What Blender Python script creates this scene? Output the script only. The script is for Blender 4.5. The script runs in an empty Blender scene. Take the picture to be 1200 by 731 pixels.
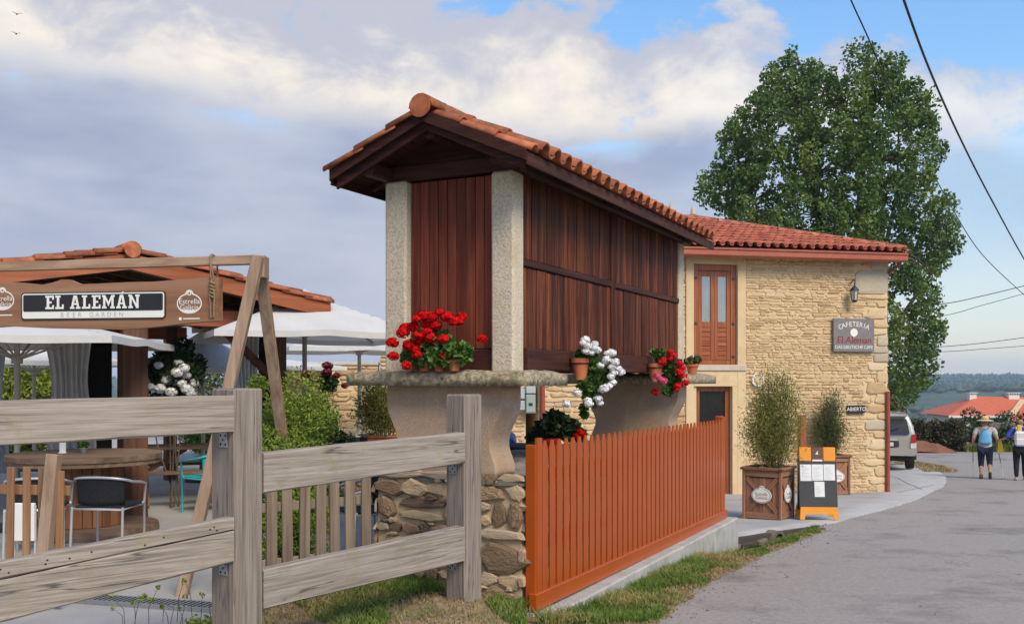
import bpy, math, random
import numpy as np
from mathutils import Vector, Matrix, noise as mnoise
random.seed(7); np.random.seed(7)
S = bpy.context.scene
COL = S.collection
PI = math.pi
EYE = 1.66; F = 1150.0; HY = 445.0

# ------------------------------------------------------------------ camera, sky, sun, exposure
cd = bpy.data.cameras.new('camera'); cam = bpy.data.objects.new('camera', cd); COL.objects.link(cam)
cam.location = (0, 0, EYE); cam.rotation_euler = (PI/2, 0, 0)
cd.sensor_fit = 'HORIZONTAL'; cd.sensor_width = 36; cd.lens = 36*F/1200
cd.shift_y = (HY-365.5)/1200; cd.clip_start = 0.05; cd.clip_end = 20000
S.camera = cam
SUN_AZ = math.radians(148); SUN_EL = math.radians(44)      # azimuth clockwise from +Y
SKY_GAIN = 0.56
w = bpy.data.worlds.new('World'); S.world = w; w.use_nodes = True
def build_sky():
    nt = w.node_tree; nt.nodes.clear(); N = nt.nodes.new; L = nt.links.new
    out = N('ShaderNodeOutputWorld')
    sky = N('ShaderNodeTexSky'); sky.sky_type = 'NISHITA'; sky.sun_disc = False
    sky.sun_elevation = SUN_EL; sky.sun_rotation = SUN_AZ; sky.air_density = 1.2; sky.dust_density = .4; sky.ozone_density = 2.0
    hs = N('ShaderNodeHueSaturation'); hs.inputs['Saturation'].default_value = 1.35; L(sky.outputs[0], hs.inputs['Color'])
    bg1 = N('ShaderNodeBackground'); bg1.inputs['Strength'].default_value = 0.10; L(hs.outputs[0], bg1.inputs['Color'])
    tc = N('ShaderNodeTexCoord'); sep = N('ShaderNodeSeparateXYZ'); L(tc.outputs['Generated'], sep.inputs[0])
    u, v = sep.outputs[0], sep.outputs[2]
    def m(op, a, b=None, c=None, clamp=False):
        n = N('ShaderNodeMath'); n.operation = op; n.use_clamp = clamp
        for i, x in enumerate((a, b, c)):
            if x is None: continue
            if isinstance(x, (int, float)): n.inputs[i].default_value = x
            else: L(x, n.inputs[i])
        return n.outputs[0]
    def nz(scale, stretch, detail, rough=.55, off=(0, 0, 0), dist=0.0):
        mp = N('ShaderNodeMapping'); mp.inputs['Scale'].default_value = stretch; mp.inputs['Location'].default_value = off
        L(tc.outputs['Generated'], mp.inputs[0])
        n = N('ShaderNodeTexNoise'); n.inputs['Scale'].default_value = scale; n.inputs['Detail'].default_value = detail
        n.inputs['Roughness'].default_value = rough; n.inputs['Distortion'].default_value = dist; L(mp.outputs[0], n.inputs['Vector']); return n.outputs['Fac']
    def sm(x, lo, hi):
        n = N('ShaderNodeMapRange'); n.interpolation_type = 'SMOOTHSTEP'; L(x, n.inputs[0])
        n.inputs[1].default_value = lo; n.inputs[2].default_value = hi; return n.outputs[0]
    def mixc(f, a, b):
        n = N('ShaderNodeMix'); n.data_type = 'RGBA'
        L(f, n.inputs[0])
        for k, x in ((6, a), (7, b)):
            if isinstance(x, tuple): n.inputs[k].default_value = (*x, 1)
            else: L(x, n.inputs[k])
        return n.outputs[2]
    nb = nz(2.6, (1, 1, 2.0), 5, .55, (3.1, 0, 1.7))
    nf = nz(9.0, (1, 1, 1.5), 7, .6, (1.3, 4, 2.2), .3)
    ns = nz(3.4, (1, 1, 3.2), 6, .52, (7.7, 2, .4))
    # height of the cloud bank's lower edge
    vb = m('ADD', m('MULTIPLY_ADD', u, -.085, .252), m('ADD', m('MULTIPLY_ADD', nb, .10, -.05), m('MULTIPLY_ADD', nf, .05, -.025)))
    rel = m('SUBTRACT', v, vb)
    stratus = m('MULTIPLY', m('SUBTRACT', 1.0, sm(rel, -.03, .012)), m('MULTIPLY_ADD', sm(u, .18, .42), -.18, 1.0))
    # heaped white cloud above that edge
    band = m('MULTIPLY', sm(rel, -.05, -.0), m('SUBTRACT', 1.0, sm(rel, .05, .15)))
    dens = m('ADD', m('ADD', m('MULTIPLY', nb, .95), m('MULTIPLY', nf, 1.0)), m('MULTIPLY', band, .26))
    dens = m('ADD', dens, m('MULTIPLY_ADD', sm(u, -.08, .22), -.22, .02))
    dens = m('SUBTRACT', dens, m('MULTIPLY', m('MULTIPLY', sm(rel, .045, .13), sm(u, -.22, .08)), .20))
    cum = sm(dens, .92, 1.13)
    litn = m('ADD', m('MULTIPLY', nf, 1.1), m('ADD', m('MULTIPLY', sm(rel, .11, .0), .40), m('MULTIPLY', nb, .15)))
    cumc = mixc(sm(litn, .72, 1.16), (.44, .455, .53), (.80, .735, .65))
    strc = mixc(sm(ns, .36, .66), (.29, .335, .455), (.43, .465, .565))
    strc = mixc(m('MULTIPLY', m('SUBTRACT', 1.0, sm(v, .0, .20)), .75), strc, (.50, .505, .57))
    cloudc = mixc(stratus, cumc, strc)
    mask = m('MAXIMUM', stratus, cum)
    mask = m('MAXIMUM', m('MULTIPLY', mask, m('MULTIPLY_ADD', sm(u, .05, .40), -.20, 1.0)), .20)
    bg2 = N('ShaderNodeBackground'); L(cloudc, bg2.inputs['Color']); bg2.inputs['Strength'].default_value = SKY_GAIN
    mx = N('ShaderNodeMixShader'); L(mask, mx.inputs[0]); L(bg1.outputs[0], mx.inputs[1]); L(bg2.outputs[0], mx.inputs[2])
    L(mx.outputs[0], out.inputs['Surface'])
build_sky()
sl = bpy.data.lights.new('sun', 'SUN'); sun = bpy.data.objects.new('sun', sl); COL.objects.link(sun)
sl.energy = 1.5; sl.angle = math.radians(26); sl.color = (1, .88, .70)
sd = Vector((math.sin(SUN_AZ)*math.cos(SUN_EL), math.cos(SUN_AZ)*math.cos(SUN_EL), math.sin(SUN_EL)))
sun.rotation_euler = sd.to_track_quat('Z', 'Y').to_euler(); sun.location = (20, -20, 30)
S.view_settings.view_transform = 'Standard'; S.view_settings.look = 'None'; S.view_settings.gamma = 1; S.view_settings.exposure = 1.2
S.cycles.max_bounces = 6; S.cycles.transparent_max_bounces = 8

# ------------------------------------------------------------------ materials
MATS = {}
def mat(name, cols, scale=6.0, st=(1, 1, 1), rough=.75, bump=.25, metal=0.0, rnd=0.0, spec=.4, detail=7, dist=0.0, isl=False, pos=None,
        blot=None, blot_scale=2.0, blot_pos=(.52, .68), trans=0.0, coat=0.0, bump_scale=None, hue=0.0, fac='noise', bdist=.01, crack=None):
    m = bpy.data.materials.new(name); m.use_nodes = True; nt = m.node_tree; N = nt.nodes.new; L = nt.links.new
    bs = nt.nodes['Principled BSDF']; out = nt.nodes['Material Output']
    tc = N('ShaderNodeTexCoord'); mp = N('ShaderNodeMapping'); L(tc.outputs['Object'], mp.inputs[0]); mp.inputs['Scale'].default_value = st
    oi = N('ShaderNodeObjectInfo'); vec = mp.outputs[0]
    ad = N('ShaderNodeVectorMath'); ad.operation = 'ADD'; L(vec, ad.inputs[0])
    sc = N('ShaderNodeVectorMath'); sc.operation = 'SCALE'; sc.inputs[0].default_value = (37, 19, 53); L(oi.outputs['Random'], sc.inputs['Scale']); L(sc.outputs[0], ad.inputs[1]); vec = ad.outputs[0]
    n = N('ShaderNodeTexNoise'); n.inputs['Scale'].default_value = scale; n.inputs['Detail'].default_value = detail; n.inputs['Roughness'].default_value = .62; n.inputs['Distortion'].default_value = dist
    L(vec, n.inputs['Vector'])
    rmp = N('ShaderNodeValToRGB'); cr = rmp.color_ramp
    k = len(cols); ps = pos or [.32+.36*i/max(1, k-1) for i in range(k)]
    while len(cr.elements) < k: cr.elements.new(.5)
    for e, c, p in zip(cr.elements, cols, ps): e.position = p; e.color = (*c, 1)
    rv = oi.outputs['Random']
    if isl:
        g = N('ShaderNodeNewGeometry'); a = N('ShaderNodeMath'); a.operation = 'ADD'; L(g.outputs['Random Per Island'], a.inputs[0]); L(rv, a.inputs[1])
        f_ = N('ShaderNodeMath'); f_.operation = 'FRACT'; L(a.outputs[0], f_.inputs[0]); rv = f_.outputs[0]
    if fac == 'rand':          # the colour is picked per object / island, noise only wobbles it
        a = N('ShaderNodeMath'); a.operation = 'MULTIPLY_ADD'; L(n.outputs['Fac'], a.inputs[0]); a.inputs[1].default_value = .55; 
        b_ = N('ShaderNodeMath'); b_.operation = 'MULTIPLY_ADD'; L(rv, b_.inputs[0]); b_.inputs[1].default_value = .75; b_.inputs[2].default_value = -.15; L(b_.outputs[0], a.inputs[2])
        L(a.outputs[0], rmp.inputs[0])
    else: L(n.outputs['Fac'], rmp.inputs[0])
    c = rmp.outputs[0]
    if blot:
        n2 = N('ShaderNodeTexNoise'); n2.inputs['Scale'].default_value = blot_scale; n2.inputs['Detail'].default_value = 8; n2.inputs['Roughness'].default_value = .65
        L(tc.outputs['Object'], n2.inputs['Vector']); mr = N('ShaderNodeMapRange'); mr.inputs[1].default_value = blot_pos[0]; mr.inputs[2].default_value = blot_pos[1]; L(n2.outputs['Fac'], mr.inputs[0])
        mx = N('ShaderNodeMix'); mx.data_type = 'RGBA'; L(mr.outputs[0], mx.inputs[0]); L(c, mx.inputs[6]); mx.inputs[7].default_value = (*blot, 1); c = mx.outputs[2]
    if crack:
        cs_, cst, cw, cc = crack; mp2 = N('ShaderNodeMapping'); L(tc.outputs['Object'], mp2.inputs[0]); mp2.inputs['Scale'].default_value = cst
        ad2 = N('ShaderNodeVectorMath'); ad2.operation = 'ADD'; L(mp2.outputs[0], ad2.inputs[0]); L(sc.outputs[0], ad2.inputs[1])
        n4 = N('ShaderNodeTexNoise'); n4.inputs['Scale'].default_value = cs_; n4.inputs['Detail'].default_value = 4; L(ad2.outputs[0], n4.inputs['Vector'])
        s1 = N('ShaderNodeMath'); s1.operation = 'SUBTRACT'; L(n4.outputs['Fac'], s1.inputs[0]); s1.inputs[1].default_value = .5
        s2 = N('ShaderNodeMath'); s2.operation = 'ABSOLUTE'; L(s1.outputs[0], s2.inputs[0])
        mr4 = N('ShaderNodeMapRange'); L(s2.outputs[0], mr4.inputs[0]); mr4.inputs[1].default_value = 0; mr4.inputs[2].default_value = cw; mr4.inputs[3].default_value = .85; mr4.inputs[4].default_value = 0
        # only some of the lines open up
        n5 = N('ShaderNodeTexNoise'); n5.inputs['Scale'].default_value = 2.3; L(tc.outputs['Object'], n5.inputs['Vector']); mr5 = N('ShaderNodeMapRange'); L(n5.outputs['Fac'], mr5.inputs[0]); mr5.inputs[1].default_value = .42; mr5.inputs[2].default_value = .6
        mu = N('ShaderNodeMath'); mu.operation = 'MULTIPLY'; L(mr4.outputs[0], mu.inputs[0]); L(mr5.outputs[0], mu.inputs[1])
        mx4 = N('ShaderNodeMix'); mx4.data_type = 'RGBA'; L(mu.outputs[0], mx4.inputs[0]); L(c, mx4.inputs[6]); mx4.inputs[7].default_value = (*cc, 1); c = mx4.outputs[2]
    if rnd or hue:
        hs = N('ShaderNodeHueSaturation'); mr = N('ShaderNodeMapRange'); L(rv, mr.inputs[0]); mr.inputs[3].default_value = 1-rnd; mr.inputs[4].default_value = 1+rnd
        L(mr.outputs[0], hs.inputs['Value']); L(c, hs.inputs['Color'])
        if hue:
            m7 = N('ShaderNodeMath'); m7.operation = 'MULTIPLY'; L(rv, m7.inputs[0]); m7.inputs[1].default_value = 7.31
            m8 = N('ShaderNodeMath'); m8.operation = 'FRACT'; L(m7.outputs[0], m8.inputs[0])
            mh = N('ShaderNodeMapRange'); L(m8.outputs[0], mh.inputs[0]); mh.inputs[3].default_value = .5-hue; mh.inputs[4].default_value = .5+hue; L(mh.outputs[0], hs.inputs['Hue'])
        c = hs.outputs[0]
    L(c, bs.inputs['Base Color'])
    bs.inputs['Roughness'].default_value = rough; bs.inputs['Metallic'].default_value = metal; bs.inputs['Specular IOR Level'].default_value = spec; bs.inputs['Coat Weight'].default_value = coat
    if bump:
        bp = N('ShaderNodeBump'); bp.inputs['Strength'].default_value = bump; bp.inputs['Distance'].default_value = bdist
        if bump_scale:
            n3 = N('ShaderNodeTexNoise'); n3.inputs['Scale'].default_value = bump_scale; n3.inputs['Detail'].default_value = 5; L(vec, n3.inputs['Vector']); L(n3.outputs['Fac'], bp.inputs['Height'])
        else: L(n.outputs['Fac'], bp.inputs['Height'])
        L(bp.outputs[0], bs.inputs['Normal'])
    if trans:
        tr = N('ShaderNodeBsdfTranslucent'); L(c, tr.inputs['Color']); ms = N('ShaderNodeMixShader'); ms.inputs[0].default_value = trans
        L(bs.outputs[0], ms.inputs[1]); L(tr.outputs[0], ms.inputs[2]); L(ms.outputs[0], out.inputs['Surface'])
    MATS[name] = m; return m
def wood(name, cols, axis='z', g=14.0, rough=.72, bump=.3, rnd=.15, **k):
    lo = .03 if g > 60 else .05
    st = {'x': (lo, 1, 1), 'y': (1, lo, 1), 'z': (1, 1, lo)}[axis]
    return mat(name, cols, scale=g, st=st, rough=rough, bump=bump, rnd=rnd, dist=.3, **k)
grey = [(.15, .118, .092), (.255, .206, .165), (.335, .276, .225)]
wood('grey_wood_z', grey, 'z', 65, .88, .45, .06, detail=9, crack=(9, (1, 1, .04), .012, (.03, .026, .022)), blot=(.24, .195, .12), blot_scale=3, blot_pos=(.56, .8))
wood('grey_wood_y', [(.19, .153, .12), (.31, .257, .207), (.40, .34, .278)], 'y', 65, .88, .45, .06, detail=9, crack=(9, (1, .04, 1), .012, (.035, .03, .026)), blot=(.25, .22, .12), blot_scale=5, blot_pos=(.54, .76))
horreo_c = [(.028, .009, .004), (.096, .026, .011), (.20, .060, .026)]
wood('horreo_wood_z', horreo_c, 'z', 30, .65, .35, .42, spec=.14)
wood('horreo_wood_y', [(.03, .012, .009), (.055, .02, .014), (.085, .032, .02)], 'y', 24, .65, .3, .2, spec=.14)
wood('horreo_wood_x', [(.03, .012, .009), (.055, .02, .014), (.085, .032, .02)], 'x', 24, .65, .3, .2, spec=.14)
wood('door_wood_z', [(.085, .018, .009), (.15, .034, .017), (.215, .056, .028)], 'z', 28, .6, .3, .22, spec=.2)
wood('shutter_wood_z', [(.20, .048, .012), (.30, .08, .022), (.38, .12, .04)], 'z', 22, .45, .2, .12, coat=.15)
wood('shutter_wood_x', [(.20, .048, .012), (.30, .08, .022), (.38, .12, .04)], 'x', 22, .45, .2, .12, coat=.15)
wood('planter_wood_z', [(.17, .072, .036), (.29, .13, .068), (.39, .19, .105)], 'z', 20, .6, .3, .15)
wood('planter_wood_x', [(.17, .072, .036), (.29, .13, .068), (.39, .19, .105)], 'x', 20, .6, .3, .15)
wood('beam_wood_x', [(.22, .125, .072), (.35, .22, .135), (.44, .305, .205)], 'x', 14, .7, .3, .1)
wood('beam_wood_z', [(.22, .135, .085), (.36, .245, .165), (.46, .335, .24)], 'z', 14, .7, .3, .1)
wood('picket_wood', [(.20, .10, .045), (.31, .165, .08), (.40, .235, .13)], 'z', 16, .75, .3, .16)
wood('grey_picket', [(.13, .095, .065), (.23, .175, .125), (.33, .26, .19)], 'z', 16, .8, .4, .18)
wood('sign_plank', [(.19, .085, .042), (.28, .14, .075), (.34, .19, .11)], 'x', 10, .7, .3, .05)
wood('orange_timber', [(.22, .06, .02), (.32, .09, .032), (.40, .13, .05)], 'x', 12, .55, .2, .12)
wood('dark_timber', [(.05, .022, .012), (.09, .038, .02), (.14, .06, .032)], 'z', 12, .65, .25, .15)
wood('table_wood', [(.10, .06, .035), (.19, .12, .075), (.28, .19, .125)], 'x', 9, .75, .3, .15)
wood('barrel_wood', [(.17, .065, .026), (.26, .11, .048), (.33, .155, .075)], 'z', 14, .7, .3, .18)
mat('gate_paint', [(.372, .066, .007), (.41, .078, .009)], scale=3, rough=.3, bump=.03, bump_scale=1.5, spec=.28, coat=.05, blot=(.34, .10, .03), blot_scale=7, blot_pos=(.66, .8))
mat('stucco', [(.37, .245, .155), (.50, .35, .235)], scale=70, rough=.9, bump=.5, detail=4, blot=(.54, .43, .33), blot_scale=2.2, blot_pos=(.46, .75), crack=(1.4, (1, 1, 1), .004, (.62, .52, .40)))
mat('granite_post', [(.42, .33, .225), (.60, .50, .37), (.68, .585, .455)], scale=55, rough=.9, bump=.7, detail=4, blot=(.48, .37, .21), blot_scale=2.2, blot_pos=(.52, .74))
mat('slab_stone', [(.09, .07, .04), (.32, .25, .16), (.54, .44, .31)], scale=24, rough=.92, bump=.9, detail=8, blot=(.20, .175, .08), blot_scale=9, blot_pos=(.54, .62))
mat('rubble', [(.22, .145, .085), (.45, .30, .175), (.33, .17, .095), (.54, .44, .33), (.58, .41, .24)], scale=9, rough=.92, bump=.8, fac='rand', isl=True, blot=(.13, .10, .075), blot_scale=14, blot_pos=(.6, .75), bdist=.02)
mat('rubble_mortar', [(.50, .36, .21), (.62, .47, .29)], scale=14, rough=.95, bump=.6)
mat('cafe_stone', [(.27, .135, .06), (.52, .345, .18), (.645, .47, .27), (.61, .425, .225), (.69, .55, .36)], scale=9, rough=.9, bump=.5, fac='rand', isl=True, pos=[.0, .16, .45, .7, .95])
mat('cafe_mortar', [(.63, .465, .26), (.70, .535, .32)], scale=12, rough=.95, bump=.4)
mat('quoin_stone', [(.44, .36, .25), (.58, .49, .36)], scale=30, rough=.9, bump=.7, rnd=.08)
mat('cream_plaster', [(.64, .465, .255), (.70, .52, .30)], scale=4, rough=.9, bump=.2, bump_scale=30, blot=(.58, .42, .24), blot_scale=2.5, blot_pos=(.5, .7))
mat('pale_plaster', [(.50, .42, .31), (.58, .50, .38)], scale=6, rough=.9, bump=.1)
tile_c = [(.26, .06, .025), (.40, .10, .04), (.48, .155, .065)]
mat('horreo_tile', [(.20, .05, .022), (.37, .10, .038), (.47, .165, .075)], scale=9, rough=.8, bump=.3, rnd=.28, isl=True, blot=(.16, .095, .05), blot_scale=6, blot_pos=(.5, .7))
mat('cafe_tile', [(.29, .068, .034), (.43, .118, .06), (.51, .18, .105)], scale=6, rough=.62, bump=.2, rnd=.2, isl=True, blot=(.27, .07, .045), blot_scale=4, blot_pos=(.56, .72))
mat('far_tile', [(.50, .11, .05), (.58, .15, .075)], scale=3, rough=.8, bump=.2, isl=True, rnd=.12)
mat('rust_metal', [(.36, .085, .04), (.43, .115, .06)], scale=5, rough=.45, bump=0, spec=.5)
mat('rust_pipe', [(.28, .055, .035), (.34, .07, .045)], scale=5, rough=.45, bump=0)
mat('concrete', [(.33, .31, .27), (.46, .435, .395)], scale=5, rough=.9, bump=.25, blot=(.24, .235, .20), blot_scale=2.2, blot_pos=(.56, .74))
mat('pavement', [(.35, .33, .31), (.42, .40, .38)], scale=1.5, rough=.9, bump=.15, bump_scale=60, blot=(.29, .275, .255), blot_scale=.8, blot_pos=(.5, .72))
mat('terrace', [(.36, .335, .30), (.43, .405, .37)], scale=1.3, rough=.9, bump=.15, bump_scale=50, blot=(.30, .28, .25), blot_scale=1.2, blot_pos=(.5, .75))
mat('joint', [(.22, .21, .195), (.27, .26, .24)], scale=3, rough=.9, bump=0)
mat('asphalt', [(.27, .236, .208), (.375, .335, .30)], scale=26, rough=.92, bump=.55, bump_scale=90, blot=(.175, .152, .136), blot_scale=.55, blot_pos=(.52, .66), bdist=.008, detail=9, crack=(1.1, (1, .6, 1), .0035, (.07, .065, .06)))
mat('earth', [(.12, .085, .05), (.24, .165, .095), (.34, .24, .14)], scale=7, rough=.95, bump=.9, bdist=.03, blot=(.10, .12, .03), blot_scale=1.6, blot_pos=(.5, .62))
mat('field', [(.09, .11, .035), (.15, .15, .06), (.22, .18, .09)], scale=.6, rough=.95, bump=.4)
mat('grass_blade', [(.085, .16, .018), (.15, .23, .035), (.23, .27, .065), (.40, .33, .13)], scale=1.1, rough=.6, bump=0, isl=True, rnd=.25, trans=.35, pos=[.36, .46, .55, .66])
mat('dry_blade', [(.22, .19, .06), (.36, .27, .12), (.45, .34, .18)], scale=2, rough=.7, bump=0, isl=True, rnd=.25, trans=.3)
mat('white_paint', [(.74, .72, .68), (.80, .78, .75)], scale=4, rough=.6, bump=0)
mat('white_wall', [(.66, .65, .62), (.74, .73, .70)], scale=2, rough=.85, bump=.1)
mat('black_paint', [(.018, .018, .022), (.024, .024, .028)], scale=4, rough=.45, bump=0)
mat('charcoal_board', [(.045, .045, .047), (.06, .06, .062)], scale=3, rough=.6, bump=.05)
mat('orange_plastic', [(.78, .28, .02), (.82, .32, .03)], scale=4, rough=.4, bump=0)
mat('brown_print', [(.13, .055, .035), (.15, .065, .045)], scale=4, rough=.5, bump=0)
mat('paper', [(.72, .72, .70), (.80, .80, .78)], scale=4, rough=.7, bump=0)
mat('print_grey', [(.42, .42, .42), (.48, .48, .48)], scale=4, rough=.7, bump=0)
mat('slate_sign', [(.17, .155, .15), (.23, .21, .20)], scale=8, rough=.6, bump=.1)
mat('sign_red', [(.22, .025, .03), (.26, .035, .04)], scale=4, rough=.6, bump=0)
mat('sign_cream', [(.78, .75, .68), (.82, .79, .72)], scale=4, rough=.6, bump=0)
mat('canvas', [(.69, .675, .635), (.75, .735, .70)], scale=2.6, rough=.9, bump=.5, trans=.2, bdist=.05, detail=3)
mat('curtain', [(.48, .48, .48), (.60, .60, .60)], scale=3, rough=.9, bump=.1, trans=.2)
mat('steel', [(.62, .62, .61), (.72, .72, .71)], scale=5, rough=.38, metal=.55, bump=0)
mat('galvanised', [(.30, .30, .30), (.40, .40, .40)], scale=22, rough=.55, metal=.6, bump=.2)
mat('dark_metal', [(.05, .048, .045), (.075, .07, .066)], scale=8, rough=.5, metal=.5, bump=.1)
mat('pole_grey', [(.36, .33, .29), (.42, .39, .35)], scale=4, rough=.5, bump=0)
mat('wicker', [(.008, .008, .009), (.018, .018, .02), (.035, .035, .038)], scale=90, rough=.8, bump=.6)
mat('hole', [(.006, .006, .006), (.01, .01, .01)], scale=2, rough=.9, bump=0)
mat('terracotta', [(.44, .125, .045), (.53, .17, .065)], scale=7, rough=.8, bump=.15, rnd=.06, blot=(.52, .27, .15), blot_scale=9, blot_pos=(.6, .75))
mat('red_glaze', [(.40, .015, .02), (.46, .025, .03)], scale=5, rough=.3, bump=0)
mat('soil', [(.03, .02, .012), (.06, .04, .025)], scale=20, rough=.95, bump=.5)
mat('petal_red', [(.50, .003, .005), (.68, .008, .010)], scale=30, rough=.7, bump=0, isl=True, rnd=.25, trans=.15, spec=.08)
mat('petal_coral', [(.60, .008, .012), (.76, .025, .035)], scale=30, rough=.7, bump=0, isl=True, rnd=.2, trans=.15, spec=.08)
mat('petal_pink', [(.78, .09, .20), (.80, .14, .27)], scale=30, rough=.55, bump=0, isl=True, rnd=.15, trans=.25)
mat('petal_white', [(.84, .82, .79), (.90, .885, .86)], scale=30, rough=.55, bump=0, isl=True, rnd=.06, trans=.12)
mat('petal_wine', [(.12, .008, .015), (.20, .012, .025)], scale=30, rough=.6, bump=0, isl=True, rnd=.2, trans=.2)
mat('leaf_geranium', [(.045, .10, .015), (.085, .17, .028), (.13, .23, .045)], scale=20, rough=.55, bump=0, isl=True, rnd=.3, hue=.02, trans=.25)
mat('leaf_dark', [(.02, .042, .014), (.04, .075, .024), (.065, .105, .036)], scale=9, rough=.5, bump=0, isl=True, rnd=.35, hue=.015, trans=.2)
mat('leaf_tree', [(.046, .098, .028), (.115, .19, .048), (.235, .31, .075)], scale=.75, rough=.5, bump=0, isl=True, rnd=.35, hue=.018, trans=.36)
mat('leaf_shrub', [(.15, .22, .022), (.24, .33, .045), (.36, .43, .085)], scale=4, rough=.55, bump=0, isl=True, rnd=.3, hue=.015, trans=.3)
mat('leaf_hedge', [(.14, .19, .024), (.26, .31, .045), (.40, .41, .08)], scale=3, rough=.55, bump=0, isl=True, rnd=.3, hue=.02, trans=.3)
mat('leaf_bamboo', [(.15, .16, .03), (.245, .245, .05), (.35, .33, .085)], scale=4, rough=.6, bump=0, isl=True, rnd=.3, hue=.02, trans=.3)
mat('leaf_olive', [(.07, .09, .025), (.115, .135, .038), (.16, .185, .06)], scale=4, rough=.6, bump=0, isl=True, rnd=.3, hue=.02, trans=.3)
mat('leaf_hedgerow', [(.03, .032, .014), (.055, .05, .022), (.10, .075, .035)], scale=2, rough=.7, bump=0, isl=True, rnd=.35, hue=.02, trans=.2)
mat('leaf_straw', [(.20, .16, .07), (.28, .22, .10), (.16, .16, .06)], scale=2, rough=.7, bump=0, isl=True, rnd=.3, trans=.2)
mat('leaf_far', [(.025, .045, .02), (.05, .075, .03), (.07, .10, .04)], scale=.02, rough=.8, bump=.0, isl=True, rnd=.3)
mat('bark', [(.09, .075, .055), (.18, .155, .12)], scale=9, st=(1, 1, .2), rough=.95, bump=.7)
mat('twig', [(.10, .075, .045), (.17, .13, .085)], scale=9, rough=.9, bump=.2)
mat('car_paint', [(.44, .41, .35), (.47, .44, .38)], scale=2, rough=.33, metal=.45, bump=0, coat=.5)
mat('car_glass', [(.02, .022, .024), (.03, .032, .034)], scale=2, rough=.08, bump=0, spec=.7)
mat('rubber', [(.014, .014, .014), (.022, .022, .022)], scale=20, rough=.85, bump=.2)
mat('tail_red', [(.45, .012, .012), (.52, .02, .02)], scale=20, rough=.2, bump=0, coat=.4)
mat('lens_clear', [(.60, .60, .58), (.70, .70, .68)], scale=20, rough=.2, bump=0, coat=.4)
mat('plate_white', [(.60, .60, .58), (.66, .66, .64)], scale=4, rough=.4, bump=0)
mat('skin', [(.42, .23, .155), (.50, .29, .20)], scale=6, rough=.55, bump=0)
mat('shirt_grey', [(.42, .42, .40), (.50, .50, .48)], scale=7, rough=.9, bump=.15)
mat('navy_cloth', [(.010, .013, .035), (.02, .024, .055)], scale=9, rough=.9, bump=.15)
mat('blue_cloth', [(.03, .045, .32), (.05, .07, .42)], scale=8, rough=.8, bump=.15)
mat('sky_bag', [(.10, .33, .58), (.16, .42, .66)], scale=8, rough=.7, bump=.3)
mat('black_cloth', [(.010, .010, .014), (.018, .018, .022)], scale=8, rough=.9, bump=.15)
mat('yellow_cloth', [(.72, .45, .05), (.80, .54, .10)], scale=8, rough=.85, bump=.15)
mat('straw', [(.58, .41, .20), (.70, .52, .29)], scale=50, rough=.85, bump=.4)
mat('shoe', [(.035, .03, .028), (.07, .06, .055)], scale=10, rough=.8, bump=.1)
mat('pale_shoe', [(.40, .33, .26), (.48, .40, .32)], scale=10, rough=.8, bump=.1)
mat('hair_grey', [(.20, .13, .07), (.28, .19, .11)], scale=30, st=(1, 1, .2), rough=.7, bump=.4)
mat('blue_paint', [(.012, .10, .42), (.02, .14, .50)], scale=3, rough=.25, bump=0, coat=.4)
mat('teal_plastic', [(.03, .40, .42), (.05, .46, .48)], scale=3, rough=.4, bump=0)
mat('cabinet_grey', [(.40, .44, .42), (.46, .50, .48)], scale=3, rough=.5, bump=.05)
mat('cabinet_green', [(.28, .35, .29), (.33, .40, .34)], scale=3, rough=.5, bump=.05)
mat('cable', [(.02, .02, .022), (.03, .03, .032)], scale=3, rough=.6, bump=0)
mat('rope', [(.20, .13, .07), (.32, .22, .13)], scale=60, rough=.95, bump=.6)
mat('glass_dark', [(.012, .012, .014), (.02, .02, .022)], scale=3, rough=.06, bump=0, spec=.6)
mat('lamp_glass', [(.45, .42, .36), (.55, .52, .45)], scale=3, rough=.25, bump=0, spec=.5)
mat('hedge_soil', [(.17, .065, .035), (.24, .10, .055)], scale=2, rough=.95, bump=.7, bdist=.1)
mat('culvert_stone', [(.07, .055, .04), (.13, .105, .08), (.19, .155, .12)], scale=6, rough=.95, bump=.8, fac='rand', isl=True)
mat('drystone', [(.14, .13, .11), (.24, .22, .19), (.30, .27, .22)], scale=5, rough=.95, bump=.6, fac='rand', isl=True)
mat('gold_ring', [(.60, .45, .16), (.66, .50, .2)], scale=3, rough=.4, bump=0)
mat('window_glass', [(.30, .31, .33), (.34, .35, .37)], scale=3, rough=.06, metal=.75, bump=0)
# ------------------------------------------------------------------ helpers
def V(*a): return Vector(a)
def at(px, py, y): return Vector(((px-600)/F*y, y, EYE-(py-HY)/F*y))
def tag(o, label=None, cat=None, group=None, kind=None):
    for k, v in (('label', label), ('category', cat), ('group', group), ('kind', kind)):
        if v: o[k] = v
    return o
def empty(name, label, cat, loc=(0, 0, 0), rz=0.0, group=None):
    o = bpy.data.objects.new(name, None); COL.objects.link(o); o.location = loc; o.rotation_euler = (0, 0, rz); o.empty_display_size = .1
    return tag(o, label, cat, group)
def link(name, me, parent=None, M=None):
    o = bpy.data.objects.new(name, me); COL.objects.link(o)
    if parent is not None: o.parent = parent
    if M is not None: o.matrix_local = M
    return o
def copy_tree(o, parent=None):
    c = o.copy(); COL.objects.link(c)
    if parent is not None: c.parent = parent; c.matrix_parent_inverse = o.matrix_parent_inverse.copy()
    for ch in list(o.children): copy_tree(ch, c)
    return c
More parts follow.
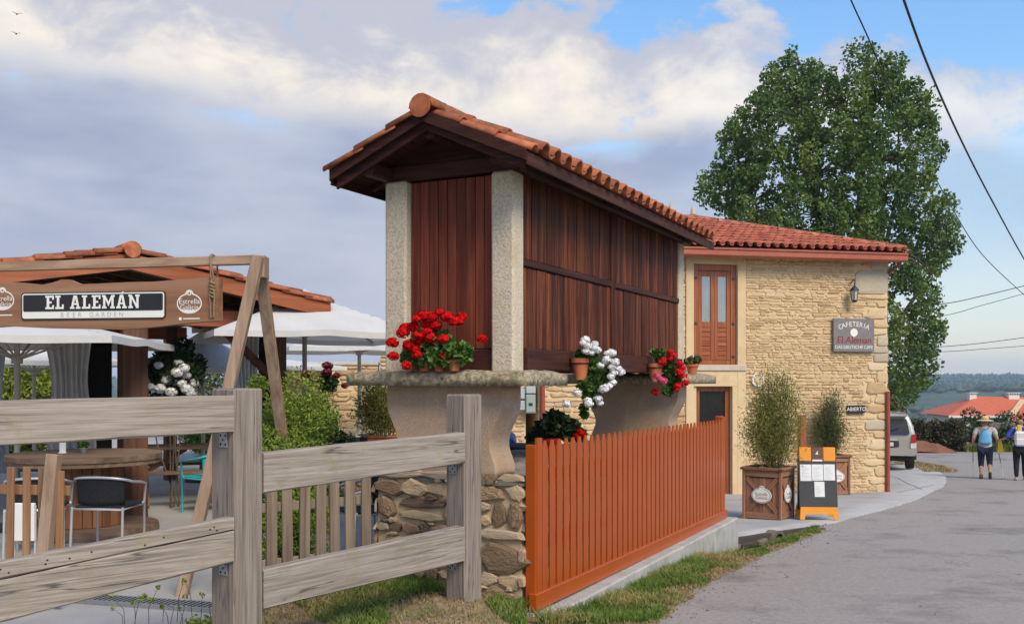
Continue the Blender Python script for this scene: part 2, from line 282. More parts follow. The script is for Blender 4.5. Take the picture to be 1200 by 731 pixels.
class MB:
    def __init__(s): s.v = []; s.f = []; s.sm = []; s.mi = []
    def add(s, verts, faces, smooth=False, M=None, mi=0):
        b = len(s.v)
        for p in verts:
            p = Vector(p); s.v.append(M @ p if M is not None else p)
        for f in faces: s.f.append([b+i for i in f]); s.sm.append(smooth); s.mi.append(mi)
        return s
    def box(s, lo, hi, bev=0.0, M=None, mi=0):
        x0, y0, z0 = lo; x1, y1, z1 = hi
        if bev <= 0:
            return s.add([(x0, y0, z0), (x1, y0, z0), (x1, y1, z0), (x0, y1, z0), (x0, y0, z1), (x1, y0, z1), (x1, y1, z1), (x0, y1, z1)],
                         [(3, 2, 1, 0), (4, 5, 6, 7), (0, 1, 5, 4), (1, 2, 6, 5), (2, 3, 7, 6), (3, 0, 4, 7)], M=M, mi=mi)
        b = min(bev, (x1-x0)*.45, (y1-y0)*.45, (z1-z0)*.45)
        vs = []; ix = {}
        for sx in (0, 1):
            for sy in (0, 1):
                for sz in (0, 1):
                    X, Y, Z = (x1 if sx else x0), (y1 if sy else y0), (z1 if sz else z0)
                    dx, dy, dz = (-b if sx else b), (-b if sy else b), (-b if sz else b)
                    for a, p in enumerate(((X, Y+dy, Z+dz), (X+dx, Y, Z+dz), (X+dx, Y+dy, Z))): ix[(sx, sy, sz, a)] = len(vs); vs.append(p)
        q = lambda *k: [ix[i] for i in k]
        fs = []
        for c in (0, 1):
            f = q((c, 0, 0, 0), (c, 1, 0, 0), (c, 1, 1, 0), (c, 0, 1, 0)); fs.append(f if c else f[::-1])
            f = q((0, c, 0, 1), (1, c, 0, 1), (1, c, 1, 1), (0, c, 1, 1)); fs.append(f[::-1] if c else f)
            f = q((0, 0, c, 2), (1, 0, c, 2), (1, 1, c, 2), (0, 1, c, 2)); fs.append(f if c else f[::-1])
        for a in (0, 1):
            for c in (0, 1):
                f = q((a, c, 0, 0), (a, c, 1, 0), (a, c, 1, 1), (a, c, 0, 1)); fs.append(f if a == c else f[::-1])
                f = q((a, 0, c, 0), (a, 1, c, 0), (a, 1, c, 2), (a, 0, c, 2)); fs.append(f[::-1] if a == c else f)
                f = q((0, a, c, 1), (1, a, c, 1), (1, a, c, 2), (0, a, c, 2)); fs.append(f if a == c else f[::-1])
        for sx in (0, 1):
            for sy in (0, 1):
                for sz in (0, 1):
                    f = q((sx, sy, sz, 0), (sx, sy, sz, 1), (sx, sy, sz, 2)); fs.append(f if (sx+sy+sz) % 2 else f[::-1])
        return s.add(vs, fs, M=M, mi=mi)
    def beam(s, p, q, wx, wy, bev=.004, up=(0, 1, 0), mi=0):
        p, q = Vector(p), Vector(q); d = q-p; L = d.length; z = d.normalized(); u = Vector(up)
        x = u.cross(z)
        if x.length < 1e-4: x = Vector((1, 0, 0)).cross(z)
        x.normalize(); y = z.cross(x)
        M = Matrix((x, y, z)).transposed().to_4x4(); M.translation = p
        return s.box((-wx/2, -wy/2, 0), (wx/2, wy/2, L), bev, M, mi)
    def tube(s, pts, r, n=8, cap=True, smooth=True, mi=0):
        pts = [Vector(p) for p in pts]; k = len(pts); rs = r if isinstance(r, (list, tuple)) else [r]*k
        vs = []; fs = []; ref = None
        for i, p in enumerate(pts):
            t = (pts[min(i+1, k-1)]-pts[max(i-1, 0)])
            t = t.normalized() if t.length > 1e-9 else Vector((0, 0, 1))
            if ref is None: ref = Vector((1, 0, 0)) if abs(t.x) < .9 else Vector((0, 1, 0))
            a = (ref - t*ref.dot(t)).normalized(); ref = a; b = t.cross(a)
            for j in range(n):
                th = 2*PI*j/n; vs.append(p+(a*math.cos(th)+b*math.sin(th))*rs[i])
        for i in range(k-1):
            for j in range(n): fs.append((i*n+j, i*n+(j+1) % n, (i+1)*n+(j+1) % n, (i+1)*n+j))
        s.add(vs, fs, smooth, mi=mi)
        if cap: s.add(vs[:n], [tuple(range(n))[::-1]], mi=mi); s.add(vs[-n:], [tuple(range(n))], mi=mi)
        return s
    def lathe(s, prof, n=20, M=None, smooth=True, mi=0):
        loop = prof[0] == prof[-1]
        vs = []; fs = []; k = len(prof)
        for r, z in prof:
            for j in range(n): th = 2*PI*j/n; vs.append((r*math.cos(th), r*math.sin(th), z))
        st = 0       # break the smooth shading at sharp corners of the profile
        for i in range(k-1):
            cut = i == k-2
            if not cut:
                ax, az = prof[i+1][0]-prof[i][0], prof[i+1][1]-prof[i][1]; bx, bz = prof[i+2][0]-prof[i+1][0], prof[i+2][1]-prof[i+1][1]
                cut = abs(math.atan2(ax*bz-az*bx, ax*bx+az*bz)) > .75
            if cut:
                sub = vs[st*n:(i+2)*n]; fs = [(q*n+j, q*n+(j+1) % n, (q+1)*n+(j+1) % n, (q+1)*n+j) for q in range(i+1-st) for j in range(n)]
                s.add(sub, fs, smooth, M, mi); st = i+1
        if prof[0][0] > 1e-5 and not loop: s.add(vs[:n], [tuple(range(n))[::-1]], False, M, mi)
        if prof[-1][0] > 1e-5 and not loop: s.add(vs[-n:], [tuple(range(n))], False, M, mi)
        return s
    def prism(s, pts, y0, y1, M=None, smooth=False, mi=0):
        """outline in local x,z extruded along y (pts counter-clockwise seen from -y)"""
        k = len(pts); vs = [(x, y0, z) for x, z in pts]+[(x, y1, z) for x, z in pts]
        s.add(vs, [tuple(range(k)), tuple(range(k, 2*k))[::-1]], False, M, mi)
        s.add(vs, [((i+1) % k, i, i+k, (i+1) % k+k) for i in range(k)], smooth, M, mi)
        return s
    def mesh(s, name, m):
        me = bpy.data.meshes.new(name); me.from_pydata([tuple(p) for p in s.v], [], s.f)
        for x in (m if isinstance(m, (list, tuple)) else [m]): me.materials.append(MATS[x])
        me.polygons.foreach_set('use_smooth', s.sm); me.polygons.foreach_set('material_index', s.mi); me.update(); return me
    def build(s, name, m, parent=None, M=None): return link(name, s.mesh(name, m), parent, M)
def T(x, y, z): return Matrix.Translation((x, y, z))
def RX(a): return Matrix.Rotation(a, 4, 'X')
def RY(a): return Matrix.Rotation(a, 4, 'Y')
def RZ(a): return Matrix.Rotation(a, 4, 'Z')
def SC(x, y, z): return Matrix.Diagonal((x, y, z, 1))
def raw_mesh(name, verts, faces, m, smooth=False):
    """fast: verts (n,3), faces (k,c) numpy"""
    me = bpy.data.meshes.new(name); n = len(verts); k, c = faces.shape
    me.vertices.add(n); me.vertices.foreach_set('co', np.asarray(verts, np.float32).ravel())
    me.loops.add(k*c); me.loops.foreach_set('vertex_index', faces.astype(np.int32).ravel())
    me.polygons.add(k); me.polygons.foreach_set('loop_start', np.arange(0, k*c, c, dtype=np.int32))
    me.polygons.foreach_set('use_smooth', np.full(k, smooth)); me.update(calc_edges=True); me.validate(); me.materials.append(MATS[m]); return me
def leaf_mesh(name, c, size, m, aspect=.6, up=.2, outward=None, rng=np.random, droop=0.0):
    """c (n,3) leaf centres; folded diamond leaves (2 triangles each)"""
    n = len(c); d = rng.normal(size=(n, 3)); d[:, 2] += up
    if outward is not None: d += outward
    d[:, 2] -= droop
    d /= np.linalg.norm(d, axis=1)[:, None]+1e-9
    r = rng.normal(size=(n, 3)); s_ = np.cross(d, r); s_ /= np.linalg.norm(s_, axis=1)[:, None]+1e-9
    nn = np.cross(d, s_); L = size*(.65+.7*rng.rand(n))[:, None]
    a = c-d*L*.5; b = c+d*L*.5; l = c+s_*L*aspect*.5+nn*L*.12; q = c-s_*L*aspect*.5+nn*L*.12
    vs = np.stack([a, l, b, q], 1).reshape(-1, 3); i = np.arange(n)*4
    fs = np.concatenate([np.stack([i, i+1, i+2], 1), np.stack([i, i+2, i+3], 1)], 0)
    return raw_mesh(name, vs, fs, m)
def ball_pts(n, c, r, shell=.55, rng=np.random):
    d = rng.normal(size=(n, 3)); d /= np.linalg.norm(d, axis=1)[:, None]+1e-9
    rad = (shell+(1-shell)*rng.rand(n))**.7
    return np.asarray(c)+d*rad[:, None]*np.asarray(r), d
FONT_CACHE = {}
def text_polys(body, size=1.0, align='CENTER', extrude=0.0, space=1.0, shear=0.0):
    cu = bpy.data.curves.new('text', 'FONT'); cu.body = body; cu.size = size; cu.align_x = align; cu.align_y = 'CENTER'; cu.extrude = extrude; cu.space_character = space; cu.shear = shear; cu.resolution_u = 3
    o = bpy.data.objects.new('text', cu); COL.objects.link(o); dg = bpy.context.evaluated_depsgraph_get()
    me = o.evaluated_get(dg).to_mesh(); vs = [v.co.copy() for v in me.vertices]; fs = [tuple(p.vertices) for p in me.polygons]
    o.evaluated_get(dg).to_mesh_clear(); bpy.data.objects.remove(o); bpy.data.curves.remove(cu); return vs, fs
def add_text(mb, body, size, x, z, y, rot=0.0, **k):
    """letters standing in the local x,z plane, facing -y"""
    vs, fs = text_polys(body, size, **k)
    sx = k.get('sx', 1)
    M = T(x, y, z) @ RY(-rot) @ RX(PI/2); mb.add(vs, fs, False, M); return mb
def ellipse(cx, cz, rx, rz, n=24): return [(cx+rx*math.cos(2*PI*i/n), cz+rz*math.sin(2*PI*i/n)) for i in range(n)]
def ring(mb, outer, inner, y):
    n = len(outer); vs = [(x, y, z) for x, z in outer]+[(x, y, z) for x, z in inner]
    mb.add(vs, [(i, (i+1) % n, n+(i+1) % n, n+i) for i in range(n)]); return mb
# stones -------------------------------------------------------------
def stone_variant(seed, round_=.2, jit=.06, k=8):
    r = random.Random(seed); c = round_
    base = [(-.5+c, -.5), (.5-c, -.5), (.5, -.5+c), (.5, .5-c), (.5-c, .5), (-.5+c, .5), (-.5, .5-c), (-.5, -.5+c)]
    pts = [(x*(1+r.uniform(-jit, jit)*1.4)+r.uniform(-jit, jit)*.5, z*(1+r.uniform(-jit, jit)*1.4)+r.uniform(-jit, jit)*.5) for x, z in base]
    n = len(pts); vs = [(x, 0, z) for x, z in pts]+[(x*.97, -.72, z*.97) for x, z in pts]
    vs += [(x*.80+r.uniform(-.03, .03), -1.0+r.uniform(-.12, .12), z*.76+r.uniform(-.03, .03)) for x, z in pts]
    vs.append((r.uniform(-.1, .1), -1.08+r.uniform(-.1, .1), r.uniform(-.1, .1)))
    fs = []
    for l in (0, 1):
        for i in range(n): fs.append((l*n+i, l*n+(i+1) % n, (l+1)*n+(i+1) % n, (l+1)*n+i))
    for i in range(n): fs.append((2*n+i, 2*n+(i+1) % n, 3*n))
    return vs, fs
STONES = {}
def stone_set(key, m, **k):
    if (key, m) not in STONES:
        L_ = []
        for sd in range(14):
            vs, fs = stone_variant(sd*7+len(key), **k); me = MB().add(vs, fs).mesh('stone', m); L_.append((vs, fs, me))
        STONES[(key, m)] = L_
    return STONES[(key, m)]
def lay_stones(parent, rects, M, sset, limit=300, name='stone', proud=.03, rng=random, visible=None, level=3):
    """rects (x0,z0,x1,z1) in the wall plane; nearest-largest ones single objects, the rest one joined part"""
    order = sorted(rects, key=lambda q: -(q[2]-q[0])*(q[3]-q[1])*(1 if visible is None or visible(q) else .05))
    stuff = MB()
    for i, (x0, z0, x1, z1) in enumerate(order):
        vs, fs, me = sset[rng.randrange(len(sset))]
        Mx = M @ T((x0+x1)/2, 0, (z0+z1)/2) @ RY(rng.uniform(-.03, .03)) @ SC((x1-x0)*rng.choice((1, -1)) if False else (x1-x0), proud*rng.uniform(.6, 1.3), z1-z0)
        if i < limit: link(name, me, parent, Mx)
        else: stuff.add(vs, fs, False, Mx)
    if stuff.v:
        o = stuff.build('small_stones', sset[0][2].materials[0].name, parent); o['kind'] = 'stuff'
def courses(x0, x1, z0, z1, hmin, hmax, wmin, wmax, gap, rng, holes=()):
    out = []; z = z0
    while z < z1-.02:
        h = min(rng.uniform(hmin, hmax), z1-z)
        if z1-(z+h) < hmin*.6: h = z1-z
        x = x0-rng.uniform(0, wmax*.3)
        while x < x1-.01:
            ww = rng.uniform(wmin, wmax)*(1.25 if h > (hmin+hmax)/2 else 1)
            a, b = max(x, x0), min(x+ww, x1); zz0 = z+rng.uniform(-.12, .12)*h; zz1 = z+h+rng.uniform(-.12, .12)*h
            ok = b-a > .03 and not any(b > hx0 and a < hx1 and zz1 > hz0 and zz0 < hz1 for hx0, hz0, hx1, hz1 in holes)
            if not ok and b-a > .03:
                # trim against holes sideways
                for hx0, hz0, hx1, hz1 in holes:
                    if b > hx0 and a < hx1 and zz1 > hz0 and zz0 < hz1:
                        if a < hx0 < b: b = hx0
                        elif a < hx1 < b: a = hx1
                        else: a = b
                ok = b-a > .05
            if ok: out.append((a+gap/2, max(zz0, z0)+gap/2, b-gap/2, min(zz1, z1)-gap/2))
            x += ww
        z += h
    return out
# roof tiles ----------------------------------------------------------
def tile_mesh(name, w_, l_, r_, m, t=.018, n=5):
    """an S tile: barrel on the left, shallow pan on the right; x across, y up-slope, z out"""
    prof = []
    for i in range(n+1): a = PI-PI*i/n; prof.append((r_+r_*math.cos(a), r_*1.0*math.sin(a)+.012))
    for i in range(1, 4): s_ = i/3; prof.append((2*r_+(w_-2*r_+.02)*s_, .012-.03*math.sin(PI*s_)))
    k = len(prof); vs = []
    for y in (0, l_):
        for x, z in prof: vs.append((x, y, z))
        for x, z in prof: vs.append((x, y, z-t))
    fs = []
    for i in range(k-1):
        fs.append((i, i+1, 2*k+i+1, 2*k+i)); fs.append((k+i+1, k+i, 3*k+i, 3*k+i+1)); fs.append((i+1, i, k+i, k+i+1))
    fs.append((0, 2*k, 3*k, k)); fs.append((k-1, 2*k-1, 4*k-1, 3*k-1))
    mb = MB(); mb.add(vs, fs, True); return mb
def ridge_tile_mb(r, l, t=.02, n=7):
    prof = [(r*math.cos(PI-PI*i/n), r*math.sin(PI-PI*i/n)) for i in range(n+1)]; k = len(prof); vs = []
    for y, f in ((0, 1.06), (l, .94)):
        for x, z in prof: vs.append((x*f, y, z*f))
        for x, z in prof: vs.append((x*(f-t/r), y, z*(f-t/r)))
    fs = []
    for i in range(k-1): fs += [(i, i+1, 2*k+i+1, 2*k+i), (k+i+1, k+i, 3*k+i, 3*k+i+1), (i+1, i, k+i, k+i+1), (2*k+i, 2*k+i+1, 3*k+i+1, 3*k+i)]
    fs += [(0, 2*k, 3*k, k), (k-1, 2*k-1, 4*k-1, 3*k-1)]
    return MB().add(vs, fs, True)
def lay_tiles(parent, M, ncol, nrow, pitch, gauge, mb, mname, limit, rng=random, keep=None, first_rows=True, tilt=.045, mirror=False):
    me = mb.mesh('tile', mname); stuff = MB(); cnt = 0
    for r in range(nrow):
        for c in range(ncol):
            if keep and not keep(c*pitch, r*gauge): continue
            Mx = M @ T(c*pitch, r*gauge, .0+rng.uniform(-.003, .004)) @ RX(-tilt*1.0) @ RZ(rng.uniform(-.012, .012)) @ T(0, -.02, tilt*gauge*1.2)
            if cnt < limit: link('tile', me, parent, Mx); cnt += 1
            else: stuff.add(mb.v, mb.f, True, Mx)
    if stuff.v: o = stuff.build('far_tiles', mname, parent); o['kind'] = 'stuff'
# flowers --------------------------------------------------------------
BLOOM = {}
def bloom_mesh(m, r=.045, n=26, seed=0):
    k = (m, r, seed)
    if k not in BLOOM:
        rg = np.random.RandomState(seed+3); c, d = ball_pts(n*2, (0, 0, 0), (r*1.05, r*1.05, r*.75), .74, rg)
        t = rg.normal(size=(len(c), 3)); t -= d*np.sum(t*d, 1)[:, None]; t /= np.linalg.norm(t, axis=1)[:, None]; b = np.cross(d, t); s_ = (r*(.34+.3*rg.rand(len(c))))[:, None]
        q = np.stack([c-t*s_*.7, c-b*s_*.7+d*s_*.12, c+t*s_*.7, c+b*s_*.7+d*s_*.12], 1).reshape(-1, 3); i = np.arange(len(c))*4
        core = MB().lathe([(0, -.55*r), (.5*r, -.42*r), (.74*r, 0), (.5*r, .42*r), (0, .58*r)], 10)
        me = MB().add([tuple(p) for p in q], [(a, a+1, a+2, a+3) for a in i.tolist()]).add(core.v, core.f, True).mesh('bloom', m); BLOOM[k] = me
    return BLOOM[k]
def pot_mb(r0, r1, h):
    return MB().lathe([(0, 0), (r0, 0), (r0+(r1-r0)*.78, h*.78), (r1*1.0, h*.78), (r1*1.1, h*.80), (r1*1.1, h), (r1*.98, h), (r1*.9, h*.9), (0, h*.9)], 20)
def stems_mb(pairs, r=.006, n=5):
    mb = MB()
    for pts in pairs: mb.tube(pts, [r]*(len(pts)-1)+[r*.5], n, cap=False)
    return mb
# ------------------------------------------------------------------ the ground
def lerp_tab(tab, t):
    if t <= tab[0][0]: return tab[0][1]
    for (a, x), (b, y) in zip(tab, tab[1:]):
        if t <= b: return x+(y-x)*(t-a)/(b-a)
    return tab[-1][1]
def sstep(a, b, x): t = min(1, max(0, (x-a)/(b-a))); return t*t*(3-2*t)
def zr(y): return -.1-.05*(y-7) if y < 25 else -1.0-.03*(y-25)
def nz(x, y, s, k=0): return mnoise.noise(Vector((x*s, y*s, k*7.3)))
ROADL = [(-4, -5.0), (4, -.55), (5, -.02), (7.2, 1.06), (9, 1.79), (11.2, 2.93), (13.5, 4.25), (14.6, 4.62), (15.5, 5.2), (17.2, 6.4), (19.5, 7.9), (22, 9.3), (24, 10.4), (27, 11.8), (29, 12.55), (33, 13.6), (36, 13.7), (37, 10), (38, 6), (47, 4)]
PAVE = [(12.62, 2.72), (13.6, 3.62), (14.25, 4.3), (14.6, 4.78), (15.5, 5.34), (17.2, 6.55), (19.5, 8.05), (22, 9.42), (24, 10.55), (27, 11.95), (29, 12.7), (31, 13.3), (33, 13.75), (35, 13.9), (36, 13.7), (36.8, 12.5)]
def grid_mesh(name, rows, m):
    """rows: list of equal-length lists of 3-D points"""
    n = len(rows[0]); vs = np.array([p for r in rows for p in r], np.float32); fs = []
    for i in range(len(rows)-1):
        for j in range(n-1): fs.append((i*n+j, i*n+j+1, (i+1)*n+j+1, (i+1)*n+j))
    return raw_mesh(name, vs, np.array(fs), m, True)
def terrain(x, y):
    r = math.hypot(x, y)
    if y < 46 and r < 60: return zr(max(y, -10))-.16
    r0 = max(r, 46)
    z = -1.79-.075*(min(r0, 480)-46)
    z -= sstep(480, 900, r0)*6
    n = nz(x, y, .0016, 1)*.5+nz(x, y, .004, 2)*.25
    z += 31*sstep(620, 1250, r0)*(1+.4*n)*(1-sstep(1350, 1900, r0)*.8)
    z += 41*sstep(1500, 2600, r0)*(1+.3*n)
    z -= 60*sstep(2900, 5200, r0)
    return z
def polar_ground():
    rs = [0, 3, 6, 9, 12, 16, 20, 25, 30, 36, 42, 48, 54, 62, 72, 85, 100, 125, 160, 210, 280, 380, 480, 580, 680, 780, 880, 980, 1080, 1180, 1300, 1450, 1600, 1750, 1900, 2050, 2200, 2350, 2500, 2700, 2900, 3200]
    rows = []
    for r in rs: rows.append([(r*math.sin(2*PI*j/160), r*math.cos(2*PI*j/160), terrain(r*math.sin(2*PI*j/160), r*math.cos(2*PI*j/160))) for j in range(161)])
    o = link('ground', grid_mesh('ground', rows[:14], 'field')); tag(o, kind='structure')
    o = link('hills', grid_mesh('hills', rows[13:], 'leaf_far')); tag(o, kind='structure')
polar_ground()
def far_woods():
    rg = np.random.RandomState(5); C = []; R = []
    while len(C) < 9000:
        az = rg.uniform(-.1, .62) if rg.rand() < .8 else rg.uniform(-.75, .75); r = 300+2500*rg.rand()**.85
        x, y = r*math.sin(az), r*math.cos(az)
        if nz(x, y, .006, 9) < -.12 and r < 2000: continue
        C.append((x, y, terrain(x, y))); R.append(rg.uniform(3.0, 6.5))
    C = np.array(C); R = np.array(R); n = len(C)
    base = np.array([(1, 0, .5), (.3, .95, .6), (-.8, .6, .45), (-.8, -.6, .55), (.3, -.95, .5), (0, 0, 1.35), (0, 0, -.3)])
    j = 1+.25*rg.normal(size=(n, 7, 3)); vs = (C[:, None, :]+base[None]*R[:, None, None]*j).reshape(-1, 3)
    f = np.array([(0, 1, 5), (1, 2, 5), (2, 3, 5), (3, 4, 5), (4, 0, 5), (1, 0, 6), (2, 1, 6), (3, 2, 6), (4, 3, 6), (0, 4, 6)])
    fs = (np.arange(n)[:, None, None]*7+f[None]).reshape(-1, 3)
    tag(link('far_woods', raw_mesh('far_woods', vs, fs, 'leaf_far')), 'dark woodland covering the distant hills', 'woods', kind='stuff')
far_woods()
def road():
    rows = []; y = -4.0
    while y <= 47:
        a = lerp_tab(ROADL, y)-.05+.05*nz(y, 0, 1.1, 8)+.03*nz(y, 0, 4.1, 8); b = a+6.8 if y < 24 else 17.2+sstep(24, 36, y)*26
        rows.append([(a+(b-a)*j/16, y, zr(y)+.002*math.sin(j)) for j in range(17)]); y += .25
    tag(link('road', grid_mesh('road', rows, 'asphalt')), kind='structure')
road()
def pavement():
    rows = []; ys = [12.62+i*.42 for i in range(58)]
    for y in ys:
        e = lerp_tab(PAVE, y)+nz(y, 0, 1.7, 3)*.05; top = zr(y)+.03
        rows.append([(1.05+(e-1.05)*j/8, y, top) for j in range(9)]+[(e+.02, y, top-.25)])
    first = [(p[0], p[1]-.001, p[2]-.3) for p in rows[0]]
    tag(link('pavement', grid_mesh('pavement', [first]+rows, 'pavement')), kind='structure')
pavement()
def seam(name, pts, w_):        # tooled joints in the concrete
    mb = MB(); P = [Vector(p) for p in pts]
    for p, q in zip(P, P[1:]):
        d = (q-p).normalized(); s_ = Vector((-d.y, d.x, 0))*w_
        mb.add([p-s_, q-s_, q+s_, p+s_], [(0, 1, 2, 3)])
    return mb.build(name, 'joint')
for pts in ([(3.9, 15.2), (5.6, 19.6)], [(9.4, 22.5), (10.6, 27), (11.3, 33)], [(8.4, 21.4), (10.4, 24.2)]):
    P = []
    for (x0, y0), (x1, y1) in zip(pts, pts[1:]):
        for i in range(9): t = i/8; P.append((x0+(x1-x0)*t, y0+(y1-y0)*t, zr(y0+(y1-y0)*t)+.036))
    tag(seam('pavement_joint', P, .012), kind='structure')
# terrace slab with its edge
ter = MB(); ter.prism([(-16, 34), (-16, 7.3), (-9, 7.3), (-3.3, 7.32), (-2.15, 6.93), (-1.0, 7.95), (.0, 8.2), (1.05, 12.4), (1.05, 34)], -.05, 3, M=RX(-PI/2) @ SC(1, 1, -1) if False else Matrix(((1, 0, 0, 0), (0, 0, 1, 0), (0, -1, 0, 0), (0, 0, 0, 1))))
tag(ter.build('terrace_floor', 'terrace'), kind='structure')
pth = MB().box((-16, 2.0, -.6), (-1.85, 7.28, .028)); tag(pth.build('path', 'pavement'), kind='structure')
TH = math.atan2(565, 1150); U = V(math.sin(TH), math.cos(TH), 0); NRM = V(math.cos(TH), -math.sin(TH), 0); O = V(.127, 7.3, 0)
def loc(a, b, z=0): return O+NRM*a+U*b+V(0, 0, z)
def xl(y): return .289+.491*(y-7.22)
def lawn_z(x, y):
    t = sstep(-.42, min(xl(y)+.12, lerp_tab(ROADL, y)) if y > 6 else lerp_tab(ROADL, y), x)
    return (1-t)*(.075+.035*nz(x, y, 1.6)+.02*nz(x, y, 6)+.015*math.exp(-((x+.45)**2+(y-7.0)**2)/.12))+t*(zr(y)+.015)
def verge_z(x, y):
    L_ = lerp_tab(ROADL, y); s_ = (x-xl(y))/(L_-xl(y)); d = .03+.40*sstep(10.4, 12.5, y)
    return zr(y)+.012-.024*sstep(.88, 1.03, s_)-.03*(1-s_)-d*math.exp(-((s_-.15)/.4)**2)*(1 if s_ < .85 else (1-s_)/.15)+.02*nz(x, y, 3)+.008*nz(x, y, 9)
def on_lawn(x, y):
    return x > -1.86 and y < 7.02+(x+2.15)*.80-.04 if x < -1.05 else (y < 7.3-.49*(x-.0) if x < .05 else True)
def lawn():
    vs = []; fs = []; nx, ny = 60, 64; idx = {}
    P = [[None]*(nx+1) for _ in range(ny+1)]
    for i in range(ny+1):
        y = 3.0+5.0*i/ny; x1 = lerp_tab(ROADL, y)+.06; x0 = -1.86
        for j in range(nx+1): x = x0+(x1-x0)*j/nx; P[i][j] = len(vs); vs.append((x, y, lawn_z(x, y)))
    for i in range(ny):
        for j in range(nx):
            cx = sum(vs[P[i+a][j+b]][0] for a in (0, 1) for b in (0, 1))/4; cy = sum(vs[P[i+a][j+b]][1] for a in (0, 1) for b in (0, 1))/4
            if on_lawn(cx, cy) and (cx < xl(cy)+.05 or cy < 7.2) and (cy < 7.16 or cx < .0): fs.append((P[i][j], P[i][j+1], P[i+1][j+1], P[i+1][j]))
    tag(link('lawn', raw_mesh('lawn', np.array(vs), np.array(fs), 'earth', True)), kind='structure')
lawn()
def verge():
    rows = []; y = 7.1
    while y < 14.5:
        a = max(xl(y)-.05, 0); b = lerp_tab(ROADL, y)+.06
        rows.append([(a+(b-a)*j/14, y, verge_z(a+(b-a)*j/14, y)) for j in range(15)]); y += .18
    tag(link('verge', grid_mesh('verge', rows, 'earth')), kind='structure')
verge()
def blades(name, n, region, zf, m, h0, h1, label, seed, wid=.006):
    rg = np.random.RandomState(seed); P = []; H = []
    while len(P) < n:
        x, y, k = region(rg)
        if k is None: continue
        P.append((x, y, zf(x, y))); H.append((h0+(h1-h0)*rg.rand())*k)
    P = np.array(P); H = np.array(H)[:, None]; n = len(P); a = rg.rand(n)*2*PI; d = np.stack([np.cos(a), np.sin(a), np.zeros(n)], 1); le = rg.normal(size=(n, 3))*.45; le[:, 2] = 0
    w_ = d*wid*(.7+.8*rg.rand(n))[:, None]; up = np.array([0, 0, 1.0]); mid = P+(up*.55+le*.25)*H; tip = P+(up+le)*H
    vs = np.stack([P-w_, P+w_, mid+w_*.7, mid-w_*.7, tip], 1).reshape(-1, 3); i = np.arange(n)*5
    fs = np.concatenate([np.stack([i, i+1, i+2], 1), np.stack([i, i+2, i+3], 1), np.stack([i+3, i+2, i+4], 1)], 0)
    tag(link(name, raw_mesh(name, vs, fs, m)), label, 'grass', kind='stuff')
def reg_verge(rg):
    y = 6.9+7.2*rg.rand(); L_ = lerp_tab(ROADL, y); s_ = rg.rand(); x = xl(y)+.03+s_*(L_-xl(y)-.02); s2 = s_
    if nz(x, y, 2.3, 4) < -.28+.9*max(0, s2-.55): return 0, 0, None
    if y > 13.0 and s2 < (y-13)*.9: return 0, 0, None
    return x, y, (1.25-s2*.8)*(1+.7*max(0, nz(x, y, 1.4, 5)))*(1.5 if y > 11 and s2 < .5 else 1)
def reg_verge_dry(rg):
    y = 6.7+7.2*rg.rand(); L_ = lerp_tab(ROADL, y); s_ = .45+.62*rg.rand(); x = xl(y)+s_*(L_-xl(y))
    return x, y, 1.15-.5*s_
def zv(x, y): return verge_z(x, y) if y > 7.1 else lawn_z(x, y)
blades('verge_grass', 30000, reg_verge, zv, 'grass_blade', .04, .11, 'green grass growing along the kerb below the orange gate', 11)
blades('dry_grass', 14000, reg_verge_dry, zv, 'dry_blade', .02, .05, 'straw coloured dry grass along the edge of the asphalt', 12)
def reg_lawn(rg):
    x = rg.uniform(-1.8, .1); y = rg.uniform(4.6, 7.95)
    if not on_lawn(x, y): return 0, 0, None
    g = nz(x, y, 1.5, 6)+.55*sstep(6.7, 7.5, y)-.45*math.exp(-((x+.5)**2+(y-6.85)**2)/.18)
    if g < .02: return 0, 0, None
    return x, y, .7+g
blades('lawn_grass', 22000, reg_lawn, lawn_z, 'grass_blade', .03, .08, 'short green grass in patches at the foot of the stone plinth', 13)
def reg_lawn_dry(rg):
    x = rg.uniform(-1.8, .5); y = rg.uniform(4.6, 7.6)
    if not on_lawn(x, y): return 0, 0, None
    return x, y, .8
blades('lawn_straw', 9000, reg_lawn_dry, lawn_z, 'dry_blade', .015, .045, 'dry straw grass on the bare soil round the fence post', 14)
# kerb of the gate
kb = MB()
for i in range(5):
    b0 = -.75+i*1.33; b1 = b0+1.33; rows = []
    kb.box((-.14, b0, -1.0), (.18, b1-.006, -.072-.004*i), .015)
kerb = kb.build('kerb', 'concrete'); kerb.location = O; kerb.rotation_euler = (0, 0, -TH); tag(kerb, kind='structure')
# culvert headwall under the pavement's corner
cv = empty('culvert', 'low dark stone culvert mouth under the pavement corner below the planter', 'culvert', (2.72+.10, 12.62-.10, -1.0), math.atan2(1.63, 1.58))
W_ = 2.27; hz = 1.0+zr(12.62)-.005; hz1 = 1.0+zr(14.25)-.005
mbw = MB().prism([(0, 0), (W_, 0), (W_, hz1), (0, hz)], .06, .4); mbw.build('headwall', 'culvert_stone', cv)
ring_ = MB(); ring_.lathe([(.145, -.02), (.185, -.02), (.185, .2), (.145, .2), (.145, -.02)], 20, M=T(1.2, .03, .42) @ RX(-PI/2)); ring_.build('pipe', 'culvert_stone', cv)
MB().lathe([(0, .05), (.15, .05)], 20, M=T(1.2, .03, .42) @ RX(-PI/2)).build('pipe_mouth', 'hole', cv)  # black disc in place of the shade inside the pipe
rngc = random.Random(4)
rc = [q for q in courses(0, W_, .02, hz1+.01, .09, .15, .16, .40, .012, rngc) if not (q[2] > 1.03 and q[0] < 1.37 and q[1] < .58 and q[3] > .25)]
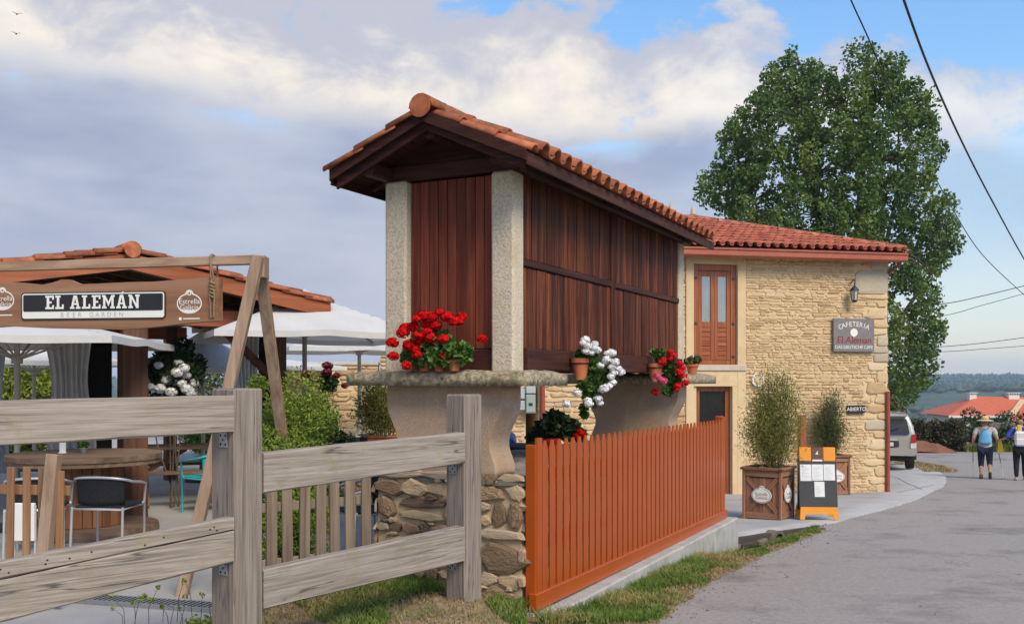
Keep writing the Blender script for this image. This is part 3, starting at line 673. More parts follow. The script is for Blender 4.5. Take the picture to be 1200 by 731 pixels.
lay_stones(cv, rc, T(0, .06, 0), stone_set('culv', 'culvert_stone', jit=.09), 60, proud=.05, rng=rngc)
# stretch of road behind the car: dry grass
blades('roadside_grass', 2200, lambda rg: (lambda y: (lerp_tab(PAVE, y)-rg.uniform(-.35, .7)+.25, y, 1))(rg.uniform(29.5, 37)), lambda x, y: zr(y)+.02, 'dry_blade', .03, .10, 'dry yellow grass on the verge beyond the parked car', 15, .014)

# ------------------------------------------------------------------ granary (raised on piers) and its plinth
HROT = -TH
pl = empty('stone_plinth', 'rubble stone plinth with pale pointing under the raised granary', 'stone plinth', O, HROT)
PA0, PA1, PB1, PZ = -1.36, -.05, 5.55, .93
MB().box((PA0, .03, -.3), (PA1-.03, PB1, PZ-.06)).build('mortar_core', 'rubble_mortar', pl)
rngp = random.Random(21)
ss = stone_set('rubble', 'rubble', round_=.29, jit=.17)
fr = []
z = -.12
for h in (.21, .12, .23, .10, .20, .14, .075):          # front courses
    x = PA0
    while x < PA1-.02:
        wd = rngp.choice((.12, .17, .24, .34, .46)); b_ = min(x+wd, PA1)
        if PA1-b_ < .09: b_ = PA1
        if rngp.random() < .26 and h > .15: fr += [(x+.012, z+.01, b_-.012, z+h*.5-.01), (x+.012, z+h*.5+.01, b_-.012, z+h-.01)]
        else: fr.append((x+.004, z+rngp.uniform(.0, .014), b_-.004, z+h-rngp.uniform(.0, .014)))
        x = b_
    z += h
# chinks of small stone in the joints
for k in range(34):
    x = rngp.uniform(PA0+.03, PA1-.1); zz = -.12+rngp.choice((.21, .33, .56, .66, .86, 1.0))-.02; fr.append((x, zz, x+rngp.uniform(.04, .10), zz+rngp.uniform(.025, .045)))
lay_stones(pl, fr, T(0, .03, 0), ss, 150, proud=.04, rng=rngp)
Mr = Matrix(((0, -1, 0, PA1-.03), (1, 0, 0, 0), (0, 0, 1, 0), (0, 0, 0, 1)))
lay_stones(pl, courses(.02, PB1, -.12, PZ-.06, .12, .22, .18, .5, .022, rngp), Mr, ss, 90, proud=.05, rng=rngp)
Ml = Matrix(((0, 1, 0, PA0), (-1, 0, 0, PB1), (0, 0, 1, 0), (0, 0, 0, 1)))
lay_stones(pl, courses(0, PB1, -.0, PZ-.06, .12, .22, .18, .5, .022, rngp), Ml, ss, 0, proud=.05, rng=rngp)
# paving stones on top
Mt = Matrix(((1, 0, 0, 0), (0, 0, -1, 0), (0, 1, 0, PZ-.065), (0, 0, 0, 1)))
Mt = T(0, 0, PZ-.065) @ RX(-PI/2)
lay_stones(pl, [(a, b_, c, d) for a, b_, c, d in courses(PA0-.02, PA1+.02, .0, PB1, .22, .42, .24, .5, .015, rngp)], Mt, stone_set('paving', 'drystone', jit=.06, round_=.16), 120, name='paving_stone', proud=.07, rng=rngp)

gr = empty('granary', 'raised granary of dark red boards between stone posts under a tiled gable roof', 'granary', O, HROT)
SL = 1.745
def pier(b0, b1, a0, a1):
    """flat pier, waisted: outline in a,z"""
    cx = (a0+a1)/2; hw = (a1-a0)/2; prof = []
    for i in range(17):
        t = i/16; zz = PZ-.02+(1.612-PZ+.02)*t; k = .90 if t < .1 else .90-.10*sstep(.08, .34, t)+.20*sstep(.36, .80, t)
        prof.append((hw*k, zz))
    pts = [(cx+h, zz) for h, zz in prof][::1]; pts = [(cx-h, zz) for h, zz in prof][::-1]+pts
    # order counter-clockwise seen from -y: bottom-left -> bottom-right -> top-right -> top-left
    right = [(cx+h, zz) for h, zz in prof]; left = [(cx-h, zz) for h, zz in prof][::-1]
    return MB().prism(right+left, b0, b1, smooth=True)
pier(.07, .42, -1.30, -.27).build('pier', 'stucco', gr)
pier(4.50, 4.86, -1.34, -.20).build('pier', 'stucco', gr)
def capstone(b0, b1, a0, a1, seed):
    rg = random.Random(seed); nx, ny = 18, 9; vs = []; fs = []
    for lay in (0, 1):
        for i in range(ny+1):
            for j in range(nx+1):
                u_, v_ = j/nx, i/ny; e = min(u_, 1-u_, v_*.6, (1-v_)*.6); th = .066+.03*min(1, e/.03)**.5
                x = a0+(a1-a0)*u_+nz(u_*3, v_*3, 2, seed)*.012; y = b0+(b1-b0)*v_+nz(v_*5, u_*5, 2, seed+1)*.02
                n_ = .016*nz(x, y, 5, seed)+.014*nz(x, y, 15, seed)+.008*nz(x, y, 31, seed); zz = 1.613 if not lay else 1.613+th+.022+n_
                if not lay: x = a0+(x-a0)*1; 
                vs.append((x, y, zz))
    q = (nx+1)*(ny+1)
    for i in range(ny):
        for j in range(nx):
            a = i*(nx+1)+j; fs.append((a+nx+1, a+nx+2, a+1, a)); fs.append((q+a, q+a+1, q+a+nx+2, q+a+nx+1))
    per = [j for j in range(nx+1)]+[i*(nx+1)+nx for i in range(1, ny+1)]+[ny*(nx+1)+j for j in range(nx-1, -1, -1)]+[i*(nx+1) for i in range(ny-1, 0, -1)]
    for p_, r_ in zip(per, per[1:]+per[:1]): fs.append((p_, r_, q+r_, q+p_))
    return MB().add(vs, fs, True)
capstone(-.07, .74, -1.60, .0, 3).build('capstone', 'slab_stone', gr)
capstone(4.25, 5.46, -1.60, .0, 8).build('capstone', 'slab_stone', gr)
PT = 3.275
for (a0, a1, b0, b1) in ((-.40, -.20, .15, .335), (-1.38, -1.175, .15, .335), (-.40, -.20, 4.58, 4.76), (-1.38, -1.175, 4.58, 4.76)):
    MB().box((a0, b0, SL-.05), (a1, b1, PT), .018).build('stone_post', 'granite_post', gr)
# floor frame
MB().box((-.27, .34, 1.735), (-.165, 4.575, 1.905), .008).build('floor_beam', 'horreo_wood_y', gr)
MB().box((-1.42, .34, 1.735), (-1.315, 4.575, 1.905), .008).build('floor_beam', 'horreo_wood_y', gr)
MB().box((-1.17, .19, 1.72), (-.405, .29, 1.90), .008).build('floor_beam', 'horreo_wood_x', gr)
MB().box((-1.31, .34, 1.77), (-.275, 4.575, 1.80)).build('floor', 'horreo_wood_y', gr)
# side boards, copied from two kinds of board
MB().box((-1.30, .36, 1.81), (-.265, 4.55, 3.26)).build('inner_shade_box', 'hole', gr)  # near-black box standing in for the unlit inside behind the board gaps
MID = 2.37
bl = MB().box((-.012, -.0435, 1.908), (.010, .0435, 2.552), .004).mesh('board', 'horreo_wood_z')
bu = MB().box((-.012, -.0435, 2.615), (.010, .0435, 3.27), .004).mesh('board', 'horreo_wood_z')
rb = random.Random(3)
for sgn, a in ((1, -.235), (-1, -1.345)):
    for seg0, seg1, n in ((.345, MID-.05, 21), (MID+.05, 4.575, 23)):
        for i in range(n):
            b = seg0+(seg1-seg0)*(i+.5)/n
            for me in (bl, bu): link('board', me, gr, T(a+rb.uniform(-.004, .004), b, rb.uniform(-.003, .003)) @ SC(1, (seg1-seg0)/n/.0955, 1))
    MB().box((a-.01, MID-.048, 1.908), (a+.03*(1 if sgn > 0 else .6), MID+.048, 3.3), .006).build('mid_post', 'horreo_wood_z', gr)
    for seg0, seg1 in ((.34, MID-.05), (MID+.05, 4.578)):
        MB().box((a-.012, seg0, 2.556), (a+.028, seg1, 2.612), .006).build('rail', 'horreo_wood_y', gr)
    MB().box((a-.02, .34, 3.272), (a+.05, 4.578, 3.36), .006).build('wall_plate', 'horreo_wood_y', gr)
# door end: boards and threshold
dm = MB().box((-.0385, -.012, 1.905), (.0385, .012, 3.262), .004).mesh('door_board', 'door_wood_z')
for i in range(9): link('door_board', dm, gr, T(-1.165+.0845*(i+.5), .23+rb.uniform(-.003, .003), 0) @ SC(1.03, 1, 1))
MB().box((-1.17, .25, 1.905), (-.405, .262, 3.26)).build('door_shade_sheet', 'hole', gr)  # near-black sheet that paints the shade between the door boards
MB().box((-1.17, 4.64, 1.74), (-.405, 4.68, 3.26)).build('end_panel', 'horreo_wood_z', gr)
MB().box((-1.42, .175, 3.277), (-.16, .32, 3.40), .008).build('tie_beam', 'horreo_wood_x', gr)
MB().box((-1.42, 4.6, 3.277), (-.16, 4.74, 3.40), .008).build('tie_beam', 'horreo_wood_x', gr)
RA, RL, RR, ZE, ZA = -.79, -1.655, .075, 3.29, 3.668   # ridge, eaves (a), deck underside heights
MB().prism([(-1.40, 3.403), (-.18, 3.403), (-.79, 3.655)], .20, .23).build('gable_board', 'horreo_wood_x', gr)
MB().prism([(-1.40, 3.403), (-.18, 3.403), (-.79, 3.655)], 4.66, 4.69).build('gable_board', 'horreo_wood_x', gr)
B0, B1 = -.20, 5.04
slp = math.atan2(ZA-ZE, RR-RA); sl_len = math.hypot(ZA-ZE, RR-RA)
roof = MB()
roof.prism([(RR, ZE), (RR-.006, ZE+.018), (RA, ZA+.02), (RL+.006, ZE+.018), (RL, ZE), (RA, ZA)], B0, B1)
rf = roof.build('roof', 'horreo_wood_y', gr)
MS = [Matrix(((0, -math.cos(slp), math.sin(slp), RR+.03), (1, 0, 0, B0+.14), (0, math.sin(slp), math.cos(slp), ZE+.036), (0, 0, 0, 1))),
      Matrix(((0, math.cos(slp), -math.sin(slp), RL-.03), (-1, 0, 0, B1), (0, math.sin(slp), math.cos(slp), ZE+.036), (0, 0, 0, 1)))]
tmb = tile_mesh('tile', .215, .41, .062, 'horreo_tile', n=6)
for i, M in enumerate(MS): lay_tiles(rf, M, 23 if i == 0 else 24, 3, .215, .335, tmb, 'horreo_tile', 300, rb, tilt=.05)
# rake: barrel tiles over the gable edge, ridge tiles, boards, purlins
rk = ridge_tile_mb(.058, .40, .016).mesh('verge_tile', 'horreo_tile')
for i, M in enumerate(MS):
    for r in range(3):
        bx = -.075 if i == 0 else (B1-B0)+.005
        link('verge_tile', rk, rf, M @ T(bx, r*.325-.005, -.008+.003*r) @ RX(-.05))
rd = ridge_tile_mb(.10, .43, .02).mesh('ridge_tile', 'horreo_tile')
for k in range(13): link('ridge_tile', rd, rf, T(RA, B0-.05+k*.405, ZA+.055+.004*(k % 2)) @ RX(.03))
MB().lathe([(0, -.004), (.085, -.004), (.09, .02), (0, .025)], 18, M=T(RA, B0-.055, ZA+.065) @ RX(PI/2) @ T(0, 0, -.01)).build('ridge_end_cap', 'horreo_tile', rf)
def rake_board(y0, y1, h, drop, name, ins=0.0):
    for s_ in (1, -1):
        e = RR-ins if s_ > 0 else RL+ins; c, d = math.cos(slp), math.sin(slp)
        pts = [(e, ZE-h-drop), (e, ZE-drop), (RA, ZA-drop+0*h), (RA, ZA-h-drop)]
        if s_ < 0: pts = pts[::-1]
        MB().prism(pts[::-1] if s_ > 0 else pts[::-1], y0, y1).build(name, 'horreo_wood_x', gr)
rake_board(B0-.025, B0-.002, .085, -.04, 'rake_board')
rake_board(B0+.03, B0+.055, .10, .002, 'inner_rake_board', .03)
for s_, e in ((1, RR), (-1, RL)):
    x0, x1 = (e-.022, e-.003) if s_ > 0 else (e+.003, e+.022)
    MB().box((x0+(.012*s_), B0+.0, ZE-.075), (x1+(.012*s_), B1, ZE+.02), .004).build('eave_board', 'horreo_wood_y', gr)
    for k in range(9):
        b = .0+k*.58
        MB().beam((e-.05*s_, b+.3, ZE-.028), (RA, b+.3, ZA-.028), .05, .05, .004, up=(0, 1, 0)).build('rafter', 'horreo_wood_y', gr)
for a, zz in ((RA, ZA-.075), (-.22, ZE+.065), (-1.36, ZE+.065)):
    MB().box((a-.05, B0+.075, zz-.075), (a+.05, 5.0, zz+.03), .015).build('purlin', 'horreo_wood_y', gr)

def gravel():
    rg = np.random.RandomState(33); P = []; R = []
    while len(P) < 900:
        y = 5.5+30*rg.rand()**1.6; L_ = lerp_tab(ROADL, y); x = L_+abs(rg.normal())*.16-.05
        if 14.4 < y and rg.rand() < .5: continue
        P.append((x, y, zr(y)+.004)); R.append(.004+.010*rg.rand()**2)
    P = np.array(P); R = np.array(R); n = len(P); base = np.array([(1, 0, .2), (0, 1, .1), (-1, 0, .2), (0, -1, .1), (0, 0, .8), (0, 0, -.3)])
    vs = (P[:, None]+base[None]*R[:, None, None]*(1+.3*rg.normal(size=(n, 6, 3)))).reshape(-1, 3); f = np.array([(0, 1, 4), (1, 2, 4), (2, 3, 4), (3, 0, 4), (1, 0, 5), (2, 1, 5), (3, 2, 5), (0, 3, 5)])
    tag(link('gravel', raw_mesh('gravel', vs, (np.arange(n)[:, None, None]*6+f[None]).reshape(-1, 3), 'drystone')), 'loose grit and pebbles along the edge of the asphalt', 'gravel', kind='stuff')
gravel()
# ------------------------------------------------------------------ orange picket gate
gt = empty('picket_gate', 'glossy orange brown picket gate standing on the concrete kerb', 'gate', O, HROT)
GB = 5.78; gz0 = lambda b: -.045-.010*b; gz1 = lambda b: 1.20-.006*b
pk = MB(); hw = .051
pk.prism([(-hw, 0), (hw, 0), (hw, .982), (.016, 1.052), (-.016, 1.052), (-hw, .982)], -.006, .006)
pkm = pk.mesh('picket', 'gate_paint'); n = 40
for i in range(n):
    b = .135+(GB-.23)*(i+.5)/n; z0 = gz0(b)+.10; h = gz1(b)-z0
    link('picket', pkm, gt, T(.035, b, z0) @ RZ(PI/2) @ SC(1, 1, h/1.052))
MB().beam((.0, .06, gz0(0)), (.0, .06, 1.175), .085, .075, .006).build('gate_stile', 'gate_paint', gt)
MB().beam((.038, .085, gz0(0)+.02), (.038, .085, 1.225), .085, .026, .004, up=(1, 0, 0)).build('gate_stile', 'gate_paint', gt)
MB().beam((.0, GB-.05, gz0(GB)), (.0, GB-.05, 1.19), .075, .09, .006).build('gate_stile', 'gate_paint', gt)
MB().beam((.03, .0, gz0(0)+.055), (.03, GB, gz0(GB)+.055), .07, .125, .006, up=(0, 0, 1)).build('bottom_rail', 'gate_paint', gt)
for zz in (.42, .93): MB().beam((-.012, .03, zz), (-.012, GB-.02, zz-.03), .04, .10, .005, up=(0, 0, 1)).build('back_rail', 'gate_paint', gt)
MB().beam((-.05, GB+.05, -.5), (-.05, GB+.05, 1.2), .09, .09, .006).build('gate_post', 'gate_paint', gt)

# ------------------------------------------------------------------ weathered rail fence in the foreground
C0 = V(-1.526, 5.4, 0); fdir = math.atan2(.61, .792)
fe = empty('rail_fence', 'weathered grey timber rail fence with thick posts in front of the terrace', 'fence', C0, -fdir)
fe_post = [((-.218, 0, -.4), (0, .195, 1.613)), ((-.185, 1.957, -.1), (0, 2.15, 1.557))]
for lo, hi in fe_post: MB().box(lo, hi, .012).build('post', 'grey_wood_z', fe)
def rail(y0, z0a, z1a, y1, z0b, z1b, name='rail', rot=0.0, x0=-.082, x1=0.0):
    mb = MB(); b = .008
    vs = []
    for y, za, zb in ((y0, z0a, z1a), (y1, z0b, z1b)):
        for x, z in ((x0+b, za), (x1-b, za), (x1, za+b), (x1, zb-b), (x1-b, zb), (x0+b, zb), (x0, zb-b), (x0, za+b)): vs.append((x, y, z))
    ns = 14; full = []
    for i in range(ns+1):
        t = i/ns
        for k in range(8):
            p, q = Vector(vs[k]), Vector(vs[8+k]); v = p.lerp(q, t); w_ = .004*nz(v.y*2+k*.0, z0a*3, 2.0, k); full.append((v.x+w_*.6, v.y, v.z+w_*1.2))
    fs = [(i*8+k, i*8+(k+1) % 8, (i+1)*8+(k+1) % 8, (i+1)*8+k) for i in range(ns) for k in range(8)]+[tuple(range(8))[::-1], tuple(range(ns*8, ns*8+8))]
    if y1 < y0: fs = [f[::-1] for f in fs]
    mb.add(full, fs); return mb.build(name, 'grey_wood_y', fe, RZ(rot))
rail(.198, 1.017, 1.246, 1.954, 1.07, 1.287)
rail(.198, .36, .585, 1.954, .375, .625)
LR = math.radians(-12.2)
rail(-.003, 1.372, 1.575, -2.6, 1.32, 1.545, rot=LR)
rail(-.003, .835, .905, -2.6, .575, .665, rot=LR)
rail(-.003, .66, .831, -2.6, .33, .571, rot=LR, x1=-.003)
MB().box((-.185, -2.79, -.4), (0, -2.604, 1.60), .012).build('post', 'grey_wood_z', fe, RZ(LR))
def bracket(x0, y, z0, z1, wd=.072):
    o = MB().box((x0, y-.005, z0), (x0+wd, y-.0005, z1), .001).build('bracket', 'galvanised', fe)
    h = MB()
    for px_, pz_ in ((.2, .2), (.8, .2), (.2, .8), (.8, .8), (.5, .5)):
        h.prism(ellipse(x0+wd*px_, z0+(z1-z0)*pz_, .0065, .0065, 10), y-.0062, y-.005)
    h.build('bracket_hole', 'hole', o)  # flat black discs painted as the dark holes of the plate
bracket(-.135, 0, 1.285, 1.368); bracket(-.135, 0, .575, .655); bracket(-.15, 1.957, .99, 1.06); bracket(-.15, 1.957, .30, .37)
kn = MB()
rk_ = random.Random(5)
for k in range(16):
    y = -rk_.uniform(.1, 1.5); kn.prism(ellipse(y*0, 0, .005, .004, 8), -.001, .001, M=RZ(LR) @ T(.0015, y, .86-.095*abs(y)-rk_.uniform(.0, .03)+.02) @ RZ(PI/2))
kn.build('nail_hole', 'hole', fe)

# ------------------------------------------------------------------ picket fences of the terrace
def picket_fence(p, q, n, z0, z1, wd, label, m, seed, rails=(.25, .75)):
    p, q = Vector(p), Vector(q); d = q-p; L = d.length
    t = empty('picket_fence', label, 'fence', p, math.atan2(d.y, d.x)); rg = random.Random(seed)
    me = MB().box((-wd/2, -.012, z0), (wd/2, .012, z1), .004).mesh('picket', m)
    for i in range(n): link('picket', me, t, T(L*(i+.5)/n+rg.uniform(-.006, .006), 0, rg.uniform(-.02, .015)) @ RY(rg.uniform(-.02, .02)))
    for f in rails: zz = z0+(z1-z0)*f; MB().box((0, .014, zz-.035), (L, .04, zz+.035), .003).build('rail', m, t)
    return t
picket_fence(V(-2.08, 7.18, 0), V(-1.12, 7.93, 0), 9, .06, .91, .085, 'low grey brown picket fence behind the rails beside the stone plinth', 'grey_picket', 2)
lf = picket_fence(V(-4.3, 7.15, 0), V(-3.15, 6.95, 0), 9, .09, 1.035, .055, 'low brown picket fence beside the leaning post left of the entrance', 'picket_wood', 3, rails=(.12, .83))
lp = MB().beam(at(50, 668, 6.88), at(63.5, 532, 6.95), .085, .075, .004, up=(.1, 1, 0)); lp.beam(at(47, 700, 6.9), at(50, 668.2, 6.88), .084, .074, .002, up=(.1, 1, 0))
tag(lp.build('leaning_post', 'beam_wood_z'), 'pale timber post leaning beside the left picket fence', 'post')

# ------------------------------------------------------------------ timber entrance frame with the hanging sign
ef = empty('entrance_frame', 'timber A shaped frame with a long top beam over the terrace entrance', 'frame', V(-2.2, 7.7, 0))
ef.rotation_euler = (0, 0, 0)
def rel(p): return Vector(p)-ef.location
TP = at(301, 305, 7.55); 
MB().beam(rel(at(302, 304.5, 7.55)), rel(at(-160, 317.5, 8.05)), .062, .072, .005, up=(0, 0, 1)).build('top_beam', 'beam_wood_x', ef)
MB().beam(rel(at(303, 300, 7.46)), rel(V(-2.47, 7.33, .03)), .085, .075, .005).build('leg', 'beam_wood_z', ef)
MB().beam(rel(at(304, 303, 7.64)), rel(V(-1.93, 8.85, .03)), .085, .075, .005).build('leg', 'beam_wood_z', ef)
MB().box(rel(at(301.5, 325, 7.50)), rel(at(309.5, 299, 7.50))+V(0, .16, 0), .004).build('end_block', 'beam_wood_z', ef)
MB().beam(rel(at(-150, 304, 8.0)), rel(V(-6.2, 7.6, .03)), .085, .075, .005).build('leg', 'beam_wood_z', ef)
MB().beam(rel(at(-150, 304, 8.12)), rel(V(-5.3, 8.9, .03)), .085, .075, .005).build('leg', 'beam_wood_z', ef)
# the plank
P0 = at(256, 376, 7.55); sx = at(-160, 387, 8.02)-P0; sx.z = 0; SL_ = sx.length; srz = math.atan2(-sx.y, -sx.x)
sg = empty('hanging_sign', 'long wavy edged wooden board with a black and white name plate hanging from ropes', 'sign', P0, srz)
# local x runs from -SL_ (left) to 0 (right end); z up; faces -y
def px2x(px):      # photograph column to board coordinate along the plank
    k = (px-600)/F; d = sx.normalized(); t = (k*P0.y-P0.x)/(d.x-k*d.y); return -t
top = [(-.0, .34)]; rgs = random.Random(9); m_ = 60
zt = lambda px, py: EYE-(py-HY)/F*(P0.y+sx.normalized().y*(-px2x(px)))-P0.z
tp = [(256, 325), (245, 324.5), (228, 326), (205, 328), (180, 330), (150, 330.5), (120, 332), (95, 333), (88, 331), (80, 327.5), (72, 327.5), (62, 331), (50, 333.5), (30, 331.5), (10, 330.5), (-20, 331), (-60, 329), (-110, 332), (-158, 332)]
bt = [(-158, 386), (-60, 386), (-20, 384), (10, 382), (50, 384), (100, 385), (140, 386), (160, 385), (185, 382.5), (215, 379), (240, 376.5), (256, 375.5)]
out = [(px2x(a), zt(a, b)) for a, b in tp]+[(px2x(a), zt(a, b)) for a, b in bt]
MB().prism(out, 0, .075).build('plank', 'sign_plank', sg)
xa, xb = px2x(26), px2x(194.5); za, zb = zt(110, 374), zt(110, 342)
def rrect(x0, z0, x1, z1, r=.02, n=4):
    o = []
    for cx, cz, a0 in ((x1-r, z0+r, -PI/2), (x1-r, z1-r, 0), (x0+r, z1-r, PI/2), (x0+r, z0+r, PI)):
        for i in range(n+1): a = a0+PI/2*i/n; o.append((cx+r*math.cos(a), cz+r*math.sin(a)))
    return o
pb = MB().prism(rrect(xa, za, xb, zb, .025), -.010, -.0005).build('name_board', 'black_paint', sg)
ip = .009
MB().prism(rrect(xa+ip, za+ip, xb-ip, zb-ip, .02), -.012, -.0102).build('white_border', 'sign_cream', pb)
zs = za+(zb-za)*.30
MB().prism(rrect(xa+2.1*ip, zs, xb-2.1*ip, zb-2.1*ip, .012), -.0145, -.0122).build('black_field', 'black_paint', pb)
GL = {
 'E': (.62, [[(0, 0), (.62, 0), (.62, .14), (0, .14)], [(0, .86), (.62, .86), (.62, 1), (0, 1)], [(.1, .14), (.28, .14), (.28, .86), (.1, .86)], [(.28, .43), (.46, .43), (.46, .57), (.28, .57)], [(.5, .14), (.62, .14), (.62, .3), (.5, .3)], [(.5, .7), (.62, .7), (.62, .86), (.5, .86)]]),
 'L': (.6, [[(0, 0), (.6, 0), (.6, .14), (0, .14)], [(.1, .14), (.28, .14), (.28, .86), (.1, .86)], [(0, .86), (.38, .86), (.38, 1), (0, 1)], [(.47, .14), (.6, .14), (.6, .34), (.47, .34)]]),
 'A': (.74, [[(0, 0), (.32, 0), (.32, .14), (0, .14)], [(.42, 0), (.74, 0), (.74, .14), (.42, .14)], [(.08, .14), (.24, .14), (.37, .8), (.37, 1), (.25, 1)], [(.5, .14), (.66, .14), (.49, 1), (.37, 1), (.37, .8)], [(.272, .3), (.468, .3), (.445, .42), (.295, .42)]]),
 'M': (.9, [[(0, 0), (.32, 0), (.32, .14), (0, .14)], [(.58, 0), (.9, 0), (.9, .14), (.58, .14)], [(.08, .14), (.24, .14), (.24, .86), (.08, .86)], [(.66, .14), (.82, .14), (.82, .86), (.66, .86)], [(0, .86), (.24, .86), (.24, 1), (0, 1)], [(.66, .86), (.9, .86), (.9, 1), (.66, 1)], [(.24, .68), (.45, .15), (.45, .5), (.24, 1)], [(.45, .15), (.66, .68), (.66, 1), (.45, .5)]]),
 'N': (.8, [[(0, 0), (.32, 0), (.32, .14), (0, .14)], [(.08, .14), (.24, .14), (.24, .86), (.08, .86)], [(0, .86), (.24, .86), (.24, 1), (0, 1)], [(.24, .7), (.56, 0), (.56, .32), (.24, 1)], [(.56, 0), (.72, 0), (.72, .86), (.56, .86)], [(.48, .86), (.8, .86), (.8, 1), (.48, 1)]])}
GL['Á'] = (GL['A'][0], GL['A'][1]+[[(.33, 1.06), (.44, 1.06), (.55, 1.24), (.42, 1.24)]])
x0, x1 = px2x(54.5), px2x(165); zz0 = zs+(zb-zs)*.12; hh = (zb-zs)*.70
tw = sum(.34 if c == ' ' else GL[c][0]+.10 for c in 'EL ALEMÁN')-.10; k = (x1-x0)/tw; x = x0; lt = MB()
for c in 'EL ALEMÁN':
    if c == ' ': x += .34*k; continue
    w_, ps = GL[c]
    for p in ps: lt.add([(x+a*k, -.0155, zz0+b*hh) for a, b in p], [tuple(range(len(p)))])
    x += (w_+.10)*k
    if c == 'L' and x < x0+2.2*k: lt.build('lettering', 'sign_cream', pb); lt = MB()
lt.build('lettering', 'sign_cream', pb)
bg = MB(); s_ = 'BEER GARDEN'
for i, c in enumerate(s_):
    if c == ' ': bg.build('lettering', 'print_grey', pb); bg = MB()
    if c != ' ': add_text(bg, c, .052, px2x(74)+(px2x(143)-px2x(74))*i/(len(s_)-1), za+(zs-za)*.52, -.0135)
bg.build('lettering', 'print_grey', pb)
def brand_emblem(mb, cx, cz, k, y, band=True):
    """white outlined oval with a small crown bump on top and two words"""
    n = 72
    def outline(g):
        o = []
        for i in range(n):
            a = 2*PI*i/n+PI/2; rx, rz = .098+g, .075+g; x_, z_ = rx*math.cos(a), rz*math.sin(a)
            q_ = .032+g
            if z_ > 0 and abs(x_) < q_: z_ = max(z_, .068+math.sqrt(q_*q_-x_*x_))
            o.append((cx+x_*k, cz+z_*k))
        return o
    ring(mb, outline(0), outline(-.009), y)
    add_text(mb, 'Estrella', .056*k, cx, cz+.014*k, y); add_text(mb, 'Galicia', .056*k, cx, cz-.030*k, y)
    ring(mb, ellipse(cx, cz+.075*k, .017*k, .017*k, 14), ellipse(cx, cz+.075*k, .009*k, .009*k, 14), y)
    if band:
        seg = [(cx+.089*k*math.cos(a), cz+.068*k*math.sin(a)) for a in [PI+.78+(PI-1.56)*i/12 for i in range(13)]]
        mb.add([(x_, y, z_) for x_, z_ in seg], [tuple(range(len(seg)))])
for px in (222, 3, -110):
    em = MB(); cx, cz = px2x(px), zt(px, 355.5 if px > 100 else 352); brand_emblem(em, cx, cz, 1.05, -.002)
    em.prism(ellipse(cx-.075, cz-.118, .013, .013, 12), -.002, -.001); em.box((cx-.05, -.002, cz-.122), (cx+.085, -.001, cz-.113))
    em.build('emblem', 'sign_cream', sg)
rp = MB(); rx0 = px2x(249.5)
rr_ = random.Random(2)
for s_ in (-.012, .012): rp.tube([(rx0+s_, -.012, zt(249, 372)), (rx0+s_*1.6, -.016, zt(249, 345)), (rx0-s_, -.014, zt(249, 325)), (rx0+s_*.5, -.05, zt(249, 302)), (rx0, -.02, zt(249, 298.5)), (rx0, .07, zt(249, 299.5)), (rx0, .08, zt(249, 322))], .007, 6)
for i in range(5): rp.tube([(rx0-.022, -.012, zt(249, 330+i*4)), (rx0, -.026, zt(249, 331.5+i*4)), (rx0+.022, -.012, zt(249, 333+i*4))], .008, 6)
rp.tube([(px2x(-100), -.02, zt(-100, 345)), (px2x(-100), -.03, zt(-100, 306)), (px2x(-100), .06, zt(-100, 306)), (px2x(-100), .08, zt(-100, 345))], .007, 6)
rp.build('rope', 'rope', sg)

# ------------------------------------------------------------------ drain
dr = empty('drain_channel', 'grey metal drain grating set in the pale concrete below the terrace', 'drain', V(-3.3, 7.30, .0), math.atan2(-.33, 1.22))
MB().box((-.4, -.10, -.2), (1.50, .10, .060), .002).build('channel', 'galvanised', dr)
sl_ = MB()
for i in range(46): sl_.box((-.38+i*.041, -.075, .0602), (-.38+i*.041+.012, .075, .0625))
sl_.build('slot', 'hole', dr)

# ------------------------------------------------------------------ cafe house
RC = V(8.28, 21.65, -.85); CRZ = math.atan2(1.1, 5.0)
cf = empty('cafe_house', 'pale stone house with cream surrounds, red tiled hipped roof and wooden shutters', 'house', RC, CRZ)
WT = 5.22
for x0, x1, z0, z1 in ((-7.93, -4.57, 0, WT), (-3.58, 0, 0, WT), (-4.57, -4.5, 0, 2.37), (-3.7, -3.58, 0, 2.37), (-4.57, -3.58, 2.37, 2.83), (-4.57, -3.58, 4.955, WT)):
    MB().box((x0+.0005, 0, z0), (x1-.0005, .38, z1)).build('wall', 'cafe_mortar', cf)
MB().box((-.38, .381, 0), (0, 7.0, WT)).build('wall', 'cafe_mortar', cf); MB().box((-7.93, .381, 0), (-7.55, 7.0, WT)).build('wall', 'cafe_mortar', cf)
MB().box((-7.54, 6.6, 0), (-.385, 7.0, WT)).build('wall', 'cafe_mortar', cf)
MB().box((-5.2, .385, 0), (-3.2, 1.5, WT-.1)).build('dark_interior', 'hole', cf)
rs_ = random.Random(31)
def front_ok(q): return q[0] > -3.41
holes = [(-4.78, -1, -3.385, WT), (-.80, 4.38, .1, 4.92)]
qu = []; z = .02
hs = [.20, .16, .24, .14, .20, .26, .18, .23, .16, .20, .20, .26, .26, .18]*2
for i, h in enumerate(hs):
    if z+h > 4.38: break
    wq = (.26, .48, .34, .56)[i % 4]; qu.append((-wq, z+.012, .012, z+h-.012)); holes.append((-wq-.005, z, .1, z+h)); z += h
holes.append((-.5, z, .1, 4.39))
qu.append((-.5, z+.01, .012, 4.37)); qu.append((-.79, 4.40, .012, 4.90)); qu.append((-.42, 4.93, .012, 5.16)); holes.append((-.43, 4.92, .1, 5.2))
rects = courses(-3.385, 0, .0, 5.2, .036, .085, .08, .30, .010, rs_, holes)
vis = sorted(rects, key=lambda q: -(q[2]-q[0])*(q[3]-q[1]))
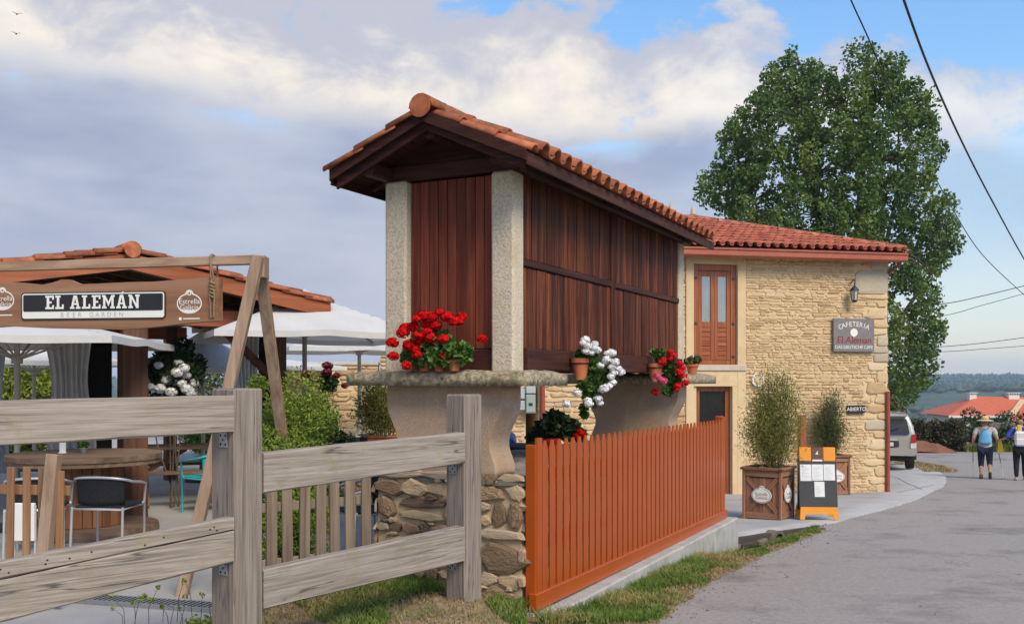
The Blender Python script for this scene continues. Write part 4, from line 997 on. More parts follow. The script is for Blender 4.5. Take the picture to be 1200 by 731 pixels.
cs = stone_set('cafe', 'cafe_stone', jit=.16, round_=.2)
lay_stones(cf, rects, T(0, 0, 0), cs, 270, proud=.021, rng=rs_)
lay_stones(cf, courses(-7.92, -4.745, .0, 5.2, .07, .14, .15, .45, .018, rs_), T(0, 0, 0), cs, 0, proud=.03, rng=rs_)
qs = stone_set('quoin', 'quoin_stone', jit=.03, round_=.12)
for i, (a, b, c, d) in enumerate(qu):
    src = qs if i in (7, 14, 15, 16) or i >= len(qu)-2 else cs
    link('corner_stone', src[i % 14][2], cf, T((a+c)/2, 0, (b+d)/2) @ SC(c-a, .034, d-b))
Mrw = Matrix(((0, -1, 0, 0), (1, 0, 0, 0), (0, 0, 1, 0), (0, 0, 0, 1)))
lay_stones(cf, courses(.0, 7.0, .0, 5.2, .10, .2, .2, .5, .02, rs_), Mrw, cs, 0, proud=.03, rng=rs_)
# plaster surrounds
for x0, x1, z0, z1 in ((-4.745, -4.572, .0, 5.16), (-3.578, -3.39, .0, 5.16), (-4.571, -3.579, 4.957, 5.16), (-4.571, -3.579, 2.372, 2.70), (-3.70, -3.579, .0, 2.371)):
    MB().box((x0, -.045, z0), (x1, -.0005, z1), .006).build('plaster_surround', 'cream_plaster', cf)
MB().box((-4.75, -.075, 2.702), (-3.38, .1, 2.828), .01).build('sill', 'pale_plaster', cf)
for z0, z1 in ((0, 2.372), (2.829, 4.957)):
    pass
# shutter window above
sh = MB(); fy = .03
for x0, x1, z0, z1 in ((-4.568, -4.44, 2.832, 4.954), (-3.71, -3.582, 2.832, 4.954), (-4.438, -3.712, 4.82, 4.954), (-4.438, -3.712, 2.832, 2.93)): sh.box((x0, fy, z0), (x1, fy+.08, z1), .006)
shf = sh.build('shutter_window', 'shutter_wood_z', cf)
for x0 in (-4.436, -4.073):
    lf_ = MB()
    for a, b, c, d in ((0, .085, 2.935, 4.815), (.276, .361, 2.935, 4.815)): lf_.box((x0+a, fy+.012, c), (x0+b, fy+.06, d), .004)
    for c, d in ((4.70, 4.815), (3.62, 3.74), (2.935, 3.02)): lf_.box((x0+.086, fy+.014, c), (x0+.275, fy+.058, d), .004)
    lf_.build('sash', 'shutter_wood_z', shf)
    MB().box((x0+.08, fy+.035, 3.735), (x0+.28, fy+.042, 4.705)).build('pane', 'window_glass', shf)
    for i in range(6):
        z0 = 3.025+i*.099; MB().box((x0+.08, fy+.02, z0+.003), (x0+.282, fy+.045, z0+.096), .007).build('slat', 'shutter_wood_x', shf)
hg = MB()
for x0 in (-4.50, -3.65):
    for z0 in (4.66, 3.70, 3.0): hg.box((x0-.03, fy-.012, z0-.03), (x0+.03, fy-.0005, z0+.03), .004)
hg.build('hinge', 'dark_metal', shf)
# the door below
dr_ = MB(); fy = .08
for x0, x1, z0, z1 in ((-4.498, -4.39, .02, 2.368), (-3.812, -3.702, .02, 2.368), (-4.389, -3.813, 2.27, 2.368), (-4.389, -3.813, .02, .2)): dr_.box((x0, fy, z0), (x1, fy+.09, z1), .006)
dd = dr_.build('door', 'shutter_wood_z', cf)
MB().box((-4.395, fy+.03, .2), (-3.807, fy+.06, 1.25), .005).build('lower_panel', 'shutter_wood_z', dd)
MB().box((-4.395, fy+.04, 1.26), (-3.807, fy+.05, 2.275)).build('pane', 'glass_dark', dd)
MB().tube([(-3.86, fy-.0, 1.05), (-3.86, fy-.05, 1.05), (-3.96, fy-.05, 1.05)], .012, 8).build('handle', 'steel', dd)
# lamp on the wall
MB().tube([(-4.30, 0, 2.6), (-4.30, -.05, 2.6)], .01).build('vent_tile', 'terracotta', cf)
wl = empty('wall_lantern', 'black wall lantern beside the pale corner stone of the house', 'lantern', RC+RZ(CRZ).to_3x3() @ V(-.93, -.04, 4.28), CRZ)
MB().tube([(.0, .05, .30), (.06, -.02, .40), (.02, -.12, .42), (.0, -.16, .34), (0, -.16, .26)], .012, 8).build('bracket', 'dark_metal', wl)
MB().lathe([(.0, .27), (.04, .25), (.105, .18), (.11, .165), (.085, .165), (.085, .16)], 6, M=T(0, -.16, 0)).build('hood', 'dark_metal', wl)
MB().lathe([(.06, -.055), (.082, .158)], 6, M=T(0, -.16, 0), smooth=False).build('glass', 'lamp_glass', wl)
lc = MB().lathe([(.0, -.10), (.05, -.085), (.072, -.06), (.072, -.045), (.0, -.045)], 6, M=T(0, -.16, 0))
for i in range(6): a = 2*PI*i/6; lc.tube([(.064*math.cos(a), -.16+.064*math.sin(a), -.05), (.087*math.cos(a), -.16+.087*math.sin(a), .165)], .007, 5)
lc.build('cage', 'dark_metal', wl)
def on_wall(x, y, z): return RC+RZ(CRZ).to_3x3() @ V(x, y, z)
# name sign
ns_ = empty('wall_sign', 'grey slate sign on the house with white arched letters, a shell and red script', 'sign', on_wall(-.875, -.07, 3.485), CRZ)
MB().box((-.49, -.03, -.36), (.49, .02, .36), .004).build('plate', 'slate_sign', ns_)
tx = MB()
for i, c in enumerate('CAFETERIA'):
    a = (i-4)*.142; R_ = .62; add_text(tx, c, .150, R_*math.sin(a)*.98, -.385+R_*math.cos(a)+(1-math.cos(a))*.22, -.0315, rot=-a*.62)
tx.build('lettering', 'sign_cream', ns_); tx = MB(); add_text(tx, 'DAS DEUTSCHE CAFE', .100, 0, -.265, -.0315, space=.93)
tx.build('lettering', 'sign_cream', ns_); tx = MB(); shl = [(.085*math.cos(a)*(1+.08*abs(math.cos(4*a))), .085*math.sin(a)+.055) for a in [2*PI*i/28 for i in range(28)]]
tx.add([(x, -.0315, z) for x, z in shl], [tuple(range(28))]); tx.add([(-.03, -.0317, -.035), (.03, -.0317, -.035), (.02, -.0317, .0), (-.02, -.0317, .0)], [(0, 1, 2, 3)])
tx.build('shell_emblem', 'sign_cream', ns_)
t2 = MB(); add_text(t2, 'El Aleman', .215, 0, -.115, -.0318, space=.96, shear=.08)
vs0 = list(t2.v); t2.add([p+V(.008, -.0003, .0) for p in vs0], [tuple(f) for f in t2.f]); t2.build('script_lettering', 'sign_red', ns_)
ab = empty('open_plaque', 'small black plaque on the house reading ABIERTO', 'plaque', on_wall(-.80, -.05, 1.87), CRZ)
MB().box((-.215, -.02, -.085), (.215, .02, .085), .004).build('plate', 'black_paint', ab)
tx = MB(); add_text(tx, 'ABIERTO', .115, 0, 0, -.022); tx.build('lettering', 'sign_cream', ab)
rp_ = empty('round_plate', 'round cream plate with a pale rim on the house wall above the planter shrub', 'plate', on_wall(-3.13, -.062, 2.51), CRZ)
MB().lathe([(0, -.03), (.115, -.03), (.115, .015), (0, .018)], 28, M=RX(PI/2)).build('disc', 'cream_plaster', rp_)
MB().lathe([(.113, -.03), (.138, -.03), (.138, .026), (.113, .026), (.113, -.03)], 28, M=RX(PI/2)).build('rim', 'sign_cream', rp_)
# eaves, gutter, downpipes
gu = MB(); pr = [(-.06, 0), (0, 0), (.0, .10)]
gu.prism([(-.43, 5.10), (-.36, 5.06), (-.28, 5.10), (-.28, 5.235), (-.43, 5.235)][::1], -7.95, .22, M=RZ(PI/2) @ Matrix(((1, 0, 0, 0), (0, -1, 0, 0), (0, 0, 1, 0), (0, 0, 0, 1))))
gu.prism([(-.455, 5.215), (-.425, 5.215), (-.425, 5.25), (-.455, 5.25)], -7.95, .222, M=RZ(PI/2) @ Matrix(((1, 0, 0, 0), (0, -1, 0, 0), (0, 0, 1, 0), (0, 0, 0, 1))))
gu.build('gutter', 'rust_metal', cf)
MB().box((-7.93, -.27, 5.222), (.18, .2, 5.27)).build('soffit', 'rust_metal', cf)
MB().box((.0, .2, 5.222), (.18, 7.3, 5.27)).build('soffit', 'rust_metal', cf)
MB().tube([(.12, -.33, 5.09), (.11, -.25, 5.0), (.08, -.02, 4.93), (.06, .12, 4.8), (.06, .12, 4.4)], .035, 8).build('downpipe_elbow', 'rust_pipe', cf)
MB().tube([(-.035, -.075, 2.25), (-.035, -.075, .02)], .045, 10).build('downpipe', 'rust_pipe', cf)
MB().tube([(-7.86, -.09, 5.1), (-7.86, -.09, .3)], .05, 10).build('downpipe', 'rust_pipe', cf)
# hipped roof
E0 = V(.20, -.38, 5.275); RUN = 3.42; RISE = 1.10; sp = math.atan2(RISE, RUN); slope_l = math.hypot(RUN, RISE)
ap = V(.20-RUN, -.38+RUN, 5.275+RISE); apl = V(-7.95, -.38+RUN, 5.275+RISE); bk = -.38+2*RUN
rb_ = MB(); t_ = .03
rb_.add([(-7.95, -.38, 5.275), (.20, -.38, 5.275), tuple(ap), tuple(apl), (.20, bk, 5.275), (-7.95, bk, 5.275)], [(0, 1, 2, 3), (1, 4, 2), (4, 5, 3, 2), (0, 5, 4, 1)])
rb_.add([(-7.95, -.38, 5.275), (-7.95, bk, 5.275), tuple(apl)], [(1, 0, 2)], mi=1)
cr_ = rb_.build('roof', ['dark_timber', 'cafe_mortar'], cf)  # deck coloured dark so the gaps between tiles look shaded
cm = tile_mesh('tile', .205, .43, .068, 'cafe_tile', n=5)
Mf = T(-5.1, -.42, 5.29) @ RX(sp)
nr = 10; ga = slope_l/nr
lay_tiles(cr_, Mf, 27, nr, .205, ga, cm, 'cafe_tile', 290, rs_, keep=lambda x, y: (-5.1+x) < .08-y*math.cos(sp), tilt=.085)
Mf2 = T(-7.97, -.42, 5.29) @ RX(sp); lay_tiles(cr_, Mf2, 14, nr, .205, ga, cm, 'cafe_tile', 0, rs_, tilt=.085)
Ms = T(.24, -.2, 5.29) @ RZ(PI/2) @ RX(sp); lay_tiles(cr_, Ms, 33, nr, .205, ga, cm, 'cafe_tile', 0, rs_, keep=lambda x, y: x > y*math.cos(sp)-.1 and x < 2*RUN-.25-y*math.cos(sp), tilt=.05)
cap = ridge_tile_mb(.10, .46, .02).mesh('hip_tile', 'cafe_tile')
hd = (ap-E0); hl = hd.length; hq = hd.to_track_quat('Y', 'Z').to_matrix().to_4x4()
for i in range(13): link('hip_tile', cap, cr_, T(*(E0+hd*(i/13)+V(0, 0, .045))) @ hq @ RX(.03))
for i in range(12): link('ridge_tile', cap, cr_, T(ap.x-.05-i*.40, ap.y, ap.z+.045) @ RZ(PI/2) @ RX(.02))
# stone finials on the ridge
def finial(x, y, z, h, label, two=False):
    t = empty('stone_finial', label, 'finial', on_wall(x, y, z), CRZ)
    MB().lathe([(0, -.02), (.10, -.02), (.10, .06), (.15, .10), (.15, .13), (.05, .15), (0, .15)], 4, smooth=False).build('base', 'quoin_stone', t)
    MB().lathe([(.0, .145), (.065, .15), (.055, .15+h*.35), (.0, .15+h)], 8).build('spike', 'quoin_stone', t)
    if two: MB().lathe([(.0, .10), (.04, .11), (.03, .11+h*.25), (.0, .11+h*.62)], 8, M=T(-.09, 0, 0)).build('side_spike', 'quoin_stone', t)
finial(-3.22, 3.22, 6.43, .25, 'pale stone finial at the apex of the red hipped roof')
finial(-3.80, 3.22, 6.43, .34, 'double spiked stone finial showing just above the granary roof', True)

# ------------------------------------------------------------------ stone outbuilding beyond the terrace
ob = empty('outbuilding', 'low stone outbuilding with a red tiled eave behind the white parasols', 'outbuilding', V(.28, 20.05, 0), math.atan2(.35, 5))
OBX = -2.95
MB().box((OBX, 0, -.3), (0, .4, 2.62)).build('wall', 'cafe_mortar', ob); MB().box((OBX, .4, -.3), (OBX+.4, 5, 2.62)).build('wall', 'cafe_mortar', ob); MB().box((-.4, .4, -.3), (0, 5, 2.62)).build('wall', 'cafe_mortar', ob)
lay_stones(ob, courses(OBX, -.02, .0, 2.6, .07, .14, .18, .5, .02, rs_), T(0, 0, 0), cs, 60, proud=.035, rng=rs_)
orf = MB(); orf.add([(OBX-.3, -.4, 2.66), (.3, -.4, 2.66), (.3, 2.7, 3.4), (OBX+1.8, 2.7, 3.4), (.3, 5.6, 2.66), (OBX-.3, 5.6, 2.66)], [(0, 1, 2, 3), (3, 2, 4, 5), (0, 3, 5), (1, 4, 2), (1, 0, 5, 4)])
orr = orf.build('roof', 'far_tile', ob)
lay_tiles(orr, T(OBX-.3, -.44, 2.68) @ RX(math.atan2(.74, 3.1)), 16, 8, .205, .40, cm, 'horreo_tile', 16, rs_, tilt=.05, keep=lambda x, y: x > y*.66)
gw = empty('garden_wall', 'rough stone garden wall at the back of the terrace behind the parasol pole', 'wall', V(-2.95, 19.85, 0), math.atan2(.35, 5))
MB().box((-2.4, 0, -.3), (.24, .35, 1.95)).build('masonry', 'cafe_mortar', gw); lay_stones(gw, courses(-2.4, .24, .0, 1.95, .07, .14, .18, .5, .02, rs_), T(0, 0, 0), cs, 90, proud=.035, rng=rs_)
MB().box((-2.43, -.06, 1.952), (.25, .40, 2.02), .012).build('coping', 'pale_plaster', gw)
for k, (a, b, c, d, m) in enumerate(((605, 455, 614.5, 467.5, 'cabinet_grey'), (606.5, 469, 614.5, 480.5, 'cabinet_grey'), (615.5, 452, 627.2, 461, 'cabinet_grey'), (615.5, 462, 627.2, 484, 'cabinet_green'))):
    p = at(a, d, 19.95); q = at(c, b, 19.95); W2 = q.x-p.x; H2 = q.z-p.z
    e = empty('meter_cabinet', ['upper left pale grey meter cabinet on the far wall beside the red pipe', 'lower left pale grey meter cabinet on the far wall beside the motorcycle', 'small grey meter cabinet directly above the grey green one', 'tall grey green meter cabinet against the red downpipe'][k], 'cabinet', p, 0.05, 'meter cabinets beside the red downpipe')
    MB().box((0, -.12, 0), (W2, .2, H2), .01).build('case', m, e); MB().box((W2*.08, -.135, H2*.06), (W2*.92, -.121, H2*.94), .006).build('door', m, e)
    MB().box((W2*.3, -.14, H2*.4), (W2*.7, -.1355, H2*.55)).build('label_plate', 'print_grey' if k < 3 else 'leaf_dark', e)
# ------------------------------------------------------------------ tiled pavilion of the beer garden
PR = V(-4.27, 11.0, 0); PRZ = math.atan2(1.5, 1.96)
pv = empty('pavilion', 'open timber garden pavilion with an orange tiled gable roof and curtains', 'pavilion', PR, PRZ)
HW, ZR_, ZE_ = 2.47, 3.03, 2.58; D0, D1 = 0.0, 5.0; sp = math.atan2(ZR_-ZE_, HW)
pr_ = MB().prism([(HW, ZE_), (HW, ZE_+.04), (0, ZR_+.04), (-HW, ZE_+.04), (-HW, ZE_), (0, ZR_)], D0+.03, D1)
prf = pr_.build('roof', 'dark_timber', pv)
ptm = tile_mesh('tile', .22, .45, .068, 'horreo_tile', n=5)
c_, s_ = math.cos(sp), math.sin(sp)
lay_tiles(prf, Matrix(((0, -c_, s_, HW+.05), (1, 0, 0, D0+.10), (0, s_, c_, ZE_+.05), (0, 0, 0, 1))), 21, 6, .22, .412, ptm, 'horreo_tile', 84, rs_, tilt=.05)
lay_tiles(prf, Matrix(((0, c_, -s_, -HW-.05), (-1, 0, 0, D1), (0, s_, c_, ZE_+.05), (0, 0, 0, 1))), 22, 6, .22, .412, ptm, 'horreo_tile', 60, rs_, tilt=.05)
vt = ridge_tile_mb(.06, .40, .018).mesh('verge_tile', 'horreo_tile')
for sg_ in (1, -1):
    for r in range(8):
        M = Matrix(((0, -c_*sg_, s_*sg_, sg_*(HW+.04)), (sg_, 0, 0, D0+.03), (0, s_, c_, ZE_+.075), (0, 0, 0, 1)))
        link('verge_tile', vt, prf, M @ T(0, r*.308, -.02+.003*r) @ RX(-.05))
rdm = ridge_tile_mb(.10, .46, .022).mesh('ridge_tile', 'horreo_tile')
for k in range(12): link('ridge_tile', rdm, prf, T(0, D0-.06+k*.43, ZR_+.075) @ RX(.03))
MB().lathe([(0, -.004), (.088, -.004), (.092, .03), (0, .03)], 18, M=T(0, D0-.04, ZR_+.085) @ RX(PI/2)).build('ridge_end_cap', 'horreo_tile', prf)
for sg_ in (1, -1):
    p0 = [(sg_*HW, ZE_-.13), (0, ZR_-.13), (0, ZR_+.045), (sg_*HW, ZE_+.045)]
    if sg_ > 0: p0 = [p0[1], p0[0], p0[3], p0[2]]
    MB().prism(p0, D0, D0+.028).build('fascia_board', 'orange_timber', pv)
    x = sg_*HW; MB().box((min(x, x-.03*sg_)+.001, D0+.03, ZE_-.14), (max(x, x-.03*sg_)+.001, D1, ZE_+.03)).build('eave_board', 'orange_timber', pv)
    for k in range(8):
        y = .35+k*.6; MB().beam((sg_*(HW-.04), y, ZE_-.045), (0, y, ZR_-.045), .09, .07, .004).build('rafter', 'dark_timber', pv)
for x in (-1.95, 1.95):
    for y in (.45, 4.6): MB().box((x-.085, y-.085, .05), (x+.085, y+.085, 2.52), .008).build('post', 'dark_timber', pv)
    MB().box((x-.09, .2, 2.50), (x+.09, 4.9, 2.68), .006).build('beam', 'dark_timber', pv)
for y in (.45, 4.6): MB().box((-2.2, y-.07, 2.31), (2.2, y+.07, 2.51), .006).build('tie_beam', 'orange_timber', pv)
MB().box((.02, .36, .05), (.30, .62, 2.31), .008).build('post', 'dark_timber', pv)
MB().box((-.30, .75, .05), (.0, .80, 2.31), .004).build('dark_panel', 'hole', pv)  # black sheet standing in for the dark interior of the bar
MB().beam((-1.86, .45, 1.55), (-1.1, .45, 2.32), .11, .11, .006).build('brace', 'dark_timber', pv)
MB().beam((1.86, .45, 1.7), (1.2, .45, 2.32), .09, .09, .006).build('brace', 'dark_timber', pv)
def curtain(x0, x1, y, z0, z1, name, folds=7, seed=1):
    rg = random.Random(seed); vs = []; nx, nz_ = 48, 14
    for j in range(nz_+1):
        t = j/nz_; zz = z0+(z1-z0)*t; pinch = 1-.28*math.sin(PI*min(1, (1-t)*1.15))**2
        for i in range(nx+1):
            s = i/nx; x = x0+(x1-x0)*(.5+(s-.5)*pinch)+.04*(1-t); vs.append((x, y+.035*math.sin(s*folds*2*PI+.6*t)+.02*math.sin(s*17+t*2), zz))
    fs = [(j*(nx+1)+i, j*(nx+1)+i+1, (j+1)*(nx+1)+i+1, (j+1)*(nx+1)+i) for j in range(nz_) for i in range(nx)]
    return MB().add(vs, fs, True).build(name, 'curtain', pv)
curtain(-.80, -.28, .50, .75, 2.3, 'curtain'); curtain(-1.0, -.45, 4.5, .3, 2.3, 'curtain', seed=2)
curtain(1.35, 1.72, .5, .55, 2.3, 'curtain', 6, seed=3)
MB().box((1.74, .52, .05), (1.86, .56, 2.3)).build('dark_panel', 'hole', pv)

# ------------------------------------------------------------------ parasols
def parasol(px, Y, half, ze, za, rz, label, lean=0.0, group='white parasols on the terrace'):
    p = at(px, HY, Y); p.z = .05
    t = empty('parasol', label, 'parasol', p, rz, group); ze -= .05; za -= .05
    vs = []; fs = []; n = 12; rings = 7
    def hp(u, v):      # height of the square canopy at (u,v) in -1..1
        m_ = max(abs(u), abs(v)); d = min(abs(u), abs(v))/max(m_, 1e-6)
        a_ = math.atan2(v, u); return za-(za-ze)*(m_**1.05)*(1-.05*(1-d)*m_) - .05*m_*(1-m_) - .045*m_*m_*abs(math.sin(4*a_))**1.5*(half/1.5)*.4
    k = 24
    for i in range(k+1):
        for j in range(k+1): u, v = -1+2*j/k, -1+2*i/k; vs.append((u*half, v*half, hp(u, v)))
    for i in range(k):
        for j in range(k):
            a = i*(k+1)+j; fs.append((a, a+1, a+k+2, a+k+1))
    mb = MB().add(vs, fs, True)
    per = [(j, 0) for j in range(k+1)]+[(k, i) for i in range(1, k+1)]+[(j, k) for j in range(k-1, -1, -1)]+[(0, i) for i in range(k-1, 0, -1)]
    b = len(mb.v); 
    pv_ = []
    for j, i in per: p_ = vs[i*(k+1)+j]; pv_ += [p_, (p_[0]*1.004, p_[1]*1.004, p_[2]-.075)]
    m_ = len(per); mb.add(pv_, [(2*q+1, 2*((q+1) % m_)+1, 2*((q+1) % m_), 2*q) for q in range(m_)])
    mb.build('canopy', 'canvas', t)
    vt_ = MB(); vv = []; k2 = 6
    for i in range(k2+1):
        for j in range(k2+1): u, v = -.3+.6*j/k2, -.3+.6*i/k2; vv.append((u*half*.8, v*half*.8, hp(u*.9, v*.9)+.035+.03*(1-max(abs(u), abs(v))/.3)))
    vt_.add(vv, [(i*(k2+1)+j, i*(k2+1)+j+1, (i+1)*(k2+1)+j+1, (i+1)*(k2+1)+j) for i in range(k2) for j in range(k2)], True); vt_.build('vent', 'canvas', t)
    MB().tube([(0, 0, 0), (0, 0, za-.02)], .032, 10).build('pole', 'pole_grey', t)
    MB().lathe([(0, 0), (.28, 0), (.28, .05), (.06, .07), (.05, .35), (0, .35)], 16).build('base', 'dark_metal', t)
    hub = za-.55*(half/1.5)-.05; MB().lathe([(0, hub-.04), (.06, hub-.04), (.06, hub+.04), (0, hub+.04)], 10).build('hub', 'pole_grey', t)
    for i in range(8):
        a = 2*PI*i/8; u, v = math.cos(a), math.sin(a); m_ = max(abs(u), abs(v)); u, v = u/m_, v/m_
        e = V(u*half*.985, v*half*.985, hp(u, v)-.02); r = MB().beam((0, 0, za-.04), e, .022, .03, .002, up=(0, 0, 1)).build('rib', 'pole_grey', t)
        MB().beam((0, 0, hub), V(u*half*.5, v*half*.5, hp(u*.5, v*.5)-.035), .018, .022, .002, up=(0, 0, 1)).build('strut', 'pole_grey', r)
    return t
parasol(20, 10.6, 1.35, 2.09, 2.42, .12, 'white parasol at the far left, partly hidden by the hanging sign')
parasol(357, 13.0, 1.32, 2.24, 2.80, .42, 'large white parasol right of the timber entrance frame')
parasol(421, 17.2, 1.30, 2.20, 2.66, .30, 'white parasol behind the left stone post of the granary')
parasol(238, 15.6, 1.05, 1.83, 2.38, .25, 'white parasol behind the bush of white roses')
parasol(40, 17.5, 1.4, 1.98, 2.35, .1, 'white parasol low above the bright green hedge')
parasol(300, 19.5, 1.4, 1.92, 2.15, .5, 'distant white parasol seen between the entrance frame legs')

# ------------------------------------------------------------------ furniture
sp_ = at(100, HY, 10.4); st = empty('spool_table', 'big round cable drum table with a slatted wooden barrel', 'table', (sp_.x, sp_.y, .05), .2)
tt = MB(); nb = 9; R_ = .77
for i in range(nb):
    y0 = -R_+2*R_*i/nb+.004; y1 = -R_+2*R_*(i+1)/nb-.004; o = []
    a0, a1 = [math.asin(max(-1, min(1, y/R_))) for y in (y0, y1)]
    for q in range(6): a = a0+(a1-a0)*q/5; o.append((R_*math.cos(a), R_*math.sin(a)))
    for q in range(6): a = a1+(a0-a1)*q/5; o.append((-R_*math.cos(a), R_*math.sin(a)))
    MB().prism([(x, -y) for x, y in o][::-1], .78, .835, M=RX(PI/2) @ SC(1, 1, 1)).build('top_board', 'table_wood', st, RX(0))
MB().lathe([(0, .735), (R_*.985, .735), (R_*.985, .778), (0, .778)], 40, smooth=False).build('rim', 'table_wood', st)
ns2 = 24; sm_ = MB().box((-.042, -.016, .085), (.042, .016, .735), .006).mesh('stave', 'barrel_wood')
for i in range(ns2): link('stave', sm_, st, RZ(2*PI*i/ns2) @ T(0, -.36, 0) @ SC(1.08, 1, 1))
MB().lathe([(0, .1), (.33, .1), (.33, .73), (0, .73)], 24).build('core', 'hole', st)
MB().lathe([(0, .0), (.74, .0), (.74, .04), (.73, .084), (0, .084)], 40, smooth=False).build('base_disc', 'table_wood', st)
# top boards were laid on edge: turn them flat
for ch in st.children:
    if ch.name.startswith('top_board'): ch.matrix_local = Matrix.Identity(4)
def chair(x, y, rz, label, group='black woven chairs with metal frames'):
    t = empty('terrace_chair', label, 'chair', (x, y, .05), rz, group)
    # the chair faces +y; its back is at -y
    for s in (-1, 1):
        MB().tube([(s*.235, .22, 0), (s*.235, .22, .43), (s*.235, .20, .44)], .0125, 8).build('leg', 'steel', t)
        MB().tube([(s*.25, -.24, 0), (s*.245, -.215, .44)], .0125, 8).build('leg', 'steel', t)
    arc = [(-.245, .23, .62), (-.265, .10, .645), (-.27, -.08, .665)]+[(.27*math.cos(a), -.10-.15*math.sin(a)*1.0, .67+.045*math.sin(a)) for a in [PI-PI*i/12 for i in range(13)]]+[(.27, -.08, .665), (.265, .10, .645), (.245, .23, .62)]
    MB().tube([(-.235, .22, .44)]+arc+[(.235, .22, .44)], .0125, 8).build('arm_frame', 'steel', t)
    MB().tube([(-.235, .22, .42), (.235, .22, .42), (.245, -.215, .42), (-.245, -.215, .42), (-.235, .22, .42)], .011, 6).build('seat_frame', 'steel', t)
    MB().box((-.225, -.21, .425), (.225, .23, .45), .012).build('seat', 'wicker', t)
    vs = []; nx, nz_ = 12, 6
    for w_ in (0, .022):
        for j in range(nz_+1):
            for i in range(nx+1):
                a = PI-.35-(PI-.7)*i/nx; r = .262-w_; zz = .46+(.70-.46)*j/nz_+.02*math.sin(a)*(j/nz_); vs.append((r*math.cos(a)*(.93+.07*j/nz_), -.10-.14*math.sin(a)*(.85+.15*j/nz_)+w_*.5, zz))
    q = (nx+1)*(nz_+1); fs = []
    for j in range(nz_):
        for i in range(nx): a = j*(nx+1)+i; fs += [(a, a+1, a+nx+2, a+nx+1), (q+a+nx+1, q+a+nx+2, q+a+1, q+a)]
    for i in range(nx): a = nz_*(nx+1)+i; fs += [(a, a+1, q+a+1, q+a), (i+1, i, q+i, q+i+1)]
    for j in range(nz_): a = j*(nx+1); b = a+nx; fs += [(a+nx+1, a, q+a, q+a+nx+1)[::-1], (b, b+nx+1, q+b+nx+1, q+b)[::-1]]
    MB().add(vs, fs, True).build('backrest', 'wicker', t); return t
c0 = at(128, HY, 9.25); ch0 = chair(c0.x, c0.y, -.10, 'black woven chair with its back turned, in front of the drum table')
c1 = at(46, HY, 9.15)
def dup(o, x, y, rz, label):
    c = copy_tree(o); c.location = (x, y, o.location.z); c.rotation_euler = (0, 0, rz); c['label'] = label; return c
dup(ch0, c1.x, c1.y, .25, 'black woven chair half hidden by the leaning post and left pickets')
for px, Y, rz, lb in ((402, 15.6, 1.2, 'dark chair far back below the stone wall, left of the parasol pole'), (438, 16.2, -2.0, 'dark chair far back beside the terracotta trough'), (428, 8.9, 2.2, 'chair glimpsed between the grey brown pickets beside the plinth')):
    c = at(px, HY, Y); dup(ch0, c.x, c.y, rz, lb)
ct = copy_tree(ch0); ct.name = 'terrace_chair'; c = at(246, HY, 12.0); ct.location = (c.x, c.y, .05); ct.rotation_euler = (0, 0, 1.0); ct['label'] = 'turquoise chair beside the picnic table, behind the fence post'; 
del ct['group']
for chd in ct.children:
    me = chd.data.copy(); me.materials.clear(); me.materials.append(MATS['teal_plastic']); chd.data = me
# picnic table
p_ = at(232, HY, 13.2); pt = empty('picnic_table', 'wooden picnic table with fixed benches, turquoise chair beside it', 'picnic table', (p_.x, p_.y, .05), .42)
for i in range(5): MB().box((-.95, -.36+i*.146, .70), (.95, -.36+i*.146+.138, .74), .006).build('table_board', 'table_wood', pt)
for s in (-1, 1):
    for i in range(2): MB().box((-.95, s*.70-.13+i*.134, .42), (.95, s*.70-.13+i*.134+.126, .455), .006).build('bench_board', 'table_wood', pt)
    for e in (-1, 1): MB().beam((e*.68, s*.66, 0), (e*.68, s*.22, .70), .09, .045, .004, up=(1, 0, 0)).build('leg', 'barrel_wood', pt)
for e in (-1, 1):
    MB().box((e*.68+.024*e-.02, -.80, .33), (e*.68+.024*e+.02, .80, .418), .004).build('crossbar', 'barrel_wood', pt); MB().box((e*.68+.024*e-.02, -.34, .62), (e*.68+.024*e+.02, .34, .698), .004).build('crossbar', 'barrel_wood', pt)
    MB().beam((e*.66, 0, .40), (e*.15, 0, .69), .06, .04, .004).build('brace', 'barrel_wood', pt)
# small things on and round the drum table
m0 = at(73.5, HY, 10.35); mh = empty('menu_holder', 'small white menu holder on the drum table', 'menu holder', (m0.x, m0.y, .05+.836), .1)
MB().box((-.035, -.03, 0), (.035, .03, .012), .003).build('foot', 'white_paint', mh); MB().box((-.032, -.006, .012), (.032, .006, .12), .002).build('card', 'paper', mh)
m1 = at(98, HY, 10.5); sp2 = empty('potted_plant', 'tiny green plant in a grey pot on the drum table', 'plant', (m1.x, m1.y, .05+.836), 0)
pot_mb(.03, .042, .05).build('pot', 'galvanised', sp2)
cpt, dd_ = ball_pts(260, (0, 0, .085), (.075, .06, .05), .3); link('foliage', leaf_mesh('foliage', cpt, .03, 'leaf_geranium', outward=dd_), sp2)
b_ = at(27, HY, 8.3); tag(MB().box((b_.x-.10, b_.y-.02, .30), (b_.x+.10, b_.y+.02, .62), .006).build('white_panel', 'white_paint'), 'white panel on a stand behind the left picket fence', 'panel')
pn = bpy.data.objects['white_panel']; 
for s in (-1, 1): MB().box((b_.x+s*.09-.008, b_.y+.021, .05), (b_.x+s*.09+.008, b_.y+.036, .60)).build('foot', 'steel', pn)
b_ = at(152, HY, 11.6); tag(MB().box((-.19, -.17, 0), (.19, .17, .30), .03).build('concrete_block', 'concrete', None, T(b_.x, b_.y, .05) @ RZ(.3)), 'pale concrete block on the terrace behind the woven chair', 'block')
